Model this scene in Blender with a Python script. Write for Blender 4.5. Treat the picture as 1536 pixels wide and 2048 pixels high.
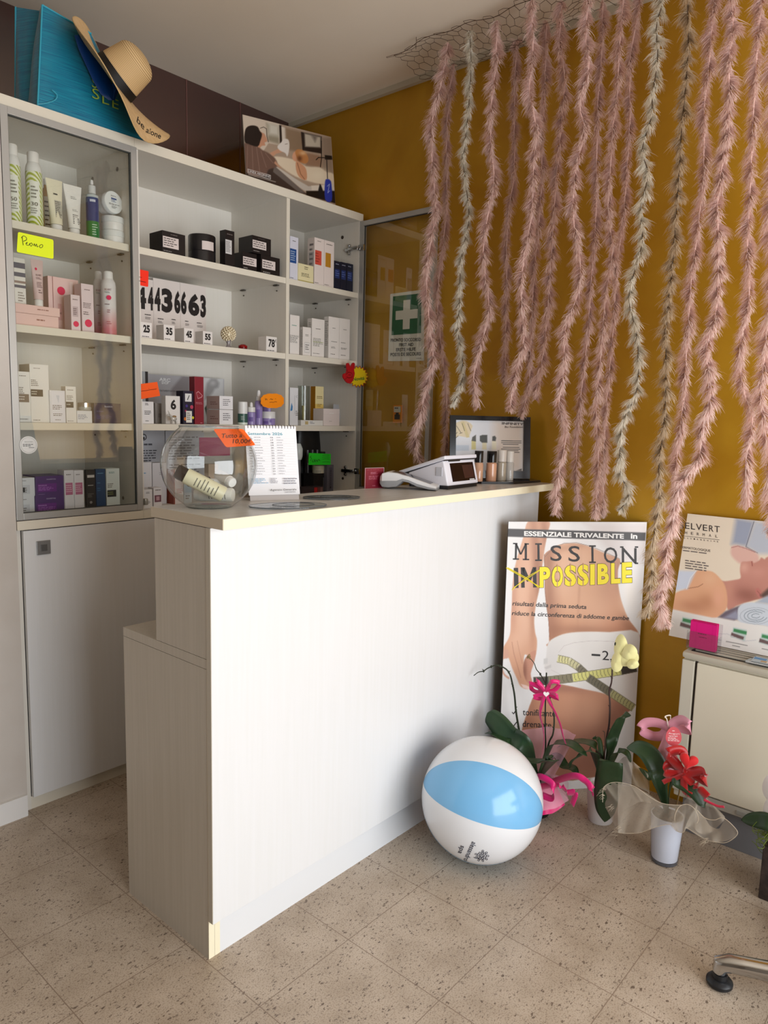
import bpy, bmesh, math, random
import numpy as np
from mathutils import Vector, Matrix
random.seed(7)
RNG = np.random.default_rng(11)
for o in list(bpy.data.objects): bpy.data.objects.remove(o)
SC = bpy.context.scene
COL = SC.collection
# ------------------------------------------------------------------ camera
CF, CYAW, CPITCH, CROLL, CH = 1451.08, .8584, .1292, .0245, 1.3764
FW = np.array([math.sin(CYAW)*math.cos(CPITCH), math.cos(CYAW)*math.cos(CPITCH), -math.sin(CPITCH)])
_R0 = np.cross(FW, [0, 0, 1]); _R0 /= np.linalg.norm(_R0); _U0 = np.cross(_R0, FW)
RT = math.cos(CROLL)*_R0 + math.sin(CROLL)*_U0
UP = -math.sin(CROLL)*_R0 + math.cos(CROLL)*_U0
CC = np.array([0, 0, CH])
camd = bpy.data.cameras.new('camera'); camo = bpy.data.objects.new('camera', camd); COL.objects.link(camo)
camd.sensor_fit = 'HORIZONTAL'; camd.sensor_width = 36; camd.lens = 36*CF/1536; camd.clip_start = .05
mm = Matrix(((RT[0], UP[0], -FW[0], 0), (RT[1], UP[1], -FW[1], 0), (RT[2], UP[2], -FW[2], CH), (0, 0, 0, 1)))
camo.matrix_world = mm
SC.camera = camo
# ------------------------------------------------------------------ light and exposure
SC.view_settings.view_transform = 'Standard'; SC.view_settings.look = 'None'
SC.view_settings.gamma = 1; SC.view_settings.use_curve_mapping = False
SC.view_settings.exposure = 0.04
W = bpy.data.worlds.new('world'); SC.world = W; W.use_nodes = True
W.node_tree.nodes['Background'].inputs[0].default_value = (.75, .87, 1, 1)
W.node_tree.nodes['Background'].inputs[1].default_value = 1.0
def area(name, loc, rot, sx, sy, power, color):
    d = bpy.data.lights.new(name, 'AREA'); d.shape = 'RECTANGLE'; d.size = sx; d.size_y = sy; d.energy = power; d.color = color
    o = bpy.data.objects.new(name, d); COL.objects.link(o); o.location = loc; o.rotation_euler = rot
    return o
# daylight through the shop window and the glass street door (both behind the camera)
area('window_daylight', (1.05, -1.72, 1.06), (math.radians(90), 0, 0), 2.7, 1.84, 100, (.965, .985, 1))
# ------------------------------------------------------------------ pixel helpers: a pixel of the photograph turned into a point of the room
def ray(x, y): return FW + RT*(x-768)/CF - UP*(y-1024)/CF
def onp(n, d, x, y):
    r = ray(x, y); n = np.array(n, float); t = (d - n@CC)/(n@r); return CC + t*r
def onX(v, x, y): return onp((1, 0, 0), v, x, y)
def onY(v, x, y): return onp((0, 1, 0), v, x, y)
def onZ(v, x, y): return onp((0, 0, 1), v, x, y)
def proj(P):
    d = np.asarray(P, float)-CC; z = d@FW
    return np.stack([768+CF*(d@RT)/z, 1024-CF*(d@UP)/z], -1)
def colx(px, z, Y):           # X on plane Y at height z under pixel column px
    k = (px-768)/CF; A = RT-k*FW
    return -(Y*A[1]+(z-CH)*A[2])/A[0]
def rowz(x, Y, py):           # height over floor point (x, Y) at pixel row py
    k = (1024-py)/CF; A = UP-k*FW
    return CH-(x*A[0]+Y*A[1])/A[2]
def view(ox, oy, s): return lambda x, y: (ox+x/s, oy+y/s)
# ------------------------------------------------------------------ materials
def lin(c):
    return tuple((v/255/12.92 if v/255 <= .04045 else ((v/255+.055)/1.055)**2.4) for v in c[:3])
MATS = {}
def mat(c, rough=.55, metal=0., name=None, spec=.5, trans=0, ior=1.45, emit=0, alpha=1, sheen=0, coat=0):
    key = (tuple(c), rough, metal, name, spec, trans, emit, alpha, sheen, coat)
    if key in MATS: return MATS[key]
    m = bpy.data.materials.new(name or 'paint'); m.use_nodes = True
    b = m.node_tree.nodes['Principled BSDF']; L = lin(c)
    b.inputs['Base Color'].default_value = (*L, 1); b.inputs['Roughness'].default_value = rough
    b.inputs['Metallic'].default_value = metal; b.inputs['Specular IOR Level'].default_value = spec
    b.inputs['Transmission Weight'].default_value = trans; b.inputs['IOR'].default_value = ior
    b.inputs['Alpha'].default_value = alpha
    if coat: b.inputs['Coat Weight'].default_value = coat; b.inputs['Coat Roughness'].default_value = .08; b.inputs['Coat IOR'].default_value = 2.1 if name and 'dark_red' in name else 1.5
    if sheen: b.inputs['Sheen Weight'].default_value = sheen
    if emit: b.inputs['Emission Color'].default_value = (*L, 1); b.inputs['Emission Strength'].default_value = emit
    MATS[key] = m; return m
def nodes(m):
    nt = m.node_tree; return nt, nt.nodes, nt.links, nt.nodes['Principled BSDF']
def noisy(c1, c2, scale=5, rough=.5, bump=0, bscale=60, metal=0, name='surface', stretch=(1, 1, 1), detail=4, lo=.35, hi=.65, spec=.5):
    m = bpy.data.materials.new(name); m.use_nodes = True; nt, N, K, b = nodes(m)
    tc = N.new('ShaderNodeTexCoord'); mp = N.new('ShaderNodeMapping'); mp.inputs['Scale'].default_value = stretch
    K.new(tc.outputs['Object'], mp.inputs[0])
    no = N.new('ShaderNodeTexNoise'); no.inputs['Scale'].default_value = scale; no.inputs['Detail'].default_value = detail
    K.new(mp.outputs[0], no.inputs['Vector'])
    cr = N.new('ShaderNodeValToRGB'); cr.color_ramp.elements[0].position = lo; cr.color_ramp.elements[1].position = hi
    cr.color_ramp.elements[0].color = (*lin(c1), 1); cr.color_ramp.elements[1].color = (*lin(c2), 1)
    K.new(no.outputs[0], cr.inputs[0]); K.new(cr.outputs[0], b.inputs['Base Color'])
    b.inputs['Roughness'].default_value = rough; b.inputs['Metallic'].default_value = metal; b.inputs['Specular IOR Level'].default_value = spec
    if bump:
        n2 = N.new('ShaderNodeTexNoise'); n2.inputs['Scale'].default_value = bscale; K.new(mp.outputs[0], n2.inputs['Vector'])
        bp = N.new('ShaderNodeBump'); bp.inputs['Strength'].default_value = bump; bp.inputs['Distance'].default_value = .002
        K.new(n2.outputs[0], bp.inputs['Height']); K.new(bp.outputs[0], b.inputs['Normal'])
    return m
def vcol_mat(name='printed_sheet', rough=.4, coat=0):
    m = bpy.data.materials.new(name); m.use_nodes = True; nt, N, K, b = nodes(m)
    a = N.new('ShaderNodeAttribute'); a.attribute_name = 'print'; K.new(a.outputs['Color'], b.inputs['Base Color'])
    b.inputs['Roughness'].default_value = rough
    if coat: b.inputs['Coat Weight'].default_value = coat; b.inputs['Coat Roughness'].default_value = .12
    return m
def glass_mat(name, tint=(1, 1, 1), rough=0.0, refl=1.0, ior=1.45, edge=.55, pw_=4):
    # thin sheet: transparent mixed with a sharp reflection by facing angle
    m = bpy.data.materials.new(name); m.use_nodes = True; nt = m.node_tree; N = nt.nodes; K = nt.links
    N.remove(N['Principled BSDF']); out = N['Material Output']
    tr = N.new('ShaderNodeBsdfTransparent'); tr.inputs[0].default_value = (*tint, 1)
    gl = N.new('ShaderNodeBsdfGlossy'); gl.inputs['Roughness'].default_value = rough
    lw = N.new('ShaderNodeLayerWeight'); lw.inputs[0].default_value = .5
    pw = N.new('ShaderNodeMath'); pw.operation = 'POWER'; pw.inputs[1].default_value = pw_; K.new(lw.outputs['Facing'], pw.inputs[0])
    mu = N.new('ShaderNodeMath'); mu.operation = 'MULTIPLY_ADD'; mu.inputs[1].default_value = edge; mu.inputs[2].default_value = .055*refl; K.new(pw.outputs[0], mu.inputs[0])
    mx = N.new('ShaderNodeMixShader'); K.new(mu.outputs[0], mx.inputs[0]); K.new(tr.outputs[0], mx.inputs[1]); K.new(gl.outputs[0], mx.inputs[2])
    K.new(mx.outputs[0], out.inputs[0]); return m
def sheer_mat(name, c, alpha=.45, scale=900, rough=.6):
    # gauze: a fine procedural thread grid decides where the cloth is open
    m = bpy.data.materials.new(name); m.use_nodes = True; nt, N, K, b = nodes(m)
    b.inputs['Base Color'].default_value = (*lin(c), 1); b.inputs['Roughness'].default_value = rough
    uv = N.new('ShaderNodeUVMap'); uv.uv_map = 'uv'
    w1 = N.new('ShaderNodeTexWave'); w1.inputs['Scale'].default_value = scale; w1.bands_direction = 'X'
    w2 = N.new('ShaderNodeTexWave'); w2.inputs['Scale'].default_value = scale; w2.bands_direction = 'Y'
    K.new(uv.outputs[0], w1.inputs['Vector']); K.new(uv.outputs[0], w2.inputs['Vector'])
    mx = N.new('ShaderNodeMath'); mx.operation = 'MAXIMUM'; K.new(w1.outputs['Fac'], mx.inputs[0]); K.new(w2.outputs['Fac'], mx.inputs[1])
    mr = N.new('ShaderNodeMapRange'); mr.inputs['From Min'].default_value = .2; mr.inputs['From Max'].default_value = .95
    mr.inputs['To Min'].default_value = alpha*.35; mr.inputs['To Max'].default_value = min(1, alpha*1.5)
    K.new(mx.outputs[0], mr.inputs['Value']); K.new(mr.outputs[0], b.inputs['Alpha'])
    b.inputs['Specular IOR Level'].default_value = .3
    return m
# ------------------------------------------------------------------ mesh builder
class MB:
    def __init__(s): s.v = []; s.f = []; s.m = []; s.mats = []; s.T = None; s.uv = {}
    def mi(s, m):
        if m is None: return 0
        if m not in s.mats: s.mats.append(m)
        return s.mats.index(m)
    def add(s, vs, fs, m=None):
        b = len(s.v); T = s.T
        for p in vs:
            if T is not None: p = T @ Vector(p)
            s.v.append((float(p[0]), float(p[1]), float(p[2])))
        k = s.mi(m)
        for f in fs: s.f.append([b+i for i in f]); s.m.append(k)
        return s
    def box(s, x0, x1, y0, y1, z0, z1, m=None):
        vs = [(x, y, z) for z in (z0, z1) for y in (y0, y1) for x in (x0, x1)]
        return s.add(vs, [(0, 2, 3, 1), (4, 5, 7, 6), (0, 1, 5, 4), (2, 6, 7, 3), (0, 4, 6, 2), (1, 3, 7, 5)], m)
    def bbox(s, x0, x1, y0, y1, z0, z1, r=.002, m=None):      # box with bevelled edges
        bm = bmesh.new(); bmesh.ops.create_cube(bm, size=1)
        for v in bm.verts: v.co = Vector(((x0+x1)/2+v.co.x*(x1-x0), (y0+y1)/2+v.co.y*(y1-y0), (z0+z1)/2+v.co.z*(z1-z0)))
        r = min(r, .45*min(abs(x1-x0), abs(y1-y0), abs(z1-z0)))
        bmesh.ops.bevel(bm, geom=bm.edges[:], offset=r, segments=2, profile=.6, affect='EDGES')
        s.bm(bm, m); return s
    def bm(s, bm, m=None):
        bm.verts.index_update(); s.add([v.co for v in bm.verts], [[v.index for v in f.verts] for f in bm.faces], m); bm.free(); return s
    def hexa(s, b4, t4, m=None):
        return s.add(list(b4)+list(t4), [(3, 2, 1, 0), (4, 5, 6, 7), (0, 1, 5, 4), (1, 2, 6, 5), (2, 3, 7, 6), (3, 0, 4, 7)], m)
    def quad(s, a, b, c, d, m=None): return s.add([a, b, c, d], [(0, 1, 2, 3)], m)
    def grid(s, fn, nu, nv, m=None, closeu=False):
        vs = [fn(i/(nu if closeu else nu-1) if nu > 1 else 0, j/(nv-1)) for j in range(nv) for i in range(nu)]
        fs = []
        for j in range(nv-1):
            for i in range(nu if closeu else nu-1):
                a = j*nu+i; b = j*nu+(i+1) % nu; fs.append((a, b, b+nu, a+nu))
        return s.add(vs, fs, m)
    def lathe(s, prof, c=(0, 0, 0), n=28, m=None, axis=None, caps=True):
        # prof: (radius, height) list, axis: direction of the height
        M = Matrix.Translation(Vector(c))
        if axis is not None: M = M @ Vector((0, 0, 1)).rotation_difference(Vector(axis)).to_matrix().to_4x4()
        vs = []; fs = []
        for r, h in prof:
            for i in range(n):
                a = 2*math.pi*i/n; vs.append(M @ Vector((r*math.cos(a), r*math.sin(a), h)))
        for j in range(len(prof)-1):
            for i in range(n): a = j*n+i; b = j*n+(i+1) % n; fs.append((a, b, b+n, a+n))
        if caps:
            if prof[0][0] > 1e-5: fs.append(tuple(range(n))[::-1])
            if prof[-1][0] > 1e-5: fs.append(tuple(range((len(prof)-1)*n, len(prof)*n)))
        return s.add(vs, fs, m)
    def tube(s, pts, r, n=8, m=None, caps=True):
        P = [Vector(p) for p in pts]; R = r if hasattr(r, '__len__') else [r]*len(P)
        vs = []; fs = []; up = None
        for i, p in enumerate(P):
            t = (P[min(i+1, len(P)-1)]-P[max(i-1, 0)]).normalized()
            if up is None: up = t.orthogonal().normalized()
            up = (up-t*up.dot(t)); up = up.normalized() if up.length > 1e-6 else t.orthogonal().normalized()
            sd = t.cross(up)
            for k in range(n):
                a = 2*math.pi*k/n; vs.append(p+(up*math.cos(a)+sd*math.sin(a))*R[i])
        for j in range(len(P)-1):
            for k in range(n): a = j*n+k; b = j*n+(k+1) % n; fs.append((a, b, b+n, a+n))
        if caps: fs.append(tuple(range(n))[::-1]); fs.append(tuple(range((len(P)-1)*n, len(P)*n)))
        return s.add(vs, fs, m)
    def prism(s, pts, d, m=None):     # planar outline pts (3D) pushed by vector d
        P = [Vector(p) for p in pts]; d = Vector(d); n = len(P)
        return s.add(P+[p+d for p in P], [tuple(range(n))[::-1], tuple(range(n, 2*n))]+[(i, (i+1) % n, n+(i+1) % n, n+i) for i in range(n)], m)
    def sphere(s, c, r, m=None, nu=16, nv=10, sc=(1, 1, 1)):
        bm = bmesh.new(); bmesh.ops.create_uvsphere(bm, u_segments=nu, v_segments=nv, radius=r)
        for v in bm.verts: v.co = Vector((v.co.x*sc[0]+c[0], v.co.y*sc[1]+c[1], v.co.z*sc[2]+c[2]))
        return s.bm(bm, m)
    def build(s, name, m=None, parent=None, smooth=False, origin=None, fix=True):
        me = bpy.data.meshes.new(name); V = np.array(s.v, float)
        if parent is not None: org = wloc(parent)
        elif origin is not None: org = np.array(origin, float)
        else: org = np.array([(V[:, 0].min()+V[:, 0].max())/2, (V[:, 1].min()+V[:, 1].max())/2, V[:, 2].min()])
        me.from_pydata((V-org).tolist(), [], s.f)
        ms = s.mats if s.mats else [m]
        if s.mats and m is not None and m not in s.mats: pass
        for x in ms: me.materials.append(x)
        if len(ms) > 1: me.polygons.foreach_set('material_index', s.m)
        if fix and len(s.f) < 60000:
            bm = bmesh.new(); bm.from_mesh(me); bmesh.ops.recalc_face_normals(bm, faces=bm.faces); bm.to_mesh(me); bm.free()
        if smooth:
            me.polygons.foreach_set('use_smooth', [True]*len(me.polygons))
            try: me.set_sharp_from_angle(angle=math.radians(38))
            except Exception: pass
        o = bpy.data.objects.new(name, me); COL.objects.link(o)
        if parent is not None: o.parent = parent
        else: o.location = org.tolist()
        return o
def wloc(o):
    p = np.zeros(3)
    while o is not None: p = p+np.array(o.location); o = o.parent
    return p
def tag(o, label, cat, group=None):
    o['label'] = label; o['category'] = cat
    if group: o['group'] = group
    return o
def thing(name, label, cat, loc, group=None):
    o = bpy.data.objects.new(name, None); COL.objects.link(o); o.location = loc; o.empty_display_size = .05
    return tag(o, label, cat, group)
def struct(o): o['kind'] = 'structure'; return o
# ------------------------------------------------------------------ lettering
TC = {}
def glyphs(txt, bold=0.0, res=3):
    k = (txt, bold)
    if k in TC: return TC[k]
    c = bpy.data.curves.new('t', 'FONT'); c.body = txt; c.size = 1; c.resolution_u = res; c.offset = bold
    o = bpy.data.objects.new('t', c); COL.objects.link(o)
    me = bpy.data.meshes.new_from_object(o.evaluated_get(bpy.context.evaluated_depsgraph_get()))
    V = np.array([v.co[:] for v in me.vertices]) if len(me.vertices) else np.zeros((0, 3)); F = [list(p.vertices) for p in me.polygons]
    bpy.data.objects.remove(o); bpy.data.curves.remove(c); bpy.data.meshes.remove(me)
    if len(V):
        x0, x1 = V[:, 0].min(), V[:, 0].max(); V[:, 0] = (V[:, 0]-x0)/(x1-x0)
        V[:, 1] = (V[:, 1]+bold)/(.72+2*bold)
    TC[k] = (V, F); return TC[k]
def write(mb, txt, o, xv, yv, m, bold=0.0, shear=0.0, lift=None):
    # o: baseline left, xv: vector over the text's width, yv: vector of one capital height
    V, F = glyphs(txt, bold)
    if not len(V): return
    o, xv, yv = (np.array(a, float) for a in (o, xv, yv))
    n = np.cross(xv, yv); n /= np.linalg.norm(n)+1e-12
    d = .0006 if lift is None else lift
    P = o+np.outer(V[:, 0], xv)+np.outer(V[:, 1], yv)+n*d
    if shear: P = P+np.outer(V[:, 1]*shear*np.linalg.norm(yv), xv/np.linalg.norm(xv))
    mb.add([tuple(p) for p in P], F, m)
INK = (35, 32, 32)
def deco(mb, O, U, V, items, seed=0, lift=.0005):
    # decorations on a flat face: O lower-left corner, U width vector, V height vector
    O, U, V = (np.array(a, float) for a in (O, U, V)); N = np.cross(U, V); N /= np.linalg.norm(N)
    rd = random.Random(seed); k = 1
    P = lambda u, v, l: tuple(O+U*u+V*v+N*l)
    for it in items:
        l = lift*k; k += .25
        if it[0] == 'r':
            _, a, b, c, d, col = it; mb.quad(P(a, b, l), P(c, b, l), P(c, d, l), P(a, d, l), mat(col, .5))
        elif it[0] == 't':
            _, txt, a, b, c, d, col = it[:7]; write(mb, txt, O+U*a+V*b, U*(c-a), V*(d-b), mat(col, .5), *(it[7:] or (0.0,)), lift=l)
        elif it[0] == 'l':
            _, a, b, c, d, n, col = it; h = (d-b)/n
            for i in range(n):
                y = d-h*(i+.65); x = a; e = a+(c-a)*rd.uniform(.6, 1)
                while x < e-.02:
                    w = min((c-a)*rd.uniform(.1, .28), e-x); mb.quad(P(x, y, l), P(x+w, y, l), P(x+w, y+h*.42, l), P(x, y+h*.42, l), mat(col, .5)); x += w+(c-a)*.045
        elif it[0] == 'c':
            _, a, b, r, col = it[:5]; ru = r; rv = r*np.linalg.norm(U)/np.linalg.norm(V)*(it[5] if len(it) > 5 else 1)
            mb.add([P(a+ru*math.cos(t*math.pi/12), b+rv*math.sin(t*math.pi/12), l) for t in range(24)], [tuple(range(24))], mat(col, .5))
        elif it[0] == 'p':
            mb.add([P(a, b, l) for a, b in it[1]], [tuple(range(len(it[1])))], mat(it[2], .5))
# ------------------------------------------------------------------ printed pictures: colour stored on a fine grid
class Paint:
    def __init__(s, px, base): s.p = px; s.c = np.tile(np.array(base, float), (len(px), 1))
    def mask(s, poly, soft=1.0):
        Q = np.array(poly, float); p = s.p; n = len(Q); ins = np.zeros(len(p), bool); dist = np.full(len(p), 1e9)
        for i in range(n):
            a = Q[i]; b = Q[(i+1) % n]; ab = b-a
            t = np.clip(((p-a)@ab)/(ab@ab+1e-12), 0, 1); dd = np.linalg.norm(p-(a+t[:, None]*ab), axis=1); dist = np.minimum(dist, dd)
            c = ((a[1] > p[:, 1]) != (b[1] > p[:, 1])); xx = a[0]+(p[:, 1]-a[1])*(b[0]-a[0])/((b[1]-a[1]) if b[1] != a[1] else 1e-9)
            ins ^= (c & (p[:, 0] < xx))
        return np.clip(.5+np.where(ins, dist, -dist)/(2*soft), 0, 1)
    def fill(s, poly, col, soft=1.0, g=None, op=1.0, clip=None):
        # g: (x0,y0,x1,y1,colour2) gradient of the print
        k = s.mask(poly, soft)*op
        if clip is not None: k = k*clip
        c = np.tile(np.array(col, float), (len(s.p), 1))
        if g:
            a = np.array(g[:2], float); b = np.array(g[2:4], float); t = np.clip(((s.p-a)@(b-a))/((b-a)@(b-a)), 0, 1)[:, None]; c = c*(1-t)+np.array(g[4], float)*t
        s.c = s.c*(1-k[:, None])+c*k[:, None]; return k
    def blob(s, x, y, rx, ry, col, op=1, rot=0, clip=None, p=1.0):
        d = s.p-np.array([x, y]); c, n = math.cos(rot), math.sin(rot)
        q = ((d[:, 0]*c+d[:, 1]*n)/rx)**2+((-d[:, 0]*n+d[:, 1]*c)/ry)**2; k = np.exp(-q**p)*op
        if clip is not None: k = k*clip
        s.c = s.c*(1-k[:, None])+np.array(col, float)*k[:, None]
    def line(s, pts, w, col, op=1, clip=None):
        dist = np.full(len(s.p), 1e9)
        for a, b in zip(pts[:-1], pts[1:]):
            a = np.array(a, float); b = np.array(b, float); ab = b-a
            t = np.clip(((s.p-a)@ab)/(ab@ab+1e-12), 0, 1); dist = np.minimum(dist, np.linalg.norm(s.p-(a+t[:, None]*ab), axis=1))
        k = np.clip((w/2-dist)/.8+.5, 0, 1)*op
        if clip is not None: k = k*clip
        s.c = s.c*(1-k[:, None])+np.array(col, float)*k[:, None]
def smoothpts(pts, n=5):
    P = [np.array(p, float) for p in pts]; P = [P[-1]]+P+[P[0], P[1]]; out = []
    for i in range(1, len(P)-2):
        for k in range(n):
            t = k/n; a, b, c, d = P[i-1], P[i], P[i+1], P[i+2]
            out.append(.5*((2*b)+(c-a)*t+(2*a-5*b+4*c-d)*t*t+(-a+3*b-3*c+d)*t**3))
    return out
def crom(pts, n=8):
    P = [np.array(p, float) for p in pts]; P = [2*P[0]-P[1]]+P+[2*P[-1]-P[-2]]; out = []
    for i in range(1, len(P)-2):
        for k in range(n):
            t = k/n; a, b, c, d = P[i-1], P[i], P[i+1], P[i+2]
            out.append(.5*((2*b)+(c-a)*t+(2*a-5*b+4*c-d)*t*t+(-a+3*b-3*c+d)*t**3))
    out.append(P[-2]); return out
def picture(name, BL, BR, TL, nx, ny, painter, base, parent, m=None, lift=.0008, TR=None, frame='px'):
    BL, BR, TL = (np.array(a, float) for a in (BL, BR, TL)); TR = BR+TL-BL if TR is None else np.array(TR, float)
    u, v = np.meshgrid(np.linspace(0, 1, nx), np.linspace(0, 1, ny)); u = u.ravel()[:, None]; v = v.ravel()[:, None]
    N = np.cross(BR-BL, TL-BL); N /= np.linalg.norm(N)
    P = BL*(1-u)*(1-v)+BR*u*(1-v)+TL*(1-u)*v+TR*u*v+N*lift
    pt = Paint(proj(P) if frame == 'px' else np.hstack([u, v]), base); painter(pt)
    i, j = np.meshgrid(np.arange(nx-1), np.arange(ny-1)); a = (j*nx+i).ravel()
    F = np.stack([a, a+1, a+nx+1, a+nx], 1)
    me = bpy.data.meshes.new(name); org = wloc(parent) if parent is not None else np.zeros(3)
    me.from_pydata((P-org).tolist(), [], F.tolist())
    at = me.color_attributes.new('print', 'FLOAT_COLOR', 'POINT')
    c = np.clip(pt.c/255, 0, 1); c = np.where(c <= .04045, c/12.92, ((c+.055)/1.055)**2.4)
    at.data.foreach_set('color', np.hstack([c, np.ones((len(c), 1))]).ravel())
    me.materials.append(m or PRINT); o = bpy.data.objects.new(name, me); COL.objects.link(o); o.parent = parent
    return o
PRINT = vcol_mat('printed_picture', .45)
PRINTG = vcol_mat('glossy_printed_picture', .35, .5)
# ================================================================== room
def floor_mat():
    m = bpy.data.materials.new('speckled_stone_tiles'); m.use_nodes = True; nt, N, K, b = nodes(m)
    tc = N.new('ShaderNodeTexCoord')
    def math_(op, a, c=None, v=None):
        n = N.new('ShaderNodeMath'); n.operation = op
        for i, x in enumerate((a, c)):
            if x is None: continue
            if isinstance(x, (int, float)): n.inputs[i].default_value = x
            else: K.new(x, n.inputs[i])
        return n.outputs[0]
    sp = N.new('ShaderNodeSeparateXYZ'); K.new(tc.outputs['Object'], sp.inputs[0])
    ds = []
    for ax, off in ((0, 1.2914), (1, 1.2038)):
        q = math_('DIVIDE', math_('SUBTRACT', sp.outputs[ax], off), .3)
        fr = math_('FRACT', math_('ADD', q, 100.5)); ds.append(math_('ABSOLUTE', math_('SUBTRACT', fr, .5)))
    dm = math_('MINIMUM', ds[0], ds[1])
    grout = math_('LESS_THAN', dm, .0038)
    def chips(scale, thr, sx, rand=1):
        mp = N.new('ShaderNodeMapping'); mp.inputs['Scale'].default_value = (sx, 1, 1); mp.inputs['Rotation'].default_value = (0, 0, rand)
        K.new(tc.outputs['Object'], mp.inputs[0])
        nz = N.new('ShaderNodeTexNoise'); nz.inputs['Scale'].default_value = scale*1.5; K.new(mp.outputs[0], nz.inputs['Vector'])
        vm = N.new('ShaderNodeVectorMath'); vm.operation = 'MULTIPLY_ADD'; K.new(nz.outputs['Color'], vm.inputs[0])
        vm.inputs[1].default_value = (.012,)*3; K.new(mp.outputs[0], vm.inputs[2])
        vo = N.new('ShaderNodeTexVoronoi'); vo.inputs['Scale'].default_value = scale; K.new(vm.outputs[0], vo.inputs['Vector'])
        sc = N.new('ShaderNodeSeparateColor'); K.new(vo.outputs['Color'], sc.inputs[0])
        t = math_('MULTIPLY', math_('POWER', sc.outputs[0], 3.0), thr)
        return math_('LESS_THAN', vo.outputs['Distance'], t)
    c1 = chips(100, .33, .6, .3); c2 = chips(210, .46, .55, .8); c3 = chips(55, .15, .7, 1.7)
    dark = math_('MAXIMUM', math_('MAXIMUM', c1, c2), c3)
    n1 = N.new('ShaderNodeTexNoise'); n1.inputs['Scale'].default_value = 9; n1.inputs['Detail'].default_value = 8; K.new(tc.outputs['Object'], n1.inputs['Vector'])
    n2 = N.new('ShaderNodeTexNoise'); n2.inputs['Scale'].default_value = 260; n2.inputs['Detail'].default_value = 2; K.new(tc.outputs['Object'], n2.inputs['Vector'])
    cr = N.new('ShaderNodeValToRGB'); e = cr.color_ramp.elements; e[0].position = .3; e[1].position = .7
    e[0].color = (*lin((174, 158, 140)), 1); e[1].color = (*lin((196, 181, 164)), 1)
    K.new(n1.outputs[0], cr.inputs[0])
    cr2 = N.new('ShaderNodeValToRGB'); e = cr2.color_ramp.elements; e[0].position = .36; e[1].position = .5
    e[0].color = (.66, .62, .58, 1); e[1].color = (1, 1, 1, 1); K.new(n2.outputs[0], cr2.inputs[0])
    mul = N.new('ShaderNodeMix'); mul.data_type = 'RGBA'; mul.blend_type = 'MULTIPLY'; mul.inputs[0].default_value = .8
    K.new(cr.outputs[0], mul.inputs[6]); K.new(cr2.outputs[0], mul.inputs[7])
    m1 = N.new('ShaderNodeMix'); m1.data_type = 'RGBA'; K.new(dark, m1.inputs[0]); K.new(mul.outputs[2], m1.inputs[6]); m1.inputs[7].default_value = (*lin((112, 97, 85)), 1)
    m2 = N.new('ShaderNodeMix'); m2.data_type = 'RGBA'; K.new(grout, m2.inputs[0]); K.new(m1.outputs[2], m2.inputs[6]); m2.inputs[7].default_value = (*lin((138, 120, 104)), 1)
    K.new(m2.outputs[2], b.inputs['Base Color'])
    b.inputs['Roughness'].default_value = .33; b.inputs['Specular IOR Level'].default_value = .35
    return m
def gold_mat():
    m = bpy.data.materials.new('ochre_velvet_plaster'); m.use_nodes = True; nt, N, K, b = nodes(m)
    tc = N.new('ShaderNodeTexCoord')
    n = N.new('ShaderNodeTexNoise'); n.inputs['Scale'].default_value = 2.2; n.inputs['Detail'].default_value = 9; n.inputs['Distortion'].default_value = 1.2
    K.new(tc.outputs['Object'], n.inputs['Vector'])
    cr = N.new('ShaderNodeValToRGB'); e = cr.color_ramp.elements; e[0].position = .3; e[1].position = .72
    e[0].color = (*lin((178, 128, 17)), 1); e[1].color = (*lin((196, 149, 34)), 1)
    K.new(n.outputs[0], cr.inputs[0]); K.new(cr.outputs[0], b.inputs['Base Color'])
    b.inputs['Metallic'].default_value = .35; b.inputs['Roughness'].default_value = .36
    n2 = N.new('ShaderNodeTexNoise'); n2.inputs['Scale'].default_value = 14; n2.inputs['Detail'].default_value = 6; K.new(tc.outputs['Object'], n2.inputs['Vector'])
    bp = N.new('ShaderNodeBump'); bp.inputs['Strength'].default_value = .12; bp.inputs['Distance'].default_value = .01
    K.new(n2.outputs[0], bp.inputs['Height']); K.new(bp.outputs[0], b.inputs['Normal'])
    return m
GX = 2.65; BY = 2.98; CZ = 2.86; LX = -2.6; FY = -1.75
def slab(name, *b, m): return struct(MB().box(*b).build(name, m, origin=(0, 0, 0)))
WHITEW = noisy((214, 210, 204), (224, 220, 214), 3, .8, name='painted_plaster')
slab('floor', LX, GX, FY, BY, -.05, 0, m=floor_mat())
slab('ceiling', LX-.1, GX+.1, FY-.1, BY+.1, CZ, CZ+.1, m=noisy((230, 217, 199), (235, 223, 206), 2, .85, bump=.06, bscale=30, name='cream_ceiling_paint'))
slab('wall_right', GX, GX+.1, FY-.1, BY+.1, -.05, CZ, m=gold_mat())
slab('wall_back', LX-.1, GX+.1, BY, BY+.1, -.05, CZ, m=mat((64, 12, 10), .10, .4, 'glossy_dark_red_panel', .7, coat=1.0))
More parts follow.
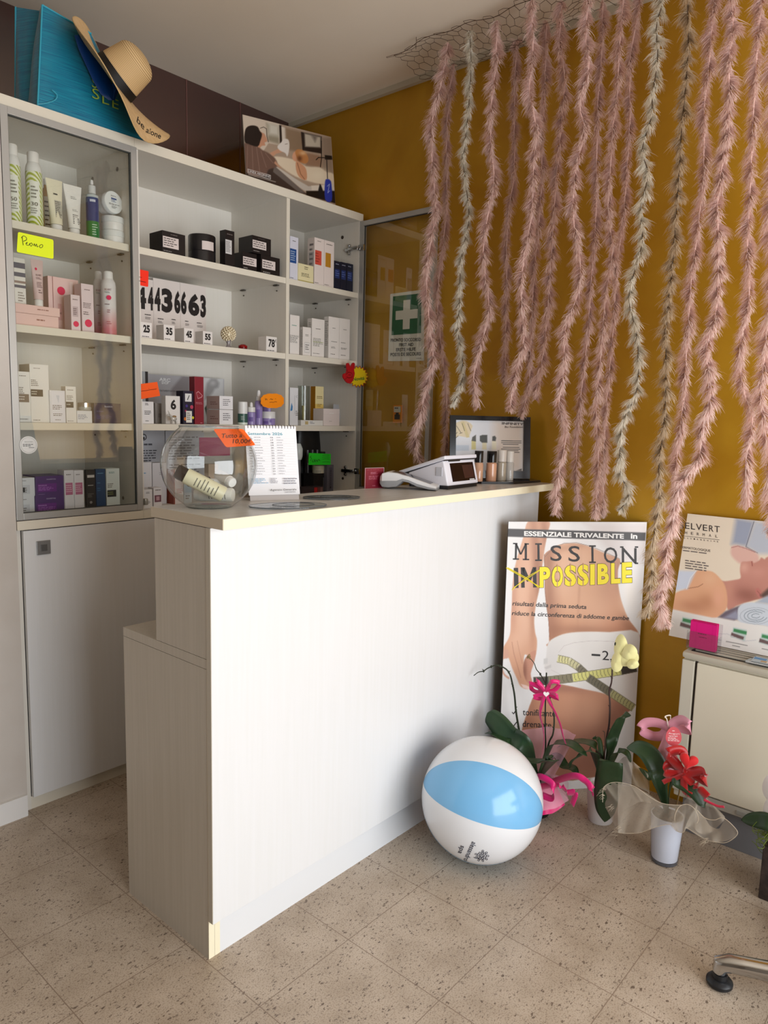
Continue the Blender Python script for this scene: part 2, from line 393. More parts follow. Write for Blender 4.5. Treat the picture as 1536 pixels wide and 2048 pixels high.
# seams of the glossy red back panels
for i, x in enumerate((2.02, 2.32)):
    struct(MB().box(x-.002, x+.002, BY-.002, BY, 2.25, CZ).build('trim_%d' % (i+1), mat((120, 84, 78), .3), origin=(0, 0, 0)))
slab('wall_left', LX-.1, LX, FY-.1, BY, 0, CZ, m=noisy((132, 122, 112), (140, 130, 120), 3, .8, name='taupe_plaster'))
mb = MB()
mb.box(LX, GX, FY-.1, FY, 2.16, CZ).box(LX, -.35, FY-.1, FY, -.05, 2.16).box(2.45, GX, FY-.1, FY, -.05, 2.16).box(-.35, 2.45, FY-.1, FY, -.05, .1)
struct(mb.build('wall_front', WHITEW, origin=(0, 0, 0)))
mb = MB(); fm = mat((150, 152, 154), .35, .7, 'aluminium')
for a, c in ((-.35, -.3), (.55, .62), (1.45, 1.52), (2.4, 2.45)): mb.box(a, c, FY-.06, FY-.01, .1, 2.16)
mb.box(-.3, 2.4, FY-.06, FY-.01, 2.11, 2.16).box(-.3, 2.4, FY-.06, FY-.01, .1, .16)
struct(mb.build('window_1', fm, origin=(0, 0, 0)))
# wing wall left of the cabinet, with its white skirting
slab('wall_wing', LX, .984, 2.43, 2.83, 0, 2.295, m=noisy((200, 192, 184), (208, 201, 194), 5, .75, name='greige_plaster'))
slab('baseboard_left', LX, .978, 2.415, 2.43, 0, .075, m=mat((232, 230, 228), .4))
slab('baseboard_right', GX-.012, GX, FY, 2.44, 0, .075, m=mat((196, 148, 30), .4))
slab('trim_3', GX-.022, GX, FY, BY, CZ-.024, CZ, m=mat((190, 180, 160), .7))
# ================================================================== laminate
LAM = noisy((226, 221, 211), (228, 223, 214), 3, .42, bump=.02, bscale=8, name='white_ash_laminate', stretch=(40, 40, 1.2), detail=2)
LAMW = noisy((224, 225, 226), (226, 227, 229), 3, .4, bump=.012, bscale=8, name='white_laminate', stretch=(30, 30, 1.0), detail=2)
EDGE = mat((238, 230, 202), .45, name='cream_edge_band')
EDGEC = mat((226, 219, 203), .45, name='pale_edge_band')
LAMB = noisy((184, 176, 163), (190, 182, 170), 3, .42, bump=.03, bscale=8, name='beige_ash_laminate', stretch=(40, 40, 1.2), detail=2)
ALU = mat((178, 177, 174), .38, .35, 'brushed_aluminium')
CHROME = mat((190, 190, 190), .15, 1, 'chrome')
DARKHOLE = mat((70, 64, 56), .6)
CF_Y = 2.45
S1, S2, S3, WT = 1.965, 1.645, 1.332, 1.012
ZT = 2.328; TH = .034; CBY = 2.84
GLS = glass_mat('door_glass', (.93, .95, .935), 0, 1.5, 1.5)
def shelf_boards(root, xa, xb, zs):
    for z in zs:
        s = MB().box(xa, xb, CF_Y+.006, CBY-.008, z-.024, z, LAM).box(xa, xb, CF_Y+.004, CF_Y+.006, z-.024, z, EDGEC).build('shelf', None, root)
def pins(root, x, sgn, zs):
    mb = MB()
    for z in zs:
        for y in (CF_Y+.06, CF_Y+.29):
            mb.tube([(x, y, z-.05), (x+sgn*.003, y, z-.05)], .003, 8)
            mb.box(min(x, x+sgn*.012), max(x, x+sgn*.012), y-.014, y+.014, z-.03, z-.0262)
    mb.build('shelf_pin', DARKHOLE, root)
def glass_door(root, BLc, u, w, z0, z1, th=.02, fr=.022, hand=None):
    # BLc: lower corner (x, y), u: unit direction of the door's width in plan
    u = Vector((u[0], u[1], 0)); n = Vector((-u.y, u.x, 0)); T = Matrix((( u.x, n.x, 0, BLc[0]), (u.y, n.y, 0, BLc[1]), (0, 0, 1, 0), (0, 0, 0, 1)))
    mb = MB(); mb.T = T
    mb.bbox(0, fr, 0, th, z0, z1, .001).bbox(w-fr, w, 0, th, z0, z1, .001).bbox(fr, w-fr, 0, th, z0, z0+fr, .001).bbox(fr, w-fr, 0, th, z1-fr, z1, .001)
    f = mb.build('glass_door', ALU, root)
    mb = MB(); mb.T = T; mb.quad((fr, th*.5, z0+fr), (w-fr, th*.5, z0+fr), (w-fr, th*.5, z1-fr), (fr, th*.5, z1-fr)); mb.build('pane', GLS, f, fix=False)
    mb = MB(); mb.T = T
    g = .0025
    mb.box(fr, fr+g, th*.3, th*.7, z0+fr, z1-fr).box(w-fr-g, w-fr, th*.3, th*.7, z0+fr, z1-fr).box(fr, w-fr, th*.3, th*.7, z1-fr-g, z1-fr).box(fr, w-fr, th*.3, th*.7, z0+fr, z0+fr+g)
    mb.build('gasket', mat((60, 62, 60), .5), f)
    return f
# left cabinet unit: glass door above, laminate door below
lc = thing('tall_cabinet', 'tall white cabinet at the far left with a closed glass door above a plain door', 'cabinet', (1.22, 2.65, 0), 'wall cabinet units')
mb = MB().box(.986, 1.004, CF_Y, CBY, 0, ZT-TH, LAM).box(1.4235, 1.4412, CF_Y, CBY, 0, ZT-TH, LAM).box(1.004, 1.4235, CBY-.008, CBY, .04, ZT-TH, LAM)
mb.box(1.004, 1.4235, CF_Y+.003, CBY-.008, .0, .045, LAM).box(1.004, 1.4235, CF_Y, CF_Y+.003, 0, .045, EDGEC)
mb.build('carcass', None, lc)
MB().box(.984, 1.4412, CF_Y-.004, CBY, ZT-TH, ZT, LAM).box(.984, 1.441, CF_Y-.006, CF_Y-.004, ZT-TH, ZT, EDGEC).build('top_board', None, lc)
MB().box(.986, 1.441, CF_Y-.02, CBY-.01, WT-.03, WT, LAM).box(.986, 1.441, CF_Y-.022, CF_Y-.02, WT-.03, WT, EDGEC).build('worktop_board', None, lc)
shelf_boards(lc, 1.004, 1.4235, (S1, S2, S3))
pins(lc, 1.4235, -1, (S1, S2, S3))
mb = MB()
for y in (CF_Y+.08, CF_Y+.26): mb.tube([(1.4234, y, 2.235), (1.4224, y, 2.235)], .008, 14)
mb.tube([(1.4234, CF_Y+.09, 1.05), (1.4224, CF_Y+.09, 1.05)], .007, 12)
mb.build('screw_cap', mat((120, 112, 100), .5), lc)
glass_door(lc, (.986, CF_Y-.022), (1, 0), .4545, 1.015, 2.292)
d = MB().bbox(1.006, 1.535, CF_Y-.018, CF_Y-.001, .048, .978, .0012).build('lower_door', LAMW, lc)
MB().bbox(1.046, 1.092, CF_Y-.023, CF_Y-.018, .893, .94, .001, mat((150, 150, 150), .35, .6)).bbox(1.058, 1.08, CF_Y-.0245, CF_Y-.0225, .905, .927, .001, mat((105, 105, 105), .4, .5)).build('latch', None, d)
# joined open unit: middle shelves and right-hand compartment whose glass door stands open
rc = thing('open_shelf_cabinet', 'wide white open shelf unit whose right-hand glass door stands open', 'cabinet', (2.03, 2.65, 0), 'wall cabinet units')
mb = MB().box(1.4417, 1.459, CF_Y+.002, CBY, 0, ZT-TH, LAM).box(2.154, 2.172, CF_Y+.002, CBY, WT, ZT-TH, LAM).box(2.608, 2.626, CF_Y, CBY, 0, ZT-TH, LAM).box(1.459, 2.608, CBY-.008, CBY, .04, ZT-TH, LAM)
mb.box(2.154, 2.172, CF_Y, CF_Y+.002, WT, ZT-TH, EDGEC).box(1.459, 2.608, CF_Y+.003, CBY-.008, 0, .045, LAM)
mb.build('carcass', None, rc)
MB().box(1.4415, 2.628, CF_Y-.004, CBY, ZT-TH, ZT, LAM).box(1.4415, 2.628, CF_Y-.006, CF_Y-.004, ZT-TH, ZT, EDGEC).build('top_board', None, rc)
MB().box(1.4415, 2.628, CF_Y-.02, CBY-.01, WT-.03, WT, LAM).box(1.4415, 2.628, CF_Y-.022, CF_Y-.02, WT-.03, WT, EDGEC).build('worktop_board', None, rc)
shelf_boards(rc, 1.459, 2.154, (S1, S2, S3)); shelf_boards(rc, 2.172, 2.608, (S1, S2, S3))
pins(rc, 2.154, -1, (S1, S2, S3)); pins(rc, 2.608, -1, (S1, S2, S3))
for x0, x1 in ((1.538, 1.85), (1.853, 2.23), (2.233, 2.624)):
    MB().bbox(x0, x1, CF_Y-.018, CF_Y-.001, .048, .978, .0012).build('lower_door', LAMW, rc)
glass_door(rc, (2.629, CF_Y-.004), (0, -1), .447, 1.015, 2.292, th=-.018)
MB().tube([(2.6079, CF_Y+.11, 2.235), (2.606, CF_Y+.11, 2.235)], .008, 14).tube([(2.6079, CF_Y+.08, 1.07), (2.606, CF_Y+.08, 1.07)], .007, 14).build('screw_cap', mat((60, 50, 40), .4), rc)
def hinge(root, z):
    mb = MB()
    mb.bbox(2.598, 2.608, CF_Y+.04, CF_Y+.085, z-.008, z+.008, .002).bbox(2.599, 2.608, CF_Y+.05, CF_Y+.064, z-.025, z+.025, .003)
    mb.bbox(2.592, 2.604, CF_Y-.002, CF_Y+.06, z-.006, z+.009, .002).bbox(2.606, 2.617, CF_Y-.03, CF_Y+.004, z-.012, z+.016, .002)
    mb.tube([(2.603, CF_Y+.057, z-.018), (2.594, CF_Y+.057, z-.018)], .0045, 8).tube([(2.603, CF_Y+.057, z+.018), (2.594, CF_Y+.057, z+.018)], .0045, 8)
    mb.build('hinge', CHROME, root, smooth=True)
hinge(rc, 2.17); hinge(rc, 1.11)
# small hinge of the left door, seen through the gap beside the frame
MB().bbox(1.452, 1.466, CF_Y-.016, CF_Y-.0, 1.03, 1.055, .004).build('hinge_cup', mat((170, 168, 160), .3, .3), rc, smooth=True)
# ================================================================== reception counter
TOPM = noisy((196, 194, 190), (210, 208, 204), 3, .32, name='grey_ash_top', stretch=(1.2, 40, 40), detail=3)
ct = thing('reception_counter', 'white laminate reception counter with a cream-edged raised top and lower desk step', 'counter', (1.78, 1.55, 0))
X1 = 2.546
MB().bbox(1.0, 2.572, 1.349, 1.648, 1.1115, 1.138, .0008, TOPM).box(1.0, 2.572, 1.3468, 1.3495, 1.1122, 1.1373, EDGE).box(.9985, 1.0005, 1.3475, 1.6475, 1.1122, 1.1373, mat((198, 186, 166), .45)).build('counter_top', None, ct)
MB().bbox(1.0, X1, 1.396, 1.414, .105, 1.111, .0006, LAMW).box(.9985, 1.0, 1.3965, 1.4135, .106, 1.1105, mat((188, 180, 166), .45)).build('front_panel', None, ct)
MB().box(1.0, 1.018, 1.4155, 1.634, .7902, 1.1102).build('end_panel', LAMB, ct)
MB().box(1.0, 1.018, 1.416, 1.7995, 0, .7638, LAMB).box(1.0, 1.018, 1.4145, 1.416, 0, .7638, EDGE).box(1.0175, 1.034, 1.4145, 1.43, 0, .105, EDGE).build('side_panel', None, ct)
MB().box(1.0, X1, 1.4145, 1.80, .765, .789, LAMB).build('desk_top', None, ct)
MB().box(1.034, X1, 1.4148, 1.43, 0, .1048).build('plinth', mat((223, 225, 228), .4), ct)
MB().box(X1-.018, X1, 1.4145, 1.79, 0, .764).box(X1-.018, X1, 1.4145, 1.634, .79, 1.111).build('side_panel', LAMB, ct)
MB().box(1.018, X1-.018, 1.618, 1.634, .79, 1.111).build('back_panel', LAMB, ct)
# ================================================================== goods on the shelves
VB = view(0, 260, 5.12); VC = view(0, 640, 5.12); VD = view(250, 420, 6.144); VE = view(430, 420, 4.8); VF = view(250, 700, 6.024); VG = view(450, 700, 4.8)
SEED = [0]
def carton(name, label, cat, vw, xa, xb, yt, z, col, items=(), Yf=2.475, xs=None, dep=None, group=None, rough=.45, side=(), top=None, rot=0, col2=None, maxd=.33):
    pxa, py = vw(xa, yt); pxb, _ = vw(xb, yt)
    X0 = colx(pxa, z+.02, Yf); X1 = colx(pxb, z+.02, Yf); h = rowz(X0, Yf, py)-z
    if xs is not None:
        k = (vw(xs, 0)[0]-768)/CF; A = RT-k*FW
        dep = -(X0*A[0]+(z+.02-CH)*A[2])/A[1]-Yf
    if dep is None: dep = min(X1-X0, .06)
    dep = max(.015, min(dep, maxd, 2.825-Yf))
    T = Matrix.Translation((X0, Yf, z)) @ Matrix.Rotation(math.radians(rot), 4, 'Z'); w = X1-X0
    mb = MB(); mb.T = T; mb.bbox(0, w, 0, dep, .0003, h, .0008)
    o = mb.build(name, mat(col, rough), origin=(X0+w/2, Yf+dep/2, z)); tag(o, label, cat, group)
    SEED[0] += 1
    if items or side:
        mb = MB(); T3 = T.to_3x3(); P = lambda x, y, zz: np.array(T @ Vector((x, y, zz)))
        if items: deco(mb, P(0, 0, 0), P(w, 0, 0)-P(0, 0, 0), (0, 0, h), items, SEED[0])
        if side: deco(mb, P(0, dep, 0), P(0, 0, 0)-P(0, dep, 0), (0, 0, h), side, SEED[0]+50)
        mb.build('printed_panel', None, o, fix=False)
    return o
def patch(mb, c, r, a0, a1, z0, z1, m, n=10, lift=.0005):     # printed patch on a round bottle, angles in degrees around the axis
    P = []
    for i in range(n+1):
        a = math.radians(a0+(a1-a0)*i/n)
        for z in (z0, z1): P.append((c[0]+(r+lift)*math.cos(a), c[1]+(r+lift)*math.sin(a), z))
    mb.add(P, [(2*i, 2*i+2, 2*i+3, 2*i+1) for i in range(n)], m)
def bottle(name, label, cat, vw, xa, xb, yt, z, parts, Yf=2.50, labels=(), group=None, tilt=None):
    # parts: (part name, [(radius fraction, height fraction)...], colour, kwargs); the first is the body
    pxa, py = vw(xa, yt); pxb, _ = vw(xb, yt); xm = (colx(pxa, z+.02, Yf)+colx(pxb, z+.02, Yf))/2
    r = (colx(pxb, z+.02, Yf)-colx(pxa, z+.02, Yf))/2*.9; c = (xm, Yf, z); h = rowz(xm, Yf, py)-z
    root = thing(name, label, cat, c, group)
    for nm, prof, col, kw in parts:
        m = col if not isinstance(col, tuple) else mat(col, **kw)
        MB().lathe([(a*r, b*h+.0003) for a, b in prof], c, 24).build(nm, m, root, smooth=True)
    if labels:
        ang = math.degrees(math.atan2(-c[1], -c[0])); mb = MB()
        for i, (a0, a1, z0, z1, col) in enumerate(labels):
            rr = r*(1 if len(parts[0][1]) else 1)
            patch(mb, c, rr*parts[0][1][1][0]+i*.0003, ang+a0, ang+a1, z+z0*h, z+z1*h, mat(col, .5))
        mb.build('printed_label', None, root, fix=False)
    return root, c, r, h
def lines(a0, a1, z0, z1, n, col=(90, 90, 85)):
    h = (z1-z0)/n; rd = random.Random(n*7+int(z0*100)); out = []
    for i in range(n):
        e = a0+(a1-a0)*rd.uniform(.55, 1); out.append((a0, e, z0+h*i+h*.3, z0+h*i+h*.62, col))
    return out
WH = (232, 230, 226)
# ---- top shelf behind the glass door
CANP = [(.0, 0), (.92, 0), (1, .02), (1, .74), (.93, .8), (.72, .86)]
def hatch_mat(c1, c2, sc, name):
    m = bpy.data.materials.new(name); m.use_nodes = True; nt, N, K, b = nodes(m)
    tc = N.new('ShaderNodeTexCoord'); w = N.new('ShaderNodeTexWave'); w.inputs['Scale'].default_value = sc; w.bands_direction = 'DIAGONAL'; w.inputs['Distortion'].default_value = 1.5; w.inputs['Detail'].default_value = 0
    K.new(tc.outputs['Object'], w.inputs['Vector']); cr = N.new('ShaderNodeValToRGB'); cr.color_ramp.interpolation = 'CONSTANT'
    cr.color_ramp.elements[1].position = .5; cr.color_ramp.elements[0].color = (*lin(c1), 1); cr.color_ramp.elements[1].color = (*lin(c2), 1)
    K.new(w.outputs['Fac'], cr.inputs[0]); K.new(cr.outputs[0], b.inputs['Base Color']); b.inputs['Roughness'].default_value = .35; return m
HATCH = hatch_mat((226, 230, 205), (158, 172, 40), 42, 'lime_hatched_tin')
for i, (xa, xb, yt, lb, num) in enumerate(((68, 232, 150, 'lime-hatched spray can at the left end of the top shelf, beside the door frame', '50'), (270, 450, 232, 'lime-hatched spray can marked 30, second from the left on the top shelf', '30'))):
    root, c, r, h = bottle('spray_can', lb, 'spray can', VB, xa, xb, yt, S1, [('can_body', [(0, 0), (1, 0), (1, .73)], HATCH, {}), ('shoulder', [(1, .73), (.96, .78), (.84, .83), (.66, .865)], (225, 225, 222), dict(rough=.3)), ('cap', [(.7, .862), (.7, .985), (.6, 1), (0, 1)], WH, dict(rough=.4))],
        labels=[(-30, 38, .14, .6, (226, 228, 216))], group='lime spray cans on the top shelf')
    mb = MB(); T = math.atan2(-c[1], -c[0]); f = np.array([math.cos(T), math.sin(T), 0]); s = np.array([-f[1], f[0], 0]); bb = np.array(c)+f*(r+.003)
    write(mb, num, bb+s*(-.4*r)+np.array([0, 0, h*.27]), s*r*.8, (0, 0, h*.05), mat((70, 74, 60)))
    deco(mb, bb-s*.45*r+np.array([0, 0, h*.16]), s*r*1.0, (0, 0, h*.4), [('l', 0, 0, 1, .22, 3, (120, 122, 112)), ('l', .1, .5, .9, .95, 4, (110, 112, 100))], i)
    mb.build('number_print', None, root, fix=False)
def squeeze_tube(label, xm_px, wtop, wcap, ytop, ycapt, Yf, z, col, group='squeeze tubes on the top shelf', lean=0, deco_items=(), vw=VB, capcol=WH, xtop=None):
    pm, py = vw(xm_px, ytop); X = colx(pm, z+.02, Yf); s = lambda d: colx(pm+d/2/5.12, z+.02, Yf)-colx(pm-d/2/5.12, z+.02, Yf)
    wt, wc = s(wtop), s(wcap); h = rowz(X, Yf, py)-z; hc = h*(1-(ycapt-ytop)/(vw(0, 0)[1]*0+ (ycapt-ytop)+ (s(1)/s(1))*45)) if False else h*.14
    xt = 0 if xtop is None else s(xtop)
    root = thing('squeeze_tube', label, 'tube', (X, Yf, z), group)
    def body(u, v):
        a = 2*math.pi*u; e = v**1.2; rx = (wc*.5)*(1-e)+wt*.5*e; ry = (wc*.5)*(1-v)+.0012*v
        return (X+rx*math.cos(a)+xt*v, Yf+ry*math.sin(a), z+hc+v*(h-hc))
    mb = MB().grid(body, 28, 9, None, closeu=True); mb.add([body(i/28, 1) for i in range(28)], [tuple(range(28))]); mb.build('tube_body', mat(col, .4), root, smooth=True)
    MB().lathe([(0, .0003), (wc*.46, .0003), (wc*.47, hc*.92), (wc*.44, hc)], (X, Yf, z), 24).build('screw_cap', mat(capcol, .35), root, smooth=True)
    mb = MB(); ry = wc*.5*.62; O = np.array((X-wt*.3+xt*.3, Yf-wc*.5*.78-.0012, z+hc+.06*h)); O2 = np.array((X-wt*.3+xt*.8, Yf-wc*.5*.27-.0012, z+hc+.7*h))
    deco(mb, O, (wt*.62, 0, 0), O2-O, deco_items, int(xm_px)); mb.build('tube_print', None, root, fix=False)
    return root
bottle('amber_bottle', 'clear bottle with amber liquid and black print, half hidden behind the cream tube', 'bottle', VB, 440, 525, 505, S1, [('glass_body', [(0, .0), (1, 0), (1, .8), (.5, .86), (.5, .9)], (206, 160, 96), dict(rough=.1, alpha=.85)), ('cap', [(.5, .9), (.5, 1), (0, 1)], WH, {})], Yf=2.62, labels=[(-30, 60, .15, .7, (214, 206, 190))]+lines(-20, 50, .2, .65, 6, (60, 50, 40)))
squeeze_tube('cream squeeze tube standing on its cap, left of the white tube', 578, 172, 118, 510, 890, 2.50, S1, (228, 222, 196), xtop=-12, deco_items=[('l', .25, .75, .7, .85, 1, INK), ('r', .3, .1, .95, .62, (176, 172, 158)), ('l', .34, .12, .9, .6, 9, (60, 58, 50))])
squeeze_tube('white squeeze tube standing on its cap, right of the cream tube', 760, 188, 112, 570, 945, 2.50, S1, (234, 232, 226), xtop=-6, deco_items=[('l', .2, .8, .8, .9, 2, (150, 150, 146)), ('l', .25, .42, .75, .5, 2, (150, 150, 146)), ('l', .25, .02, .9, .34, 6, (60, 60, 58))])
bottle('spray_bottle', 'clear spray bottle with blue and green liquid left of the white jars', 'bottle', VB, 885, 1018, 515, S1,
    [('bottle_body', [(0, 0), (1, 0), (1, .31), (1, .68), (.96, .70)], (38, 62, 118), dict(rough=.2)), ('liquid_label', [(1.012, .01), (1.012, .3)], (28, 120, 58), dict(rough=.3)), ('shoulder', [(.96, .7), (.98, .74), (.6, .77)], (188, 196, 196), dict(rough=.1)), ('clear_cap', [(.6, .77), (.6, .9), (.35, .92)], (205, 208, 208), dict(rough=.15)), ('spray_pump', [(.24, .9), (.26, .96), (.2, 1), (0, 1)], (225, 225, 225), dict(rough=.3))],
    labels=[(-20, 30, .62, .66, (200, 205, 220))]+lines(-5, 45, .06, .26, 5, (190, 215, 190)))
jx = colx(228, S1, 2.52); jr = .0385
for k, lb in enumerate(('white cream jar on the top shelf, bottom of the stack', 'white cream jar on the top shelf, upper of the two lying flat')):
    j = thing('cream_jar', lb, 'jar', (jx-.006, 2.515, S1+k*.0475), 'white cream jars on the top shelf')
    MB().lathe([(0, .0003), (jr*.94, .0003), (jr*.97, .003), (jr*.97, .026)], wloc(j), 32).build('jar_body', mat(WH, .35), j, smooth=True)
    MB().lathe([(jr, .0262), (jr, .044), (jr*.97, .0468), (0, .0468)], wloc(j), 32).build('lid', mat((228, 230, 228), .4), j, smooth=True)
jc = np.array(onY(2.50, 227.5, 404.5)); ax = np.array((.16, -.95, .06)); ax /= np.linalg.norm(ax)
j = thing('cream_jar', 'white cream jar tipped on its side on the stack, printed lid facing the room', 'jar', tuple(jc+np.array((0, .02, -jr))), 'white cream jars on the top shelf')
MB().lathe([(0, -.05), (jr*.95, -.05), (jr*.95, -.018)], jc, 32, axis=ax).build('jar_body', mat(WH, .35), j, smooth=True)
MB().lathe([(jr, -.0178), (jr, -.002), (jr*.96, 0), (0, 0)], jc, 32, axis=ax).build('lid', mat((236, 238, 236), .4), j, smooth=True)
uu = np.cross((0, 0, 1), -ax); uu = -uu/np.linalg.norm(uu); vv = np.cross(ax, uu); vv = vv if vv[2] > 0 else -vv
if np.dot(np.cross(uu, vv), ax) < 0: uu = -uu
mb = MB(); deco(mb, jc-uu*jr*.7-vv*jr*.7+ax*.0006, uu*jr*1.4, vv*jr*1.4, [('t', 'PHYTO', .3, .84, .7, .92, INK), ('r', .3, .66, .72, .76, (52, 84, 140)), ('l', .3, .48, .72, .64, 2, (52, 84, 140)), ('l', .1, .28, .95, .4, 2, (90, 90, 90)), ('l', .3, .08, .75, .24, 2, (90, 90, 90))], 3); mb.build('lid_print', None, j, fix=False)
# ---- second shelf behind the glass
PK = (232, 196, 188)
zfp = S2
for k in range(2):
    ofp = carton('flat_pink_box', ('flat pink box lying on the second shelf, lower of the pair' if k == 0 else 'flat pink box lying on the second shelf, upper of the pair'), 'box', VB, 140, 612 if k else 600, (1862, 1768)[k], zfp, PK, [('l', .5, .45, .78, .7, 1, (150, 100, 90))], Yf=2.475, dep=.15, group='flat pink boxes'); zfp += max(v.co.z for v in ofp.data.vertices)+.0004
zz = zfp
def stack_top():
    o = carton('striped_gift_box', 'small box with grey and white stripes on the pink boxes at the left', 'box', VB, 150, 268, 1300, zz, (228, 224, 216), [('r', 0, .78, 1, .9, (96, 96, 108)), ('r', 0, .6, 1, .69, (96, 96, 108)), ('r', 0, .46, 1, .51, (150, 130, 120)), ('r', 0, .36, 1, .42, (96, 96, 108)), ('l', .3, .05, .9, .28, 4, (150, 140, 130))], Yf=2.50, dep=.07, side=[('r', 0, .78, 1, .9, (96, 96, 108)), ('r', 0, .5, 1, .6, (96, 96, 108))])
stack_top()
squeeze_tube('pink squeeze tube with a magenta dot standing on the flat pink boxes', 395, 128, 92, 1330, 1700, 2.49, zz, (218, 192, 190), group=None, deco_items=[('c', .25, .93, .13, (226, 20, 88), 1.3), ('t', 'SELVERT', .15, .7, .9, .76, (90, 60, 66)), ('l', .15, .58, .85, .66, 2, (110, 84, 90)), ('l', .2, .3, .9, .5, 4, (110, 84, 90)), ('l', .35, .1, .8, .25, 2, (110, 84, 90))], xtop=-6)
carton('pink_gift_book', 'pink book-like gift box with a magenta dot, leaning behind the small boxes', 'box', VB, 505, 815, 1490, S2, (236, 200, 196), [('r', .14, 0, .16, 1, (150, 90, 90)), ('c', .42, .76, .13, (226, 20, 88)), ('r', .3, .22, .42, .52, (222, 170, 170)), ('t', 'nuvò', .31, .33, .41, .38, (60, 40, 44)), ('r', .7, .55, .82, .95, (240, 214, 210))], Yf=2.56, dep=.04, xs=None)
carton('tall_pink_carton', 'tall pale pink carton with a magenta dot at its foot', 'box', VB, 842, 965, 1568, S2, (226, 208, 210), [('l', .25, .86, .8, .9, 1, (130, 110, 114)), ('l', .12, .5, .85, .62, 4, (100, 84, 88)), ('l', .12, .36, .8, .44, 2, (100, 84, 88)), ('c', .52, .2, .3, (226, 20, 88))], Yf=2.488, xs=770)
carton('small_pink_carton', 'small pale pink carton with a magenta dot in front of the gift book', 'box', VB, 732, 826, 1682, S2, (226, 208, 210), [('l', .2, .84, .8, .9, 1, (130, 110, 114)), ('r', .18, .4, .75, .68, (196, 176, 180)), ('l', .24, .44, .7, .64, 4, (90, 74, 78)), ('c', .5, .2, .3, (226, 20, 88))], Yf=2.474, xs=662)
def grad_can(label, xa, xb, yt, Yf, dot):
    g = bpy.data.materials.get('white_to_pink_tin')
    if g is None:
        g = bpy.data.materials.new('white_to_pink_tin'); g.use_nodes = True; nt, N, K, b = nodes(g); tc = N.new('ShaderNodeTexCoord'); sp = N.new('ShaderNodeSeparateXYZ'); K.new(tc.outputs['Object'], sp.inputs[0])
        mr = N.new('ShaderNodeMapRange'); mr.inputs['From Min'].default_value = .02; mr.inputs['From Max'].default_value = .1; K.new(sp.outputs[2], mr.inputs[0])
        cr = N.new('ShaderNodeValToRGB'); cr.color_ramp.elements[0].color = (*lin((206, 120, 128)), 1); cr.color_ramp.elements[1].color = (*lin((226, 222, 220)), 1); K.new(mr.outputs[0], cr.inputs[0]); K.new(cr.outputs[0], b.inputs['Base Color']); b.inputs['Roughness'].default_value = .3
    root, c, r, h = bottle('spray_can', label, 'spray can', VB, xa, xb, yt, S2, [('can_body', [(0, 0), (1, 0), (1, .78), (.93, .83), (.7, .88)], g, {}), ('cap', [(.66, .878), (.62, .985), (.5, 1), (0, 1)], WH, dict(rough=.35))], Yf=Yf, group='white and pink spray cans', labels=[])
    T = math.atan2(-c[1], -c[0]); f = np.array([math.cos(T), math.sin(T), 0]); s = np.array([-f[1], f[0], 0]); bb = np.array(c)+f*(r+.0012)
    mb = MB(); deco(mb, bb-s*r*.5, s*r, (0, 0, h), [('t', 'SELVERT', 0, .69, .9, .72, (130, 60, 76)), ('t', 'THERMAL', 0, .65, .7, .675, (90, 130, 120)), ('l', 0, .46, .9, .49, 1, (110, 80, 84)), ('l', .3, .34, .8, .4, 2, (150, 90, 96)), ('l', .2, .16, .9, .22, 2, (176, 90, 100))]+([('c', .55, .58, .32, (226, 20, 88))] if dot else []), 4, lift=.0008)
    mb.build('can_print', None, root, fix=False)
grad_can('white and pink spray can half hidden behind the one with a magenta dot', 965, 1075, 1450, 2.585, False)
grad_can('white and pink spray can with a magenta dot, right end of the second shelf', 1042, 1195, 1450, 2.505, True)
# ---- third shelf behind the glass
GRY = (104, 98, 92)
carton('white_carton', 'narrow white carton with a taupe label panel, leftmost on the third shelf', 'box', VC, 182, 325, 523, S3, WH, [('l', .2, .9, .85, .93, 1, GRY), ('l', .1, .56, .6, .7, 4, GRY), ('r', .08, .4, .85, .56, (120, 108, 98)), ('l', .12, .43, .7, .53, 2, (210, 204, 196)), ('l', .15, .05, .85, .08, 1, GRY)], Yf=2.48, dep=.05)
carton('white_carton', 'tallest white carton on the third shelf, with a dark label panel', 'box', VC, 320, 512, 448, S3, WH, [('l', .2, .92, .7, .94, 1, GRY), ('l', .05, .62, .45, .74, 4, GRY), ('r', .02, .45, .66, .57, (52, 50, 46)), ('l', .06, .47, .4, .55, 2, (190, 190, 180)), ('l', .1, .03, .65, .055, 1, GRY)], Yf=2.478, xs=None, dep=.08)
carton('cellophane_wrapped_carton', 'white carton in clear wrap in front of the third shelf boxes', 'box', VC, 517, 673, 718, S3, (226, 228, 236), [('r', .1, .05, .92, .95, (232, 232, 240)), ('l', .15, .4, .9, .56, 3, GRY), ('l', .18, .2, .85, .3, 2, GRY), ('p', [(.4, .85), (.55, .6), (.62, .85)], (206, 210, 222)), ('l', .3, .07, .8, .11, 1, GRY)], Yf=2.470, rough=.15)
carton('white_carton', 'white carton with a small black label, left of the silver-lidded jar', 'box', VC, 680, 785, 678, S3, WH, [('l', .15, .88, .85, .92, 1, GRY), ('l', .08, .62, .7, .76, 4, GRY), ('r', 0, .42, .72, .58, (40, 40, 38)), ('l', .05, .47, .5, .54, 1, (190, 190, 180)), ('l', .1, .04, .9, .07, 1, GRY)], Yf=2.476, xs=633)
carton('small_white_box', 'small white box under the silver-lidded jar', 'box', VC, 790, 943, 927, S3, (228, 230, 234), [('l', .06, .3, .75, .7, 4, (120, 130, 160))], Yf=2.474, dep=.05)
bx0 = colx(VC(865, 0)[0], S3+.05, 2.50); zj = rowz(bx0, 2.475, VC(0, 927)[1])+.0004
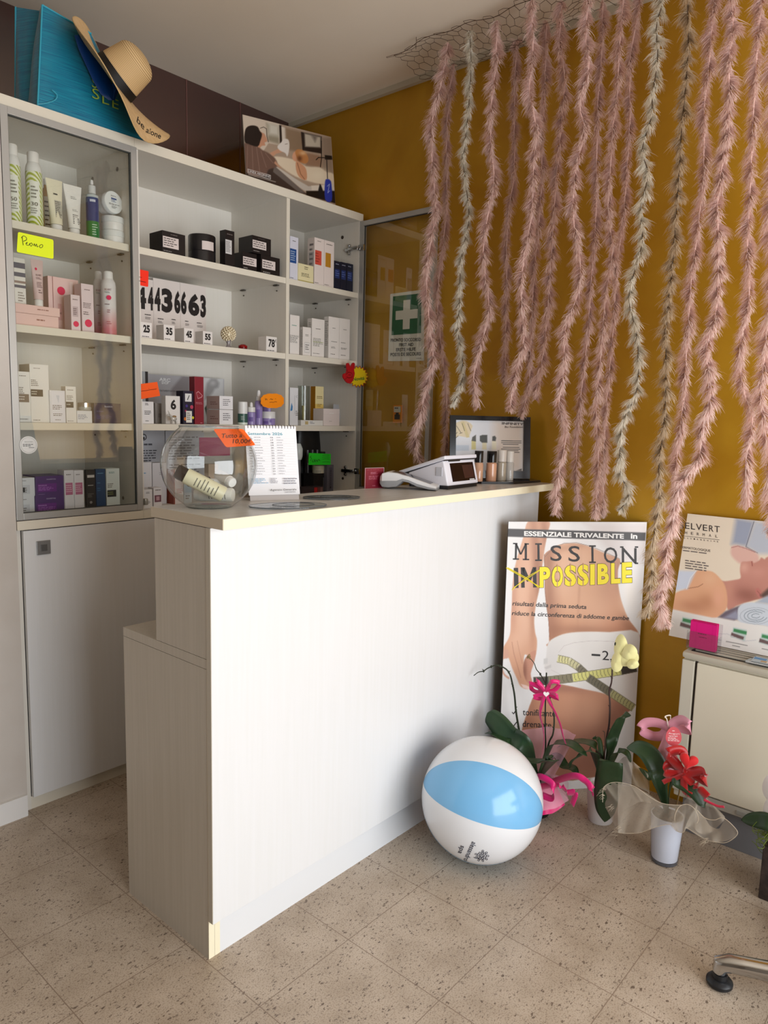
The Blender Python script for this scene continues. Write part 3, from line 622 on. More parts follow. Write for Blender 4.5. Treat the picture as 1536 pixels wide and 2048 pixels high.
o = thing('silver_lidded_jar', 'glass jar with a silver lid on top of the small white box', 'jar', (bx0, 2.50, zj))
MB().lathe([(0, 0), (.0215, 0), (.023, .004), (.023, .012)], (bx0, 2.50, zj), 28).build('jar_body', mat((176, 180, 176), .1, .2), o, smooth=True)
MB().lathe([(.0225, .0122), (.0225, .026), (.021, .027), (0, .027)], (bx0, 2.50, zj), 28).build('lid', mat((190, 190, 186), .2, .9), o, smooth=True)
carton('dark_blue_box', 'wide dark blue box wrapped in film, right end of the third shelf', 'box', VC, 968, 1238, 848, S3, (44, 46, 72), [('t', 'Soskin', .38, .8, .68, .88, (220, 220, 230)), ('l', .08, .55, .4, .62, 1, (110, 112, 160)), ('l', .08, .2, .75, .42, 4, (80, 76, 130))], Yf=2.485, dep=.08, rough=.2)
# ---- bottom compartment behind the glass
zb = WT
hb = rowz(colx(VC(280, 0)[0], zb, 2.49), 2.49, VC(0, 1812)[1])-zb
for k, (yt, lb) in enumerate(((1812, 'white box with grey print at the far left, lower of two'), (1622, 'white box with grey print at the far left, upper of two'))):
    carton('white_square_box', lb, 'box', VC, 150, 358, yt, zb+k*(hb+.0005), (224, 226, 230), [('l', .35, .82, .7, .88, 1, GRY), ('r', .3, .15, .75, .62, (206, 208, 214)), ('l', .34, .2, .7, .5, 3, GRY)]+([('r', .4, .25, .5, .5, (30, 30, 30))] if k else []), Yf=2.49, dep=.09, group='white boxes stacked in the bottom compartment')
hb = rowz(colx(VC(500, 0)[0], zb, 2.485), 2.485, VC(0, 1800)[1])-zb
for k, (yt, lb) in enumerate(((1800, 'deep purple box, lower of the two purple boxes'), (1603, 'deep purple box, upper of the two purple boxes'))):
    carton('purple_box', lb, 'box', VC, 367, 660, yt, zb+k*(hb+.0005), (78, 46, 108), [('t', 'MAVIPEPTIDE', .38, .8, .7, .86, (190, 180, 210)), ('r', .06, .2, .72, .62, (104, 36, 128)), ('t', 'REMODELER', .09, .5, .38, .56, (206, 160, 220)), ('l', .09, .26, .68, .46, 3, (170, 110, 190)), ('l', .08, .06, .3, .1, 1, (160, 130, 180))], Yf=2.485, dep=.1, group='purple boxes in the bottom compartment')
for k, (a, c, lb) in enumerate(((668, 765, 'slim white box with a pink panel, next to the purple boxes'), (768, 865, 'slim white box with a pink panel, next to the black carton'))):
    carton('slim_white_box', lb, 'box', VC, a, c, 1540, zb, (228, 226, 232), [('l', .2, .88, .85, .92, 1, GRY), ('r', .1, .45, .85, .72, (190, 110, 146)), ('l', .14, .5, .8, .68, 4, (226, 190, 206)), ('l', .2, .04, .8, .07, 1, GRY)], Yf=2.478, dep=.05, group='slim boxes with pink panels')
carton('slim_black_carton', 'slim black carton between the pink-labelled and blue boxes', 'box', VC, 893, 982, 1535, zb, (32, 26, 26), [('r', .1, .82, .9, .88, (206, 200, 196)), ('l', .15, .62, .85, .66, 1, (190, 184, 180)), ('l', .1, .36, .8, .46, 3, (120, 116, 110)), ('c', .45, .25, .15, (150, 146, 140))], Yf=2.476, xs=876)
carton('slim_blue_carton', 'slim dark blue carton right of the black one', 'box', VC, 992, 1085, 1528, zb, (24, 62, 104), [('l', .15, .88, .8, .92, 1, (110, 160, 190)), ('l', .1, .66, .5, .7, 1, (80, 130, 170)), ('l', .1, .48, .6, .58, 2, (60, 110, 150))], Yf=2.478, xs=972)
carton('slim_white_carton', 'slim white carton with a black label, rightmost behind the glass door', 'box', VC, 1095, 1230, 1523, zb, (222, 230, 228), [('l', .2, .88, .8, .93, 2, (80, 140, 140)), ('l', .08, .55, .65, .66, 3, GRY), ('r', .05, .34, .72, .5, (30, 32, 30)), ('l', .08, .38, .5, .47, 2, (140, 150, 90))], Yf=2.478, dep=.06)
# ---- middle compartment, top shelf: black range
BK = (26, 20, 20); LBL = (218, 206, 202)
carton('black_box', 'wide black box with a white label, leftmost on the middle top shelf', 'box', VD, 460, 742, 245, S1, BK, [('l', .36, .84, .66, .92, 1, (120, 110, 106)), ('r', .02, .28, .7, .76, LBL), ('l', .06, .33, .66, .72, 4, (90, 84, 82)), ('l', .04, .1, .4, .16, 1, (150, 146, 142))], Yf=2.475, xs=303, side=[('l', .1, .1, .9, .9, 10, (46, 40, 38))])
root, c, r, h = bottle('black_jar', 'round black jar with a white label on the middle top shelf', 'jar', VD, 790, 1100, 325, S1, [('jar_body', [(0, 0), (1, 0), (1, .4), (.99, .42)], (38, 36, 38), dict(rough=.2)), ('lid', [(1, .425), (1, .96), (.96, 1), (0, 1)], (34, 32, 34), dict(rough=.25))], Yf=2.535)
mb = MB(); an = math.degrees(math.atan2(-c[1], -c[0])); patch(mb, c, r, an+0, an+55, S1+.45*h, S1+.75*h, mat(LBL)); mb.build('white_label', None, root, fix=False)
carton('tall_black_carton', 'tall narrow black carton with a white label, behind the stacked black boxes', 'box', VD, 1232, 1345, 238, S1, BK, [('l', .2, .86, .8, .92, 1, (110, 100, 96)), ('r', .02, .36, .7, .74, (206, 204, 204)), ('l', .08, .4, .62, .7, 7, (110, 106, 104))], Yf=2.48, xs=1165)
o1 = carton('black_box', 'black box with a white label, lower left of the three stacked', 'box', VE, 266, 400, 398, S1, BK, [('r', .02, .3, .98, .75, LBL), ('l', .06, .34, .9, .7, 3, (90, 84, 82)), ('l', .06, .08, .5, .18, 1, (150, 146, 142))], Yf=2.47, xs=None, dep=.09, group='stacked black boxes')
o2 = carton('black_box', 'black box with a white label, lower right of the three stacked', 'box', VE, 442, 622, 425, S1, BK, [('r', .06, .3, .75, .76, LBL), ('l', .1, .34, .7, .7, 3, (90, 84, 82)), ('l', .1, .06, .5, .16, 1, (150, 146, 142))], Yf=2.47, dep=.09, group='stacked black boxes')
zt = S1+max(v.co.z for v in o1.data.vertices)+.001
zt = max(zt, S1+max(v.co.z for v in o2.data.vertices)+.001)
carton('black_box', 'black box with a white label resting on top of the two others', 'box', VE, 357, 537, 238, zt, BK, [('l', .3, .84, .7, .92, 1, (90, 80, 78)), ('r', .02, .28, .74, .74, LBL), ('l', .06, .33, .7, .7, 3, (90, 84, 82)), ('l', .06, .08, .4, .16, 1, (150, 146, 142))], Yf=2.475, dep=.09, group='stacked black boxes')
# ---- middle compartment, second shelf: numbered cartons
PW = (226, 216, 210)
NB = [(128, 356, 822, 'large white carton with a bold 4, half hidden by the cabinet door edge'), (358, 684, 832, 'large white carton with a bold 43, centre of the row at the back'), (686, 998, 890, 'large white carton with a bold 663, right of the row at the back')]
big = []
for a, c_, yt, lb in NB: big.append(carton('numbered_display_carton', lb, 'box', VD, a, c_, yt, S2, PW, [], Yf=2.70, dep=.07, group='large numbered cartons'))
def digit(par, ch, xa, ya, xb, yb, Yp=2.6985):      # corners in VD pixels: left top to right bottom
    L0 = onY(Yp, *VD(xa, yb)); R0 = onY(Yp, *VD(xb, yb+(xb-xa)*.2)); T0 = onY(Yp, *VD(xa, ya)); h = T0[2]-L0[2]
    mb = MB(); write(mb, ch, (L0[0], Yp, L0[2]), (R0[0]-L0[0], 0, 0), (0, 0, h), mat((24, 16, 16)), bold=.055, lift=.0004); mb.build('big_digit', None, par, fix=False)
digit(big[0], '4', 135, 925, 262, 1205); digit(big[1], '4', 365, 935, 438, 1235); digit(big[0], '4', 285, 930, 350, 1228)
digit(big[1], '3', 452, 945, 585, 1250); digit(big[1], '6', 608, 985, 682, 1265); digit(big[2], '6', 688, 990, 758, 1275); digit(big[2], '6', 780, 1015, 915, 1290); digit(big[2], '3', 928, 1030, 996, 1315)
for par, (a, c_, y) in ((big[0], (240, 330, 1340)), (big[1], (400, 480, 1390)), (big[1], (570, 640, 1400)), (big[2], (735, 810, 1420)), (big[2], (880, 965, 1440))):
    L0 = onY(2.6985, *VD(a, y)); R0 = onY(2.6985, *VD(c_, y)); mb = MB(); deco(mb, (L0[0], 2.6985, L0[2]), (R0[0]-L0[0], 0, 0), (0, 0, .022), [('l', .1, 0, .9, .45, 2, (90, 80, 76)), ('l', .05, .65, .95, 1, 1, (40, 34, 32))], a); mb.build('small_print', None, par, fix=False)
for num, a, c_, yt, sx in (('25', 197, 333, 1372, 130), ('35', 477, 610, 1405, 385), ('45', 727, 845, 1448, 615), ('55', 959, 1075, 1485, 862)):
    carton('price_cube', 'small white price cube numbered %s, %s' % (num, {'25': 'leftmost of the row, by the door frame', '35': 'second of the row, right of the leftmost', '45': 'third of the row before the large cartons', '55': 'right end of the row, nearest the beaded ornament'}[num]), 'price cube', VD, a, c_, yt, S2, (228, 222, 218), [('t', num, .2, .38, .8, .86, (24, 20, 20), .05), ('l', .1, .08, .9, .18, 1, (70, 66, 64))], Yf=2.475, xs=sx, group='numbered price cubes', maxd=.07)
carton('price_cube', 'white price cube numbered 78, standing alone near the divider', 'price cube', VE, 492, 593, 1210, S2, (228, 222, 216), [('t', '78', .2, .34, .8, .86, (24, 20, 20), .03), ('t', '€', .82, .66, .96, .86, (24, 20, 20)), ('l', .1, .06, .9, .16, 1, (70, 66, 64))], Yf=2.475, xs=415, group='numbered price cubes', maxd=.08)
# beaded ornament and red trinket box
bc = onY(2.53, *VD(1270, 1500)); br = .029
o = thing('beaded_ball_ornament', 'ball ornament of pearly beads on a small grey foot', 'ornament', (bc[0], 2.53, S2))
bc = np.array((bc[0], 2.53, S2+.062))
mb = MB()
for i in range(110):
    t = math.acos(1-2*(i+.5)/110); p = math.pi*(1+5**.5)*i; mb.sphere(bc+br*np.array((math.sin(t)*math.cos(p), math.sin(t)*math.sin(p), math.cos(t))), .0042, None, 8, 6)
mb.sphere(bc, br*.93, None, 16, 10); mb.build('bead_ball', mat((226, 212, 182), .25, .25), o, smooth=True)
MB().lathe([(0, 0), (.017, 0), (.015, .006), (.008, .014), (.007, .022), (.012, .036)], (bc[0], 2.53, S2+.0003), 20).build('foot', mat((150, 144, 146), .3, .2), o, smooth=True)
rx = colx(VD(1448, 0)[0], S2, 2.51)
o = thing('red_trinket_box', 'small glossy dark red lidded trinket box', 'box', (rx, 2.51, S2))
MB().lathe([(0, .0003), (.014, .0003), (.019, .006), (.019, .012)], (rx, 2.51, S2), 24).build('dish', mat((120, 10, 14), .15), o, smooth=True)
MB().lathe([(.0195, .0122), (.019, .018), (.012, .0235), (0, .025)], (rx, 2.51, S2), 24).build('lid', mat((140, 12, 18), .12), o, smooth=True)
# ---- middle compartment, third shelf
bp = thing('photo_display_board', 'grey photo display board standing against the back of the third shelf', 'board', (1.87, 2.79, S3))
pa = onY(2.79, *VF(150, 268)); pb = onY(2.79, *VF(1188, 340)); z1 = pa[2]-.004
MB().box(pa[0], pb[0], 2.786, 2.796, S3+.0003, z1).build('panel', mat((190, 188, 190), .3), bp)
def p_board(p):
    f = lambda l: [VF(*q) for q in l]
    p.fill(f([(285, 262), (780, 290), (780, 560), (285, 560)]), (176, 174, 178)); p.fill(f([(560, 470), (700, 300), (780, 300), (780, 520), (560, 560)]), (136, 130, 132), 3)
    p.fill(f([(945, 320), (1185, 340), (1185, 900), (945, 900)]), (212, 212, 212)); p.fill(f([(960, 520), (985, 400), (1040, 340), (1100, 345), (1135, 400), (1125, 450), (1080, 470), (1060, 510), (1020, 560), (960, 600)]), (156, 154, 154), 3)
    p.blob(*VF(1060, 400), 6, 5, (190, 188, 188)); p.fill(f([(960, 700), (1000, 640), (1040, 560), (1045, 660), (1000, 720), (1020, 860), (990, 820), (970, 740)]), (60, 76, 60), 1)
picture('printed_photo', (pa[0]+.001, 2.786, S3+.002), (pb[0]-.001, 2.786, S3+.002), (pa[0]+.001, 2.786, z1-.001), 160, 70, p_board, (186, 184, 188), bp)
mb = MB(); n3 = ((0, 1, 0), 2.785)
def wpx(mb, txt, vw, xa, ya, xb, yb, cap, plane, m, **k):    # lettering between two pixels on a plane
    a = onp(*plane, *vw(xa, ya)); b = onp(*plane, *vw(xb, yb)); c = onp(*plane, *vw(xa, ya-cap)); x = b-a; y = c-a
    write(mb, txt, a, x, y, m, **k)
wpx(mb, 'ARC', VF, 410, 372, 545, 385, 42, n3, mat((236, 236, 236)), bold=.03); wpx(mb, 'SHOP', VF, 440, 410, 525, 415, 34, n3, mat((236, 236, 236)), bold=.03)
wpx(mb, 'TRATTAMENTI DAY SPA', VF, 415, 500, 610, 508, 22, n3, mat((90, 88, 90)))
mb.build('board_lettering', None, bp, fix=False)
carton('clear_bottle_carton', 'dark-edged clear pack at the left end of the third shelf', 'box', VF, 165, 285, 252, S3, (150, 156, 160), [('r', .72, .2, 1, 1, (22, 20, 22)), ('r', .1, .3, .4, .7, (186, 196, 214)), ('r', .1, 0, 1, .2, (24, 22, 24))], Yf=2.56, dep=.03, rough=.15)
carton('white_number_carton', 'white carton with fine print at the left end of the third shelf', 'box', VF, 160, 347, 617, S3, (230, 228, 228), [('r', .14, 0, .15, 1, (120, 118, 118)), ('l', .45, .82, .7, .94, 2, INK), ('l', .4, .4, .85, .6, 3, INK), ('l', .45, .1, .75, .16, 1, INK)], Yf=2.472, dep=.05)
carton('grey_beige_carton', 'grey-beige carton behind the white number six carton', 'box', VF, 368, 480, 640, S3, (176, 168, 162), [('l', .3, .3, .8, .5, 3, (110, 104, 100))], Yf=2.56, dep=.06)  # carton in one even grey-beige with fine print
carton('number_six_carton', 'white carton printed with a bold 6 behind the glass donkey figurine', 'box', VF, 492, 665, 550, S3, (230, 226, 222), [('t', '6', .34, .52, .72, .88, (24, 20, 20), .04)], Yf=2.49, xs=440, side=[], maxd=.05)
carton('floral_navy_box', 'dark navy carton with a colourful floral pattern and white labels', 'box', VF, 707, 828, 490, S3, (26, 20, 48), [('r', .15, .68, .8, .92, (226, 224, 224)), ('p', [(.35, .74), (.55, .88), (.6, .86), (.42, .72)], (60, 60, 60)), ('c', .8, .52, .16, (190, 60, 90)), ('c', .3, .55, .12, (70, 50, 130)), ('c', .15, .16, .14, (214, 120, 40)), ('c', .9, .2, .12, (214, 206, 50)), ('c', .2, .4, .1, (150, 40, 80)), ('r', .22, .05, .8, .4, (224, 222, 214)), ('l', .3, .12, .72, .36, 4, INK)], Yf=2.478, xs=620)
carton('tall_dark_red_carton', 'tall dark red carton with a fine line emblem', 'box', VF, 842, 950, 318, S3, (132, 28, 44), [('p', [(.15, .66), (.35, .53), (.8, .57), (.88, .61), (.4, .7)], (196, 130, 138)), ('p', [(.2, .65), (.38, .55), (.74, .585), (.8, .61), (.4, .68)], (140, 34, 50)), ('l', .1, .42, .95, .47, 2, (196, 120, 130)), ('l', .6, .02, .95, .04, 1, (220, 170, 176))], Yf=2.480, xs=778)
hb = rowz(colx(VF(1220, 0)[0], S3, 2.478), 2.478, VF(0, 718)[1])-S3
for k, yt in enumerate((718, 552)):
    carton('blush_gift_carton', 'white-fronted blush carton, %s of the stacked pair on the third shelf' % ('upper' if k else 'lower'), 'box', VF, 1140, 1300, yt, S3+k*(hb+.0004), (232, 230, 232), [('l', .25, .25, .85, .8, 4, (120, 116, 120))], Yf=2.478, dep=.09, group='stacked blush cartons', side=[('r', .02, .02, .98, .98, (196, 168, 162)), ('l', .3, .3, .9, .6, 2, (150, 110, 106))])
# small glass donkey
gx = colx(VF(565, 0)[0], S3, 2.468); gz = S3+.0005; GF = mat((226, 222, 214), .08, .15, 'pale_glass', trans=.35)
gd = thing('glass_animal_figurine', 'small shiny glass donkey figurine in front of the number six carton', 'figurine', (gx, 2.455, S3))
mb = MB(); y0 = 2.468-.012
mb.sphere((gx, y0, gz+.02), .011, None, 16, 10, (1.25, .8, .85))
mb.tube([(gx-.008, y0, gz+.024), (gx-.016, y0, gz+.033), (gx-.02, y0, gz+.037)], [.006, .0045, .004], 8).sphere((gx-.023, y0, gz+.034), .0048, None, 12, 8, (1.5, .8, .8))
for dx in (-.008, .009):
    for dy in (-.004, .004): mb.tube([(gx+dx, y0+dy, gz+.014), (gx+dx*1.15, y0+dy, gz)], [.0034, .0024], 8)
mb.tube([(gx-.02, y0-.002, gz+.04), (gx-.026, y0-.003, gz+.05)], [.0022, .0006], 6).tube([(gx-.018, y0+.002, gz+.04), (gx-.021, y0+.003, gz+.052)], [.0022, .0006], 6)
mb.build('donkey_body', GF, gd, smooth=True)
MB().sphere((gx+.003, y0, gz+.029), .0075, None, 14, 8, (1.2, 1.0, .55)).build('amber_saddle', mat((160, 126, 84), .15), gd, smooth=True)
# toiletries
LV = (152, 136, 190)
bottle('roll_on_bottle', 'roll-on bottle with a tall white cap and green band', 'bottle', VG, 127, 211, 498, S3, [('bottle_body', [(0, 0), (1, 0), (1, .48)], (60, 96, 86), dict(rough=.3)), ('cap', [(.97, .482), (.97, .985), (.9, 1), (0, 1)], (232, 232, 230), dict(rough=.35)), ('base_band', [(1.01, 0), (1.01, .1)], (214, 226, 214), dict(rough=.35))], Yf=2.495, labels=lines(-20, 40, .2, .4, 3, (190, 200, 190)))
bottle('dropper_bottle', 'small lavender bottle with a white dropper top', 'bottle', VG, 216, 287, 503, S3, [('bottle_body', [(0, 0), (1, 0), (1, .5), (.96, .56)], LV, dict(rough=.3)), ('collar', [(.97, .57), (.97, .78), (.5, .8)], (228, 226, 222), dict(rough=.35)), ('dropper_bulb', [(.38, .8), (.36, .95), (.2, 1), (0, 1)], (232, 230, 228), dict(rough=.35))], Yf=2.495, labels=[(-30, 25, .15, .35, (108, 86, 156))])
bottle('spray_bottle', 'tall lavender spray bottle with a white pump among the toiletries', 'bottle', VG, 290, 355, 388, S3, [('bottle_body', [(0, 0), (1, 0), (1, .64), (.86, .69), (.5, .7)], LV, dict(rough=.3)), ('collar', [(.72, .7), (.72, .81), (.4, .82)], (224, 224, 224), dict(rough=.35)), ('spray_pump', [(.5, .82), (.46, .93), (.3, 1), (0, 1)], (230, 230, 230), dict(rough=.3))], Yf=2.495, labels=[(-30, 20, .2, .45, (120, 98, 166))])
bottle('lavender_jar', 'lavender jar standing behind, partly covered by the orange cloud card', 'jar', VG, 362, 460, 540, S3, [('jar_body', [(0, 0), (1, 0), (1, .7)], LV, dict(rough=.3)), ('lid', [(1.02, .7), (1.02, 1), (0, 1)], (142, 122, 184), dict(rough=.3))], Yf=2.575)
bottle('lavender_jar', 'lavender marbled jar with a white lid, front right of the toiletries', 'jar', VG, 358, 472, 592, S3, [('jar_body', [(0, 0), (1, 0), (1, .5)], LV, dict(rough=.3)), ('lid', [(1.02, .5), (1.02, .97), (.98, 1), (0, 1)], (226, 226, 226), dict(rough=.3))], Yf=2.50, labels=[(-40, 0, .1, .3, (112, 90, 160)), (10, 30, .2, .42, (120, 98, 166))])
# ---- right compartment, top shelf
RW = (228, 216, 210)
carton('blue_label_carton', 'white carton with a blue square, left of the right top shelf', 'box', VE, 719, 797, 247, S1, (214, 214, 226), [('l', .3, .88, .9, .92, 1, GRY), ('r', 0, .4, .76, .72, (36, 78, 140)), ('l', .06, .44, .7, .68, 5, (170, 186, 210)), ('l', .05, .04, .7, .07, 1, GRY)], Yf=2.475, dep=.04)
carton('low_cream_box', 'low cream box in front, right top shelf', 'box', VE, 799, 944, 507, S1, (226, 216, 172), [('l', .4, .7, .75, .9, 2, (90, 84, 60)), ('l', .2, .3, .85, .52, 3, (90, 84, 60)), ('r', 0, .06, 1, .1, (176, 160, 80))], Yf=2.470, dep=.05)
carton('red_label_carton', 'white carton with a red square, right top shelf', 'box', VE, 952, 1044, 260, S1, RW, [('l', .3, .92, .8, .95, 1, GRY), ('r', .06, .44, .72, .74, (206, 78, 62)), ('l', .1, .48, .6, .7, 4, (150, 50, 40)), ('l', .05, .04, .6, .07, 1, GRY)], Yf=2.475, xs=886, side=[('r', .2, .3, .9, .7, (190, 184, 184)), ('l', .3, .4, .9, .9, 5, (120, 116, 116))], maxd=.08)
carton('gold_label_carton', 'white carton with a gold square, right top shelf', 'box', VE, 1046, 1139, 286, S1, RW, [('l', .2, .9, .85, .94, 1, GRY), ('r', .12, .44, .66, .74, (184, 130, 34)), ('l', .05, .04, .6, .07, 1, GRY)], Yf=2.475, dep=.06)
for k, (a, c_) in enumerate(((1143, 1202), (1205, 1260), (1263, 1323))):
    carton('navy_carton', 'slim navy carton, %s of three at the right of the top shelf' % ('left', 'middle', 'right')[k], 'box', VE, a, c_, 484+k*12, S1, (22, 26, 46), [('l', .2, .86, .9, .92, 1, (150, 156, 180)), ('r', .1, .4, .85, .72, (34, 50, 104)), ('l', .16, .46, .8, .68, 3, (90, 110, 170))], Yf=2.475, dep=.05, group='three slim navy cartons')
# second shelf right
for lb, a, c_, yt, sx, its in (
    ('white carton with a green logo, left end of the right second shelf', 719, 809, 1003, None, [('l', .2, .72, .8, .76, 1, (80, 150, 130)), ('l', 0, .3, .95, .5, 8, (120, 118, 112))]),
    ('shortest white carton on the right second shelf', 842, 920, 1120, 812, [('l', .3, .68, .85, .76, 2, GRY), ('r', .2, .12, .85, .48, (196, 192, 188)), ('r', .23, .14, .82, .46, (228, 224, 220)), ('l', .3, .2, .75, .42, 3, GRY)]),
    ('white carton with green and grey print, middle of the right second shelf', 928, 1047, 1037, 884, [('l', .3, .72, .7, .76, 1, GRY), ('l', .1, .28, .9, .5, 7, (130, 128, 116)), ('r', .1, .395, .92, .405, (160, 176, 80)), ('l', .1, .08, .7, .11, 1, GRY)]),
    ('tall plain white carton, left of the last pair', 1088, 1190, 1020, 1042, [('l', .35, .72, .7, .75, 1, GRY), ('l', .25, .4, .8, .43, 1, GRY), ('l', .25, .25, .8, .3, 2, GRY), ('l', .2, .1, .85, .13, 1, GRY)]),
    ('tall plain white carton, rightmost on the right second shelf', 1192, 1290, 1036, None, [('l', .35, .72, .7, .75, 1, GRY), ('l', .15, .4, .75, .43, 1, GRY), ('l', .15, .25, .75, .3, 2, GRY), ('l', .15, .1, .85, .13, 1, GRY)])):
    carton('white_carton', lb, 'box', VE, a, c_, yt, S2, (230, 224, 218), its, Yf=2.475, xs=sx, dep=.06, group=None, side=[('l', .3, .3, .95, .9, 14, (150, 146, 140))] if sx else (), maxd=.09)
# third shelf right
carton('drop_print_carton', 'white carton with a blue drop, left end of the right third shelf', 'box', VG, 622, 700, 360, S3, (222, 222, 224), [('p', [(.05, .4), (.2, .6), (.34, .5), (.3, .4), (.1, .38)], (70, 130, 180)), ('r', .56, .3, .58, .8, (140, 140, 140)), ('l', .7, .25, 1, .4, 3, GRY), ('t', 'C', .75, .74, .9, .8, GRY)], Yf=2.475, dep=.05)
bottle('clear_cylinder', 'clear tall cylinder holding a pale gold ampoule pack', 'container', VG, 706, 800, 345, S3, [('clear_tube', [(1, 0), (1, 1), (.97, 1), (.97, .0)], glass_mat('clear_plastic', (.86, .88, .86), .1, .8, edge=.3), {}), ('base_disc', [(0, 0), (.95, 0), (.95, .03), (0, .03)], (170, 170, 160), dict(rough=.3)), ('gold_insert', [(0, .031), (.3, .031), (.3, .5), (0, .5)], (206, 190, 130), dict(rough=.4))], Yf=2.565)
carton('gold_carton', 'tall golden carton with a cream front, right third shelf', 'box', VG, 864, 942, 348, S3+.0, (206, 164, 60), [('r', 0, .55, 1, 1, (226, 212, 160)), ('r', 0, .4, 1, .55, (220, 190, 104)), ('l', .2, .68, .85, .76, 2, (110, 84, 30)), ('l', .2, .48, .8, .56, 2, (120, 90, 30)), ('r', .3, .0, .36, .12, (150, 110, 30)), ('r', .6, 0, .66, .14, (150, 110, 30))], Yf=2.535, xs=820, side=[('r', 0, 0, 1, 1, (170, 112, 10))], rough=.3)
carton('flat_white_carton', 'flat white carton lying in front of the golden carton', 'box', VG, 730, 940, 673, S3, (222, 220, 214), [('r', .18, .2, .32, .8, (190, 170, 120)), ('l', .4, .3, .6, .8, 2, (120, 120, 140))], Yf=2.470, dep=.04)
carton('white_square_carton', 'square pinkish-white carton before the plastic bag', 'box', VG, 945, 1098, 562, S3, (226, 214, 210), [('l', .35, .68, .7, .78, 1, (236, 232, 230)), ('l', .35, .24, .6, .28, 1, GRY), ('r', 0, .66, 1, .665, (190, 176, 172))], Yf=2.475, dep=.07)
pg = onY(2.56, *VG(1130, 600)); px0 = colx(VG(1052, 0)[0], S3, 2.56); px1 = colx(VG(1220, 0)[0], S3, 2.56)
def bagf(u, v):
    x = px0+(px1-px0)*(u*(1-.18*v)); z = S3+.0005+.105*v; b = .012*math.sin(math.pi*v)+.008*(1-v)+.001
    return x, b, z
mb = MB()
mb.grid(lambda u, v: (bagf(u, v)[0], 2.57-bagf(u, v)[1]*math.sin(math.pi*u)+.0015*math.sin(25*u+9*v), bagf(u, v)[2]-.006*u*v), 14, 10)
mb.grid(lambda u, v: (bagf(u, v)[0], 2.57+bagf(u, v)[1]*math.sin(math.pi*u)+.001, bagf(u, v)[2]-.006*u*v), 14, 10)
tag(mb.build('plastic_bag', mat((196, 198, 204), .25, alpha=.75), smooth=True, fix=False), 'small crumpled translucent plastic bag at the right of the third shelf', 'bag')
# ---- bottom compartment, middle
lf = thing('information_sheet', 'pale grey printed information sheet standing behind the boxes, left of the bowl', 'sheet', (1.60, 2.78, WT))
la = onY(2.76, *VF(160, 936)); lb_ = onY(2.76, *VF(480, 936))
MB().box(la[0], lb_[0], 2.762, 2.765, WT+.0004, 1.30).build('paper', mat((200, 200, 206), .5), lf)
mb = MB(); deco(mb, (la[0], 2.762, WT), (lb_[0]-la[0], 0, 0), (0, 0, .288), [('c', .2, .9, .11, INK), ('c', .2, .9, .08, (200, 200, 206)), ('c', .2, .885, .04, INK), ('l', .05, .76, .6, .82, 1, (90, 90, 96)), ('l', .05, .5, .75, .72, 6, (80, 80, 86)), ('r', 0, .3, .6, .46, (206, 150, 150)), ('r', .05, .3, .35, .4, (110, 90, 70))], 5); mb.build('sheet_print', None, lf, fix=False)
l2 = thing('information_sheet', 'white printed information sheet seen through the round glass bowl', 'sheet', (1.76, 2.78, WT))
MB().box(lb_[0]+.004, lb_[0]+.2, 2.762, 2.765, WT+.0004, 1.298).build('paper', mat((214, 216, 224), .5), l2)
mb = MB(); deco(mb, (lb_[0]+.004, 2.762, WT), (.196, 0, 0), (0, 0, .286), [('l', .08, .55, .9, .92, 9, (120, 120, 130)), ('l', .08, .3, .9, .5, 5, (120, 120, 130))], 6); mb.build('sheet_print', None, l2, fix=False)
carton('blue_logo_carton', 'tall white carton with a blue logo, bottom compartment beside the door frame', 'box', VF, 178, 328, 1355, WT, (226, 226, 230), [('l', .25, .72, .65, .77, 1, (70, 150, 200)), ('l', .15, .2, .7, .24, 1, (110, 80, 70)), ('l', .15, .12, .6, .16, 1, (160, 120, 110))], Yf=2.56, dep=.05)
carton('white_carton', 'tall white carton behind the bowl, right of the blue logo carton', 'box', VF, 336, 500, 1362, WT, (220, 220, 226), [('l', .5, .7, .8, .78, 2, (170, 170, 176))], Yf=2.56, dep=.05)
carton('small_white_carton', 'small white carton with fine print in the bottom compartment, left of the bowl', 'box', VF, 230, 330, 1685, WT, (230, 230, 232), [('l', .25, .78, .75, .88, 2, INK), ('l', .2, .25, .85, .4, 3, (90, 90, 110))], Yf=2.472, dep=.04)
carton('small_plum_carton', 'small white and plum carton in the bottom compartment, left of the bowl', 'box', VF, 347, 445, 1660, WT, (230, 228, 232), [('l', .2, .82, .9, .92, 1, GRY), ('r', .1, .28, .9, .62, (120, 76, 90)), ('r', .3, .36, .7, .56, (196, 160, 170))], Yf=2.472, dep=.04)
carton('rust_carton', 'white and rust-red carton seen through the bowl', 'box', VF, 590, 705, 1440, WT, (220, 214, 212), [('r', 0, 0, .1, 1, (150, 70, 50)), ('l', .3, .3, .95, .45, 3, (190, 90, 80))], Yf=2.52, dep=.05, side=[('r', 0, 0, 1, 1, (150, 70, 50))])
carton('pale_blue_carton', 'white and pale blue carton seen through the bowl', 'box', VF, 712, 805, 1420, WT, (206, 222, 234), [('r', .1, .3, .95, .6, (170, 200, 220)), ('l', .2, .1, .9, .24, 2, GRY)], Yf=2.52, dep=.05)
carton('peach_carton', 'peach and white leaflet carton seen through the right of the bowl', 'box', VF, 1010, 1125, 1375, WT, (226, 204, 180), [('p', [(0, .6), (1, .35), (1, .42), (0, .68)], (60, 60, 66)), ('l', .1, .1, .6, .3, 3, (120, 90, 80))], Yf=2.52, dep=.03)
mg = thing('magenta_card', 'plain magenta card hanging behind the glass bowl', 'card', (1.86, 2.447, 1.25))
ma = onY(2.444, *VF(892, 1060)); mc = onY(2.444, *VF(1262, 1270))
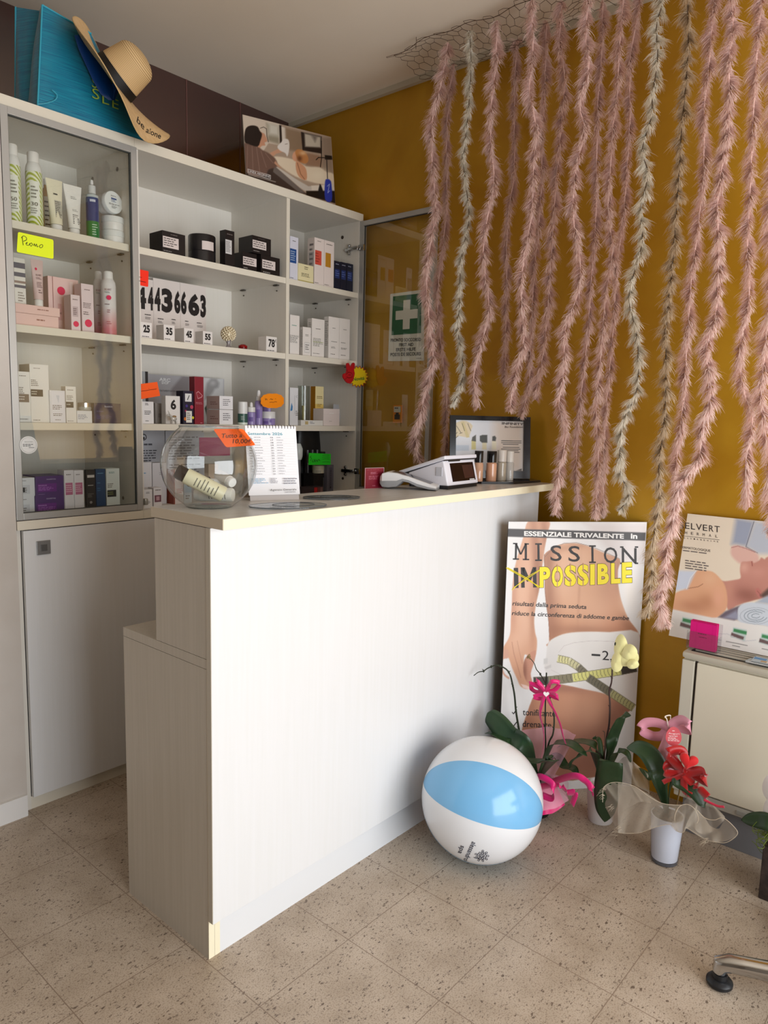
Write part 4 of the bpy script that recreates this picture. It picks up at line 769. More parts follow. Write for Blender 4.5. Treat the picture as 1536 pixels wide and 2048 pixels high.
MB().box(ma[0], mc[0], 2.442, 2.444, mc[2], min(ma[2]+.002, S3-.002)).build('card_sheet', mat((150, 30, 92), .5), mg)
MB().box(ma[0]+.02, ma[0]+.06, 2.4435, 2.4535, S3-.03, S3-.024).build('clip', mat((200, 200, 200), .3, .5), mg)
# black brush pouch and its tools behind the calendar
pc = colx(VG(770, 0)[0], WT+.1, 2.66)
po = thing('brush_pouch', 'black rolled brush pouch with grey tools behind the desk calendar', 'pouch', (pc, 2.66, WT))
hp = rowz(pc, 2.60, VG(0, 775)[1])-WT
mb = MB()
def pouch(u, v):
    a = 2*math.pi*u; w = .085*(1-.12*v+.1*math.sin(3*v)); d = .05*(1-.25*v)
    return (pc+w*math.copysign(abs(math.cos(a))**.6, math.cos(a)), 2.66+d*math.copysign(abs(math.sin(a))**.6, math.sin(a)), WT+.0005+hp*v)
mb.grid(pouch, 28, 12, None, closeu=True); mb.add([pouch(i/28, 1) for i in range(28)], [tuple(range(28))]); mb.build('pouch_body', mat((20, 18, 18), .4), po, smooth=True)
mb = MB()
for k in range(4): x = pc-.055+.036*k; mb.bbox(x, x+.028, 2.600, 2.609, WT+.06, WT+.17+.02*(k % 2), .003)
mb.build('front_pocket', mat((46, 42, 42), .25), po)
mb = MB()
for k in range(3): mb.tube([(pc-.04+.03*k, 2.597, WT+.05), (pc-.045+.032*k, 2.597, WT+.2)], [.004, .006], 8)
mb.build('steel_tool', mat((140, 140, 145), .25, .8), po, smooth=True)
gt = colx(VG(700, 0)[0], WT+.1, 2.53)
wd = thing('grey_hand_tool', 'grey and white hand appliance standing behind the calendar edge', 'appliance', (gt, 2.53, WT))
MB().lathe([(0, .0004), (.016, .0004), (.013, .09), (.012, .16)], (gt, 2.53, WT), 18).build('grip', mat((130, 132, 140), .3), wd, smooth=True)
MB().lathe([(.016, .16), (.021, .175), (.022, .21), (.012, .235), (0, .237)], (gt, 2.53, WT), 18).build('white_head', mat((214, 222, 220), .3), wd, smooth=True)
carton('grey_book_box', 'grey upright box with a dark vertical title, right of the green card', 'box', VG, 978, 1040, 1105, WT, (98, 96, 106), [('r', .3, .08, .75, .9, (84, 82, 92))], Yf=2.50, xs=945)
o = bpy.data.objects['grey_book_box']; mb = MB(); w0 = colx(VG(1010, 0)[0], WT, 2.499)
for k, ch in enumerate('INNOVAGE'): write(mb, ch, (w0+.004, 2.4985, WT+.018+.0115*k), (0, 0, .008), (-.008, 0, 0), mat((30, 28, 34)), lift=.001)
mb.build('vertical_title', None, o, fix=False)
carton('low_black_box', 'low black box under the cream jar', 'box', VG, 850, 943, 1190, WT, (26, 24, 26), [('l', .1, .2, .6, .4, 2, (60, 60, 60))], Yf=2.515, dep=.07)
hz = WT+max(v.co.z for v in bpy.data.objects['low_black_box'].data.vertices)+.0006
bottle('cream_jar', 'small cream-coloured jar below the green card', 'jar', VG, 850, 942, 1108, hz, [('jar_body', [(0, 0), (1, 0), (1, .5)], (206, 200, 178), dict(rough=.3)), ('lid', [(1.02, .5), (1.02, 1), (0, 1)], (196, 190, 160), dict(rough=.3))], Yf=2.545, labels=lines(-25, 35, .1, .4, 2))
carton('palette_box', 'flat palette box with red, brown and taupe squares at the bottom right', 'box', VG, 745, 940, 1322, WT, (60, 52, 56), [('r', .56, .1, .72, .9, (190, 40, 44)), ('r', .74, .1, .84, .9, (120, 70, 66)), ('r', .86, .1, .98, .9, (130, 100, 100))], Yf=2.452, dep=.05)
# ================================================================== cards and signs
def card(name, label, cat, px, plane, th=.0012, col=(255, 140, 0), texts=(), rough=.5, group=None, shape=None, prints='handwriting', round_=0):
    # px: outline in pixels (clockwise from top left), laid on a plane of the room
    P = [onp(*plane, *q) for q in (shape or px)]
    n = np.array(plane[0], float); n /= np.linalg.norm(n); n = n if n@(CC-P[0]) > 0 else -n
    c = sum(P)/len(P); root = thing(name, label, cat, (c[0], c[1], min(p[2] for p in P)), group)
    if round_:
        Q = []
        for i in range(len(P)):
            a, b, d = P[i-1], P[i], P[(i+1) % len(P)]; u = (a-b)/np.linalg.norm(a-b); v = (d-b)/np.linalg.norm(d-b)
            for t in (0, .25, .5, .75, 1): s = b+u*round_*(1-t)**2+v*round_*t**2; Q.append(s)
        P = Q
    MB().prism([p-n*th for p in P], n*th).build('card_sheet', mat(col, rough), root)
    pl = (plane[0], plane[1]+np.dot(np.array(plane[0], float), n)*.0006)
    mb = MB()
    for it in texts:
        if it[0] == 't': wpx(mb, it[1], lambda x, y: (x, y), it[2], it[3], it[4], it[5], it[6], pl, mat(it[7] if len(it) > 7 else INK, .5), bold=(it[8] if len(it) > 8 else 0), shear=(it[9] if len(it) > 9 else 0), lift=.0003)
        elif it[0] == 's':      # pen stroke
            Q = [onp(*pl, *q)+n*.0003 for q in crom(it[1], 6)]; mb.tube(Q, it[2], 5, mat(it[3] if len(it) > 3 else INK, .5))
        elif it[0] == 'q': mb.add([tuple(onp(*pl, *q)) for q in it[1]], [tuple(range(len(it[1])))], mat(it[2], .5))
    if texts: mb.build(prints, None, root, fix=False)
    return root
FP = ((0, 1, 0), CF_Y-.0235)          # face of the closed glass door
z = view(0, 260, 5.12)
card('promo_card', 'bright yellow card with handwritten word on the closed glass door', 'card', [(36, 463.5), (107, 479.5), (107, 518), (33.5, 504)], FP, col=(232, 250, 10), round_=.006,
     texts=[('s', [z(238, 1180), z(232, 1140), z(228, 1100)], .0009), ('s', [z(218, 1105), z(240, 1085), z(268, 1100), z(270, 1125), z(240, 1140)], .0009), ('s', [z(262, 1165), z(280, 1150), z(270, 1175), z(295, 1180), z(305, 1160)], .0008), ('s', [z(322, 1155), z(305, 1170), z(318, 1190), z(332, 1172), z(322, 1155)], .0008),
            ('s', [z(345, 1185), z(352, 1165), z(362, 1190), z(374, 1168), z(380, 1196), z(392, 1190)], .0008), ('s', [z(425, 1172), z(405, 1186), z(412, 1206), z(434, 1198), z(438, 1180), z(425, 1172)], .0008)])
st = thing('round_sticker', 'round white sticker with grey print low on the closed glass door', 'sticker', tuple(onp(*FP, 56, 908)))
c = onp(*FP, 57, 890); R = .0285
MB().lathe([(0, 0), (R, 0), (R, .0008), (0, .0008)], c, 36, axis=(0, -1, 0)).build('sticker_disc', mat((226, 226, 224), .5), st)
mb = MB(); mb.lathe([(R*.84, 0), (R*.87, .0002), (R*.87, .0012), (R*.84, .0012)], c, 36, axis=(0, -1, 0), m=mat((170, 170, 166)), caps=False); deco(mb, c+np.array((-R*.65, -.0012, -R*.4)), (R*1.3, 0, 0), (0, 0, R), [('l', .15, .65, .9, .85, 1, (180, 180, 176)), ('l', 0, .2, 1, .55, 2, (90, 90, 90)), ('l', .5, .02, 1, .16, 1, (90, 90, 90))], 2); mb.build('sticker_print', None, st, fix=False)
z = view(250, 420, 6.144)
card('red_orange_card', 'red-orange card with two lines of writing hung at the shelf edge beside the large numbers', 'card', [z(92, 712), z(290, 752), z(285, 946), z(92, 905)], ((0, 1, 0), CF_Y+.002), col=(255, 44, 10), round_=.004,
     texts=[('s', [z(138, 815), z(170, 822), z(205, 828)], .0007), ('s', [z(130, 865), z(180, 872), z(255, 888)], .0009)])
z = view(250, 700, 6.024)
card('orange_card', 'orange card with a handwritten line in front of the third shelf, at the door frame', 'card', [z(105, 420), z(388, 384), z(424, 552), z(118, 606)], ((0, 1, 0), CF_Y-.003), col=(255, 92, 0),
     texts=[('s', [z(160, 508), z(200, 495), z(240, 490), z(275, 485), z(310, 478), z(345, 474), z(380, 468)], .0008), ('s', [z(286, 466), z(290, 464)], .0008)])
z = view(450, 700, 4.8); cl = []
for k in range(60):
    a = 2*math.pi*k/60; r = 1+.05*abs(math.sin(a*6)); cl.append(z(455+108*r*math.copysign(abs(math.cos(a))**.8, math.cos(a)), 488+68*r*math.copysign(abs(math.sin(a))**.8, math.sin(a))))
card('orange_cloud_card', 'orange cloud-shaped card with handwriting above the lavender jars', 'card', cl, ((0, 1, 0), CF_Y+.0), col=(255, 146, 10), texts=[('s', [z(386, 462), z(390, 480), z(398, 468), z(406, 480)], .0008), ('s', [z(430, 474), z(442, 468), z(450, 476), z(460, 470)], .0008), ('s', [z(482, 470), z(486, 468)], .0009), ('s', [z(428, 504), z(446, 500), z(462, 502), z(480, 496), z(497, 498)], .0008)])
card('green_card', 'bright green card with handwriting in the bottom compartment, propped on the jars', 'card', [z(806, 988), z(1016, 998), z(1014, 1102), z(802, 1103)], ((0, 1, 0), 2.495), col=(40, 214, 40),
     texts=[('s', [z(828, 1015), z(818, 1030), z(830, 1040), z(820, 1065)], .001), ('s', [z(846, 1050), z(838, 1070), z(852, 1075), z(862, 1050), z(866, 1075), z(880, 1055), z(886, 1072), z(900, 1050), z(912, 1066)], .001)]+[('s', [z(935, y), z(965, y-6), z(1004, y-2)], .0006) for y in (1014, 1032, 1050, 1078)])
# starburst with red hand, clipped to the edge of the open compartment
c = VG(1278, 256); rr = 88/4.8
star = []
for k in range(36):
    r = rr*(1.08 if k % 2 == 0 else .86); a = 2*math.pi*k/36; star.append((c[0]+r*math.cos(a), c[1]+r*math.sin(a)*1.02))
sb = card('starburst_sign', 'yellow starburst price sign with a red peace-sign hand at the edge of the open shelves', 'sign', star, ((0, 1, 0), CF_Y-.045), th=.003, col=(226, 196, 20), texts=[('t', 'Novità', *VG(1228, 297), *VG(1338, 285), 7, (26, 110, 40), .02, .1)])
star2 = [(c[0]+(x-c[0])*1.1, c[1]+(y-c[1])*1.1) for x, y in star]
PB = ((0, 1, 0), CF_Y-.041); MB().prism([onp(*PB, *q) for q in star2], (0, .002, 0)).build('red_border', mat((176, 40, 20), .5), sb)
hp_ = ((0, 1, 0), CF_Y-.05)
mb = MB(); hand = [VG(*q) for q in ((1172, 190), (1168, 150), (1172, 128), (1188, 126), (1200, 150), (1208, 165), (1222, 130), (1238, 122), (1248, 140), (1240, 190), (1246, 225), (1236, 270), (1222, 305), (1198, 320), (1172, 312), (1150, 285), (1136, 262), (1136, 235), (1150, 225), (1166, 218))]
mb.prism([onp(*hp_, *q) for q in smoothpts(hand, 4)], (0, .006, 0)); mb.build('red_hand', mat((178, 10, 22), .5), sb)
mb = MB()
for st_ in ([(1160, 240), (1180, 215), (1215, 222), (1220, 255), (1190, 268), (1168, 258)], [(1185, 240), (1205, 240), (1208, 255)], [(1172, 190), (1178, 210)], [(1150, 285), (1165, 270)]):
    mb.tube([onp(*hp_, *VG(*q))+np.array((0, -.0008, 0)) for q in crom(st_, 5)], .0009, 5)
mb.build('finger_lines', mat((60, 6, 10), .5), sb)
# first aid sign on the ochre wall
z = view(700, 380, 4.096); GP = ((1, 0, 0), GX-.003)
fa = card('first_aid_sign', 'white sign with a green square and white cross on the ochre wall', 'sign', [z(330, 852), z(606, 815), z(604, 1398), z(312, 1402)], GP, th=.003, col=(226, 222, 210), round_=.004, prints='sign_lettering',
    texts=[('q', [z(352, 872), z(585, 846), z(582, 1172), z(340, 1190)], (16, 96, 56))])
PA = ((1, 0, 0), GX-.0042); mb = MB()
A0, A1, A2 = onp(*PA, *z(340, 1190)), onp(*PA, *z(582, 1172)), onp(*PA, *z(352, 872)); yl, yr = A0[1], A1[1]; zb_, zt_ = A0[2], A2[2]; cy, cz_ = (yl+yr)/2, (zb_+zt_)/2; S = (zt_-zb_)
A_, B_ = .115, .37
cp = [(A_, -B_), (A_, -A_), (B_, -A_), (B_, A_), (A_, A_), (A_, B_), (-A_, B_), (-A_, A_), (-B_, A_), (-B_, -A_), (-A_, -A_), (-A_, -B_)]
mb.add([(PA[1]-.0006, cy+S*q[0], cz_+S*q[1]) for q in cp], [(0, 1, 10, 11), (2, 3, 8, 9), (4, 5, 6, 7)], mat((226, 222, 210)))
mb.build('white_cross', None, fa, fix=False)
mb = MB()
for txt, x0, y0, x1, y1 in (('PRONTO SOCCORSO', 334, 1244, 582, 1238), ('FIRST AID', 402, 1282, 520, 1278), ('ERSTE HILFE', 378, 1322, 538, 1316), ('POSTE DE SECOURS', 332, 1362, 580, 1354)):
    wpx(mb, txt, z, x0, y0, x1, y1, 28, PA, mat((50, 50, 46)), bold=.02)
wpx(mb, 'cod', z, 545, 1382, 582, 1381, 10, PA, mat((50, 50, 46)))
mb.build('sign_lettering', None, fa, fix=False)
# small orange plaster pack on the wall
pk = thing('plaster_pack', 'small orange pack with a dark label fixed to the ochre wall', 'pack', tuple(onp(*GP, *z(396, 1925))))
P4 = [onp(*GP, *z(*q)) for q in ((366, 1762), (430, 1762), (430, 1908), (362, 1908))]
MB().prism(P4, (-.01, 0, 0)).build('pack_body', mat((226, 138, 14), .4), pk)
mb = MB(); X_ = GX-.0135; yl, yr, zb_, zt_ = P4[3][1], P4[2][1], P4[3][2], P4[0][2]
deco(mb, (X_, yl, zb_), (0, yr-yl, 0), (0, 0, zt_-zb_), [('r', .1, .6, .9, .92, (200, 196, 180)), ('l', .2, .74, .8, .9, 1, INK), ('l', .2, .5, .8, .6, 1, (190, 60, 20)), ('r', .2, .2, .85, .48, (60, 44, 20)), ('r', .35, .24, .7, .58, (40, 34, 24))], 3); mb.build('pack_label', None, pk, fix=False)
# dark red leaflet on the counter's far side
RLx = thing('dark_red_leaflet', 'dark red printed leaflet in a clear stand at the back edge of the counter', 'leaflet', (1.84, 1.64, 1.138))
a = onZ(1.138, 711.5, 977); b = onZ(1.138, 752, 975); a = np.array((1.795, 1.640, 1.138)); b = np.array((1.872, 1.625, 1.138))
b[0] = 1.875; nrm = np.cross(b-a, (0, 0, 1)); nrm /= np.linalg.norm(nrm); hL = rowz(a[0], a[1], 936)-1.138
MB().prism([a, b, b+np.array((0, 0, hL)), a+np.array((0, 0, hL))], -nrm*.002).build('leaflet_sheet', mat((128, 12, 40), .4), RLx)
mb = MB(); deco(mb, a+nrm*.0006, b-a, (0, 0, hL), [('l', .1, .88, .9, .92, 1, (170, 70, 90)), ('l', .3, .68, .7, .8, 3, (200, 120, 140)), ('l', .2, .42, .85, .62, 4, (190, 100, 120)), ('l', .4, .08, .6, .16, 1, (190, 100, 120)), ('r', 0, .985, 1, 1, (200, 190, 190)), ('r', 0, 0, .02, 1, (190, 170, 170)), ('r', .98, 0, 1, 1, (190, 170, 170))], 9); mb.build('leaflet_print', None, RLx, fix=False)
# ================================================================== on the counter
ZC = 1.138
GLB = glass_mat('bowl_glass', (.93, .945, .94), 0, 1.6, 1.5, edge=.75, pw_=2.2)
bw = thing('glass_bowl', 'round clear glass bowl holding sample bottles at the near end of the counter', 'bowl', (1.11, 1.553, ZC))
BC = np.array((1.11, 1.553, ZC+.108)); BR = .121
prof = [(0, .0005), (.045, .0005), (.06, .003)]
for k in range(2, 26):
    a = -math.pi/2+math.pi*k/28; r = BR*math.cos(a); h = .108+BR*.98*math.sin(a)
    if h > .004 and h < .206: prof.append((max(r, .05), h))
prof.append((prof[-1][0]-.002, prof[-1][1]+.004))
inner = [(max(r-.003, 0), h+.0035 if i < 3 else h) for i, (r, h) in enumerate(prof)]
def rimr(z_):
    for (r0, h0), (r1, h1) in zip(prof, prof[1:]):
        if h0 <= z_ <= h1: return r0+(r1-r0)*(z_-h0)/(h1-h0+1e-9)
    return prof[-1][0]
MB().lathe(prof, (BC[0], BC[1], ZC), 56, caps=False).build('bowl_wall', GLB, bw, smooth=True, fix=False)
MB().lathe([(prof[-1][0]-.003, prof[-1][1]-.001), (prof[-1][0]+.001, prof[-1][1]-.001), (prof[-1][0]+.0015, prof[-1][1]+.001), (prof[-1][0], prof[-1][1]+.003), (prof[-1][0]-.003, prof[-1][1]+.002), (prof[-1][0]-.003, prof[-1][1]-.001)], (BC[0], BC[1], ZC), 56, caps=False).build('rim', mat((206, 214, 214), .05, 0, 'rim_glass', trans=.7), bw, smooth=True)
MB().lathe([(0, .001), (.052, .001), (.056, .004), (.03, .006), (0, .006)], (BC[0], BC[1], ZC), 40).build('thick_base', mat((206, 214, 212), .08, 0, 'base_glass', trans=.75), bw, smooth=True)
def lying(name, label, p0, p1, r, col, cap, caplen=.2, group='sample bottles in the glass bowl', bcol=None, prt=True):
    p0 = np.array(p0); p1 = np.array(p1); d = p1-p0; L = np.linalg.norm(d); d /= L
    root = thing(name, label, 'bottle', tuple(p0-np.array((0, 0, r))), group)
    MB().lathe([(0, 0), (r*.9, 0), (r, .003), (r, L*(1-caplen))], p0, 24, axis=d).build('bottle_body', mat(col, .35), root, smooth=True)
    MB().lathe([(r*.9, L*(1-caplen)+.0002), (r*.92, L*.96), (r*.8, L), (0, L)], p0, 24, axis=d).build('cap', mat(cap, .3), root, smooth=True)
    if prt:
        s = np.cross(d, (0, 0, 1)); s /= np.linalg.norm(s); u = np.cross(s, d); v2 = (CC-p0); v2 = v2-d*(v2@d); v2 /= np.linalg.norm(v2); w = np.cross(d, v2)
        mb = MB(); rd = random.Random(int(L*1e5))
        for k in range(7):
            t = .15+.07*k; q = [p0+d*L*t+(v2*math.cos(a)+w*math.sin(a))*(r+.0004) for a in np.linspace(-.7, rd.uniform(0, .7), 8)]
            q2 = [x+d*L*.018 for x in q]; mb.add(q+q2, [(i, i+1, i+9, i+8) for i in range(7)])
        mb.build('printed_lines', mat((120, 118, 104), .5), root, fix=False)
bx, by = BC[0], BC[1]
lying('sample_bottle', 'cream sample bottle with a dark brown cap leaning up the left wall of the bowl', (bx+.012, by-.045, ZC+.034), (bx-.078, by+.03, ZC+.094), .0205, (226, 220, 186), (52, 40, 32), .2)
lying('sample_bottle', 'white sample tube lying at the bottom of the bowl, round end to the front', (bx+.052, by-.03, ZC+.030), (bx-.005, by+.055, ZC+.028), .018, (232, 230, 222), (226, 226, 222), .15)
lying('sample_bottle', 'thin white sample tube lying behind the others in the bowl', (bx+.058, by+.035, ZC+.056), (bx-.02, by+.068, ZC+.058), .0115, (230, 230, 226), (60, 52, 44), .15)
lying('sample_bottle', 'small clear sample bottle with a white cap facing the room, right side of the bowl', (bx+.06, by+.045, ZC+.078), (bx+.058, by-.02, ZC+.060), .0145, (206, 204, 198), (236, 236, 234), .22, prt=False)
zv = view(380, 780, 4.042)
bn = np.cross(onY(1.45, 427, 860)-onY(1.47, 512, 890), (0, 0, 1)); 
card('orange_price_card', 'orange card with handwritten words and price on the rim of the glass bowl', 'card', [zv(187, 315), zv(430, 315), zv(532, 446), zv(292, 463)], ((-.42, -.88, .35), float(np.dot((-.42, -.88, .35), np.array((1.2, 1.475, ZC+.195))))), col=(255, 96, 0), round_=.006,
     texts=[('t', 'Tutto a', *zv(252, 388), *zv(420, 383), 9, INK, 0, .15), ('t', '10,00€', *zv(345, 432), *zv(500, 430), 9, INK, 0, .15)])
# desk calendar
A = np.array((1.271, 1.59, ZC)); B = np.array((1.404, 1.536, ZC)); u = (B-A); wv = np.linalg.norm(u); u /= wv; nf = np.array((u[1], -u[0], 0)); 
H = .203
cal = thing('desk_calendar', 'white spiral desk calendar showing a September page beside the glass bowl', 'calendar', tuple((A+B)/2))
bk = -nf*.085
top = (bk*.5)+np.array((0, 0, H)) 
lean = np.array((0, 0, 0))
MB().prism([A+bk, B+bk, B+top-nf*0, A+top], nf*.0015).build('back_leg', mat((176, 158, 138), .6), cal)
MB().prism([A+np.array((0, 0, .0003)), B+np.array((0, 0, .0003)), B+top, A+top], nf*.002).build('front_board', mat((196, 190, 188), .6), cal)
sA, sT = A+nf*.0035, A+top+nf*.0035; up_ = (sT-sA)/np.linalg.norm(sT-sA)
P0 = A+nf*.006+up_*.016-u*.004; Wp = u*(wv+.006); Vp = up_*(.196)
MB().prism([P0, P0+Wp, P0+Wp+Vp, P0+Vp], -nf*.003).build('page_block', mat((236, 236, 240), .5), cal)
mb = MB(); it = [('t', 'Settembre 2026', .05, .865, .72, .905, (40, 150, 170))]
rd = random.Random(3)
for k in range(15):
    y = .83-.038*k; it += [('t', '%02d' % (k+1), .06, y-.008, .105, y+.008, (90, 90, 96)), ('l', .16, y-.006, .34, y+.008, 1, (150, 150, 156)), ('r', .02, y-.014, .97, y-.0125, (212, 212, 218))]
    if k+16 <= 30: it += [('t', '%02d' % (k+16), .48, y-.008, .53, y+.01, (70, 70, 78)), ('l', .6, y-.006, .76, y+.008, 1, (150, 150, 156))]
it += [('l', .05, .16, .4, .24, 4, (130, 170, 200)), ('l', .42, .16, .6, .24, 4, (150, 150, 160)), ('l', .68, .14, .95, .24, 3, (140, 140, 150)), ('t', 'Agenzia Generale', .4, .055, .92, .085, (60, 60, 66)), ('l', .7, .02, .95, .04, 1, (150, 150, 156))]
Fd = np.cross(Wp, Vp); Fd /= np.linalg.norm(Fd)
deco(mb, P0+Fd*.0006, Wp, Vp, it, 8, lift=.0003); mb.build('calendar_print', None, cal, fix=False)
mb = MB()
for k in range(16):
    q = A+top+u*(wv*(k+.5)/16); cc = q+nf*.002+np.array((0, 0, .001)); mb.tube([cc+nf*.0055*math.cos(t)+np.array((0, 0, .0055*math.sin(t))) for t in np.linspace(-2.2, 2.2, 9)], .0007, 5)
mb.build('wire_binding', mat((90, 90, 92), .3, .8), cal)
# two clear acrylic discs
DG = glass_mat('acrylic', (.80, .83, .85), .02, 1.6)
def disc(label, c, rx, ry, ang):
    root = thing('acrylic_disc', label, 'disc', (c[0], c[1], ZC), None); T = Matrix.Translation((c[0], c[1], ZC+.0008)) @ Matrix.Rotation(ang, 4, 'Z') @ Matrix.Diagonal((rx, ry, 1, 1))
    mb = MB(); mb.T = T; mb.lathe([(0, 0), (1, 0), (1, .004), (0, .004)], n=56); mb.build('disc_plate', DG, root)
    mb = MB(); mb.tube([tuple(T @ Vector((1.0*math.cos(a), 1.0*math.sin(a), .003))) for a in np.linspace(0, 2*math.pi, 61)], .0013, 6, caps=False); mb.build('edge', mat((96, 102, 108), .15, .2), root)
    mb = MB(); mb.tube([tuple(T @ Vector((.15+.55*math.cos(a), .05+.55*math.sin(a), .0045))) for a in np.linspace(0, 2*math.pi, 41)], .0006, 5, caps=False); mb.build('engraved_ring', mat((80, 84, 88), .3), root)
disc('clear acrylic disc lying on the counter in front of the desk calendar', (1.27, 1.43), .105, .062, math.radians(-22))
disc('clear acrylic disc lying on the counter right of the desk calendar', (1.50, 1.50), .085, .05, math.radians(-30))
# payment terminal
zg = view(740, 800, 4.042)
t0 = np.array((1.888, 1.606)); t1 = np.array((1.960, 1.474)); d = t1-t0; L = .165; d /= np.linalg.norm(d)
pt = thing('payment_terminal', 'white and grey card payment terminal lying beside the cash register', 'payment terminal', (1.94, 1.54, ZC))
T = Matrix(((d[0], -d[1], 0, t0[0]), (d[1], d[0], 0, t0[1]), (0, 0, 1, ZC), (0, 0, 0, 1)))
sec = [(-.028, .012, .030), (-.02, .004, .038), (.0, .0025, .042), (.03, .006, .040), (.05, .02, .036), (.07, .018, .033), (.10, .008, .026), (.14, .002, .017), (.165, .001, .012)]
mb = MB(); mb.T = T; vs = []; fs = []; hw = .043
sec = [(x, a_*1.3, b_*1.38) for x, a_, b_ in sec]
for x, zb0, zt0 in sec:
    w2 = hw*(.86 if x < -.02 else 1); zm = zb0+(zt0-zb0)*.45
    vs += [(x, -w2*.8, zb0), (x, -w2, zb0+.003), (x, -w2, zm), (x, w2, zm), (x, w2, zb0+.003), (x, w2*.8, zb0)]
n = len(sec)
for i in range(n-1):
    for k in range(6): a = i*6+k; b2 = i*6+(k+1) % 6; fs.append((a, b2, b2+6, a+6))
fs += [tuple(range(6)), tuple(range((n-1)*6, n*6))]
mb.add(vs, fs); mb.build('lower_shell', mat((158, 160, 164), .35), pt, smooth=True)
mb = MB(); mb.T = T; vs = []; fs = []
for x, zb0, zt0 in sec:
    w2 = hw*(.86 if x < -.02 else 1); zm = zb0+(zt0-zb0)*.45+.0003
    vs += [(x, -w2*1.0, zm), (x, -w2*.94, zt0-.002), (x, -w2*.86, zt0), (x, w2*.86, zt0), (x, w2*.94, zt0-.002), (x, w2, zm)]
fs = []
for i in range(n-1):
    for k in range(6): a = i*6+k; b2 = i*6+(k+1) % 6; fs.append((a, b2, b2+6, a+6))
fs += [tuple(range(6)), tuple(range((n-1)*6, n*6))]
mb.add(vs, fs); mb.build('upper_shell', mat((226, 226, 228), .3), pt, smooth=True)
def tz(x):
    for (a, _, h0), (b2, _, h1) in zip(sec, sec[1:]):
        if a <= x <= b2: return h0+(h1-h0)*(x-a)/(b2-a)
    return sec[-1][2]
mb = MB(); mb.T = T; xs = np.linspace(.012, .145, 8); mb.add([(x, y, tz(x)+.0008) for x in xs for y in (-.032, .032)], [(2*i, 2*i+2, 2*i+3, 2*i+1) for i in range(7)]); mb.build('touch_screen', mat((70, 68, 72), .12), pt, fix=False)
mb = MB(); mb.T = T; mb.box(.08, .092, -.0405, -.0395, .014, .018).box(-.026, -.018, -.02, .02, .0375, .0385); mb.build('side_button', mat((40, 40, 44), .4), pt)
# cash register with customer display
F1 = np.array((2.003, 1.445)); F2 = np.array((2.215, 1.462)); d = (F2-F1)/np.linalg.norm(F2-F1); wq = np.linalg.norm(F2-F1)
T = Matrix(((d[0], -d[1], 0, F1[0]), (d[1], d[0], 0, F1[1]), (0, 0, 1, ZC), (0, 0, 0, 1)))
cr_ = thing('cash_register', 'small white cash register with a dark customer display and a sloping lid', 'cash register', (2.1, 1.53, ZC))
mb = MB(); mb.T = T; mb.bbox(.006, wq-.004, .004, .165, .0004, .012, .002); mb.build('black_base', mat((28, 26, 28), .4), cr_)
def wedge(x0, x1, yb0, yb1, yt0, yt1, z0, z1a, z1b, m, r=.006):
    bm = bmesh.new(); V = [bm.verts.new(T @ Vector(p)) for p in ((x0, yb0, z0), (x1, yb0, z0), (x1, yb1, z0), (x0, yb1, z0), (x0+.0, yt0, z1a), (x1-.0, yt0, z1a), (x1, yt1, z1b), (x0, yt1, z1b))]
    for f in ((3, 2, 1, 0), (4, 5, 6, 7), (0, 1, 5, 4), (1, 2, 6, 5), (2, 3, 7, 6), (3, 0, 4, 7)): bm.faces.new([V[i] for i in f])
    bmesh.ops.bevel(bm, geom=bm.edges[:], offset=r, segments=3, profile=.6, affect='EDGES'); b = MB(); b.bm(bm, m); return b
wedge(0, wq, 0, .17, .022, .165, .0125, .100, .050, None).build('housing', mat((226, 224, 232), .3), cr_, smooth=True)
wedge(-.012, wq+.004, .012, .235, .018, .235, .0, 0, 0, None) if False else None
bm = bmesh.new(); V = [bm.verts.new(T @ Vector(p)) for p in ((-.006, .012, .103), (wq+.002, .012, .103), (wq+.002, .205, .040), (-.006, .205, .040), (-.006, .014, .116), (wq+.002, .014, .116), (wq+.002, .205, .052), (-.006, .205, .052))]
for f in ((3, 2, 1, 0), (4, 5, 6, 7), (0, 1, 5, 4), (1, 2, 6, 5), (2, 3, 7, 6), (3, 0, 4, 7)): bm.faces.new([V[i] for i in f])
bmesh.ops.bevel(bm, geom=bm.edges[:], offset=.004, segments=3, profile=.6, affect='EDGES'); MB().bm(bm).build('sloping_lid', mat((222, 220, 228), .3), cr_, smooth=True)
mb = MB(); mb.T = T; mb.hexa([(.002, .016, .0985), (wq-.006, .016, .0985), (wq-.006, .198, .0365), (.002, .198, .0365)], [(.002, .016, .1035), (wq-.006, .016, .1035), (wq-.006, .198, .0415), (.002, .198, .0415)]); mb.build('lid_gasket', mat((24, 22, 26), .4), cr_)
def ff(x, t, l=.0008):      # point on the sloping customer face: t from 0 bottom to 1 top
    nrm_ = Vector((0, -.0875, .022)).normalized(); p = Vector((x, .022*t, .0125+.0875*t))+nrm_*l; return T @ p
mb = MB(); mb.add([ff(.035, .14), ff(wq-.018, .14), ff(wq-.018, .86), ff(.035, .86)], [(0, 1, 2, 3)]); mb.build('customer_display', mat((26, 14, 16), .08), cr_, fix=False)
mb = MB(); mb.add([ff(.118, .24, .0014), ff(wq-.026, .24, .0014), ff(wq-.026, .76, .0014), ff(.112, .76, .0014)], [(0, 1, 2, 3)], mat((64, 40, 36), .15)); mb.add([ff(.15, .14, .0018), ff(.185, .14, .0018), ff(.185, .2, .0018), ff(.15, .2, .0018)], [(0, 1, 2, 3)], mat((186, 184, 180), .4)); mb.build('display_picture', None, cr_, fix=False)
mb = MB(); mb.add([ff(.0, .92, .001), ff(.03, .92, .001)], []); mb = MB(); mb.T = T; mb.box(.03, .1, .015, .03, .094, .1035); mb.build('printer_slot', mat((60, 58, 56), .3, .4), cr_)
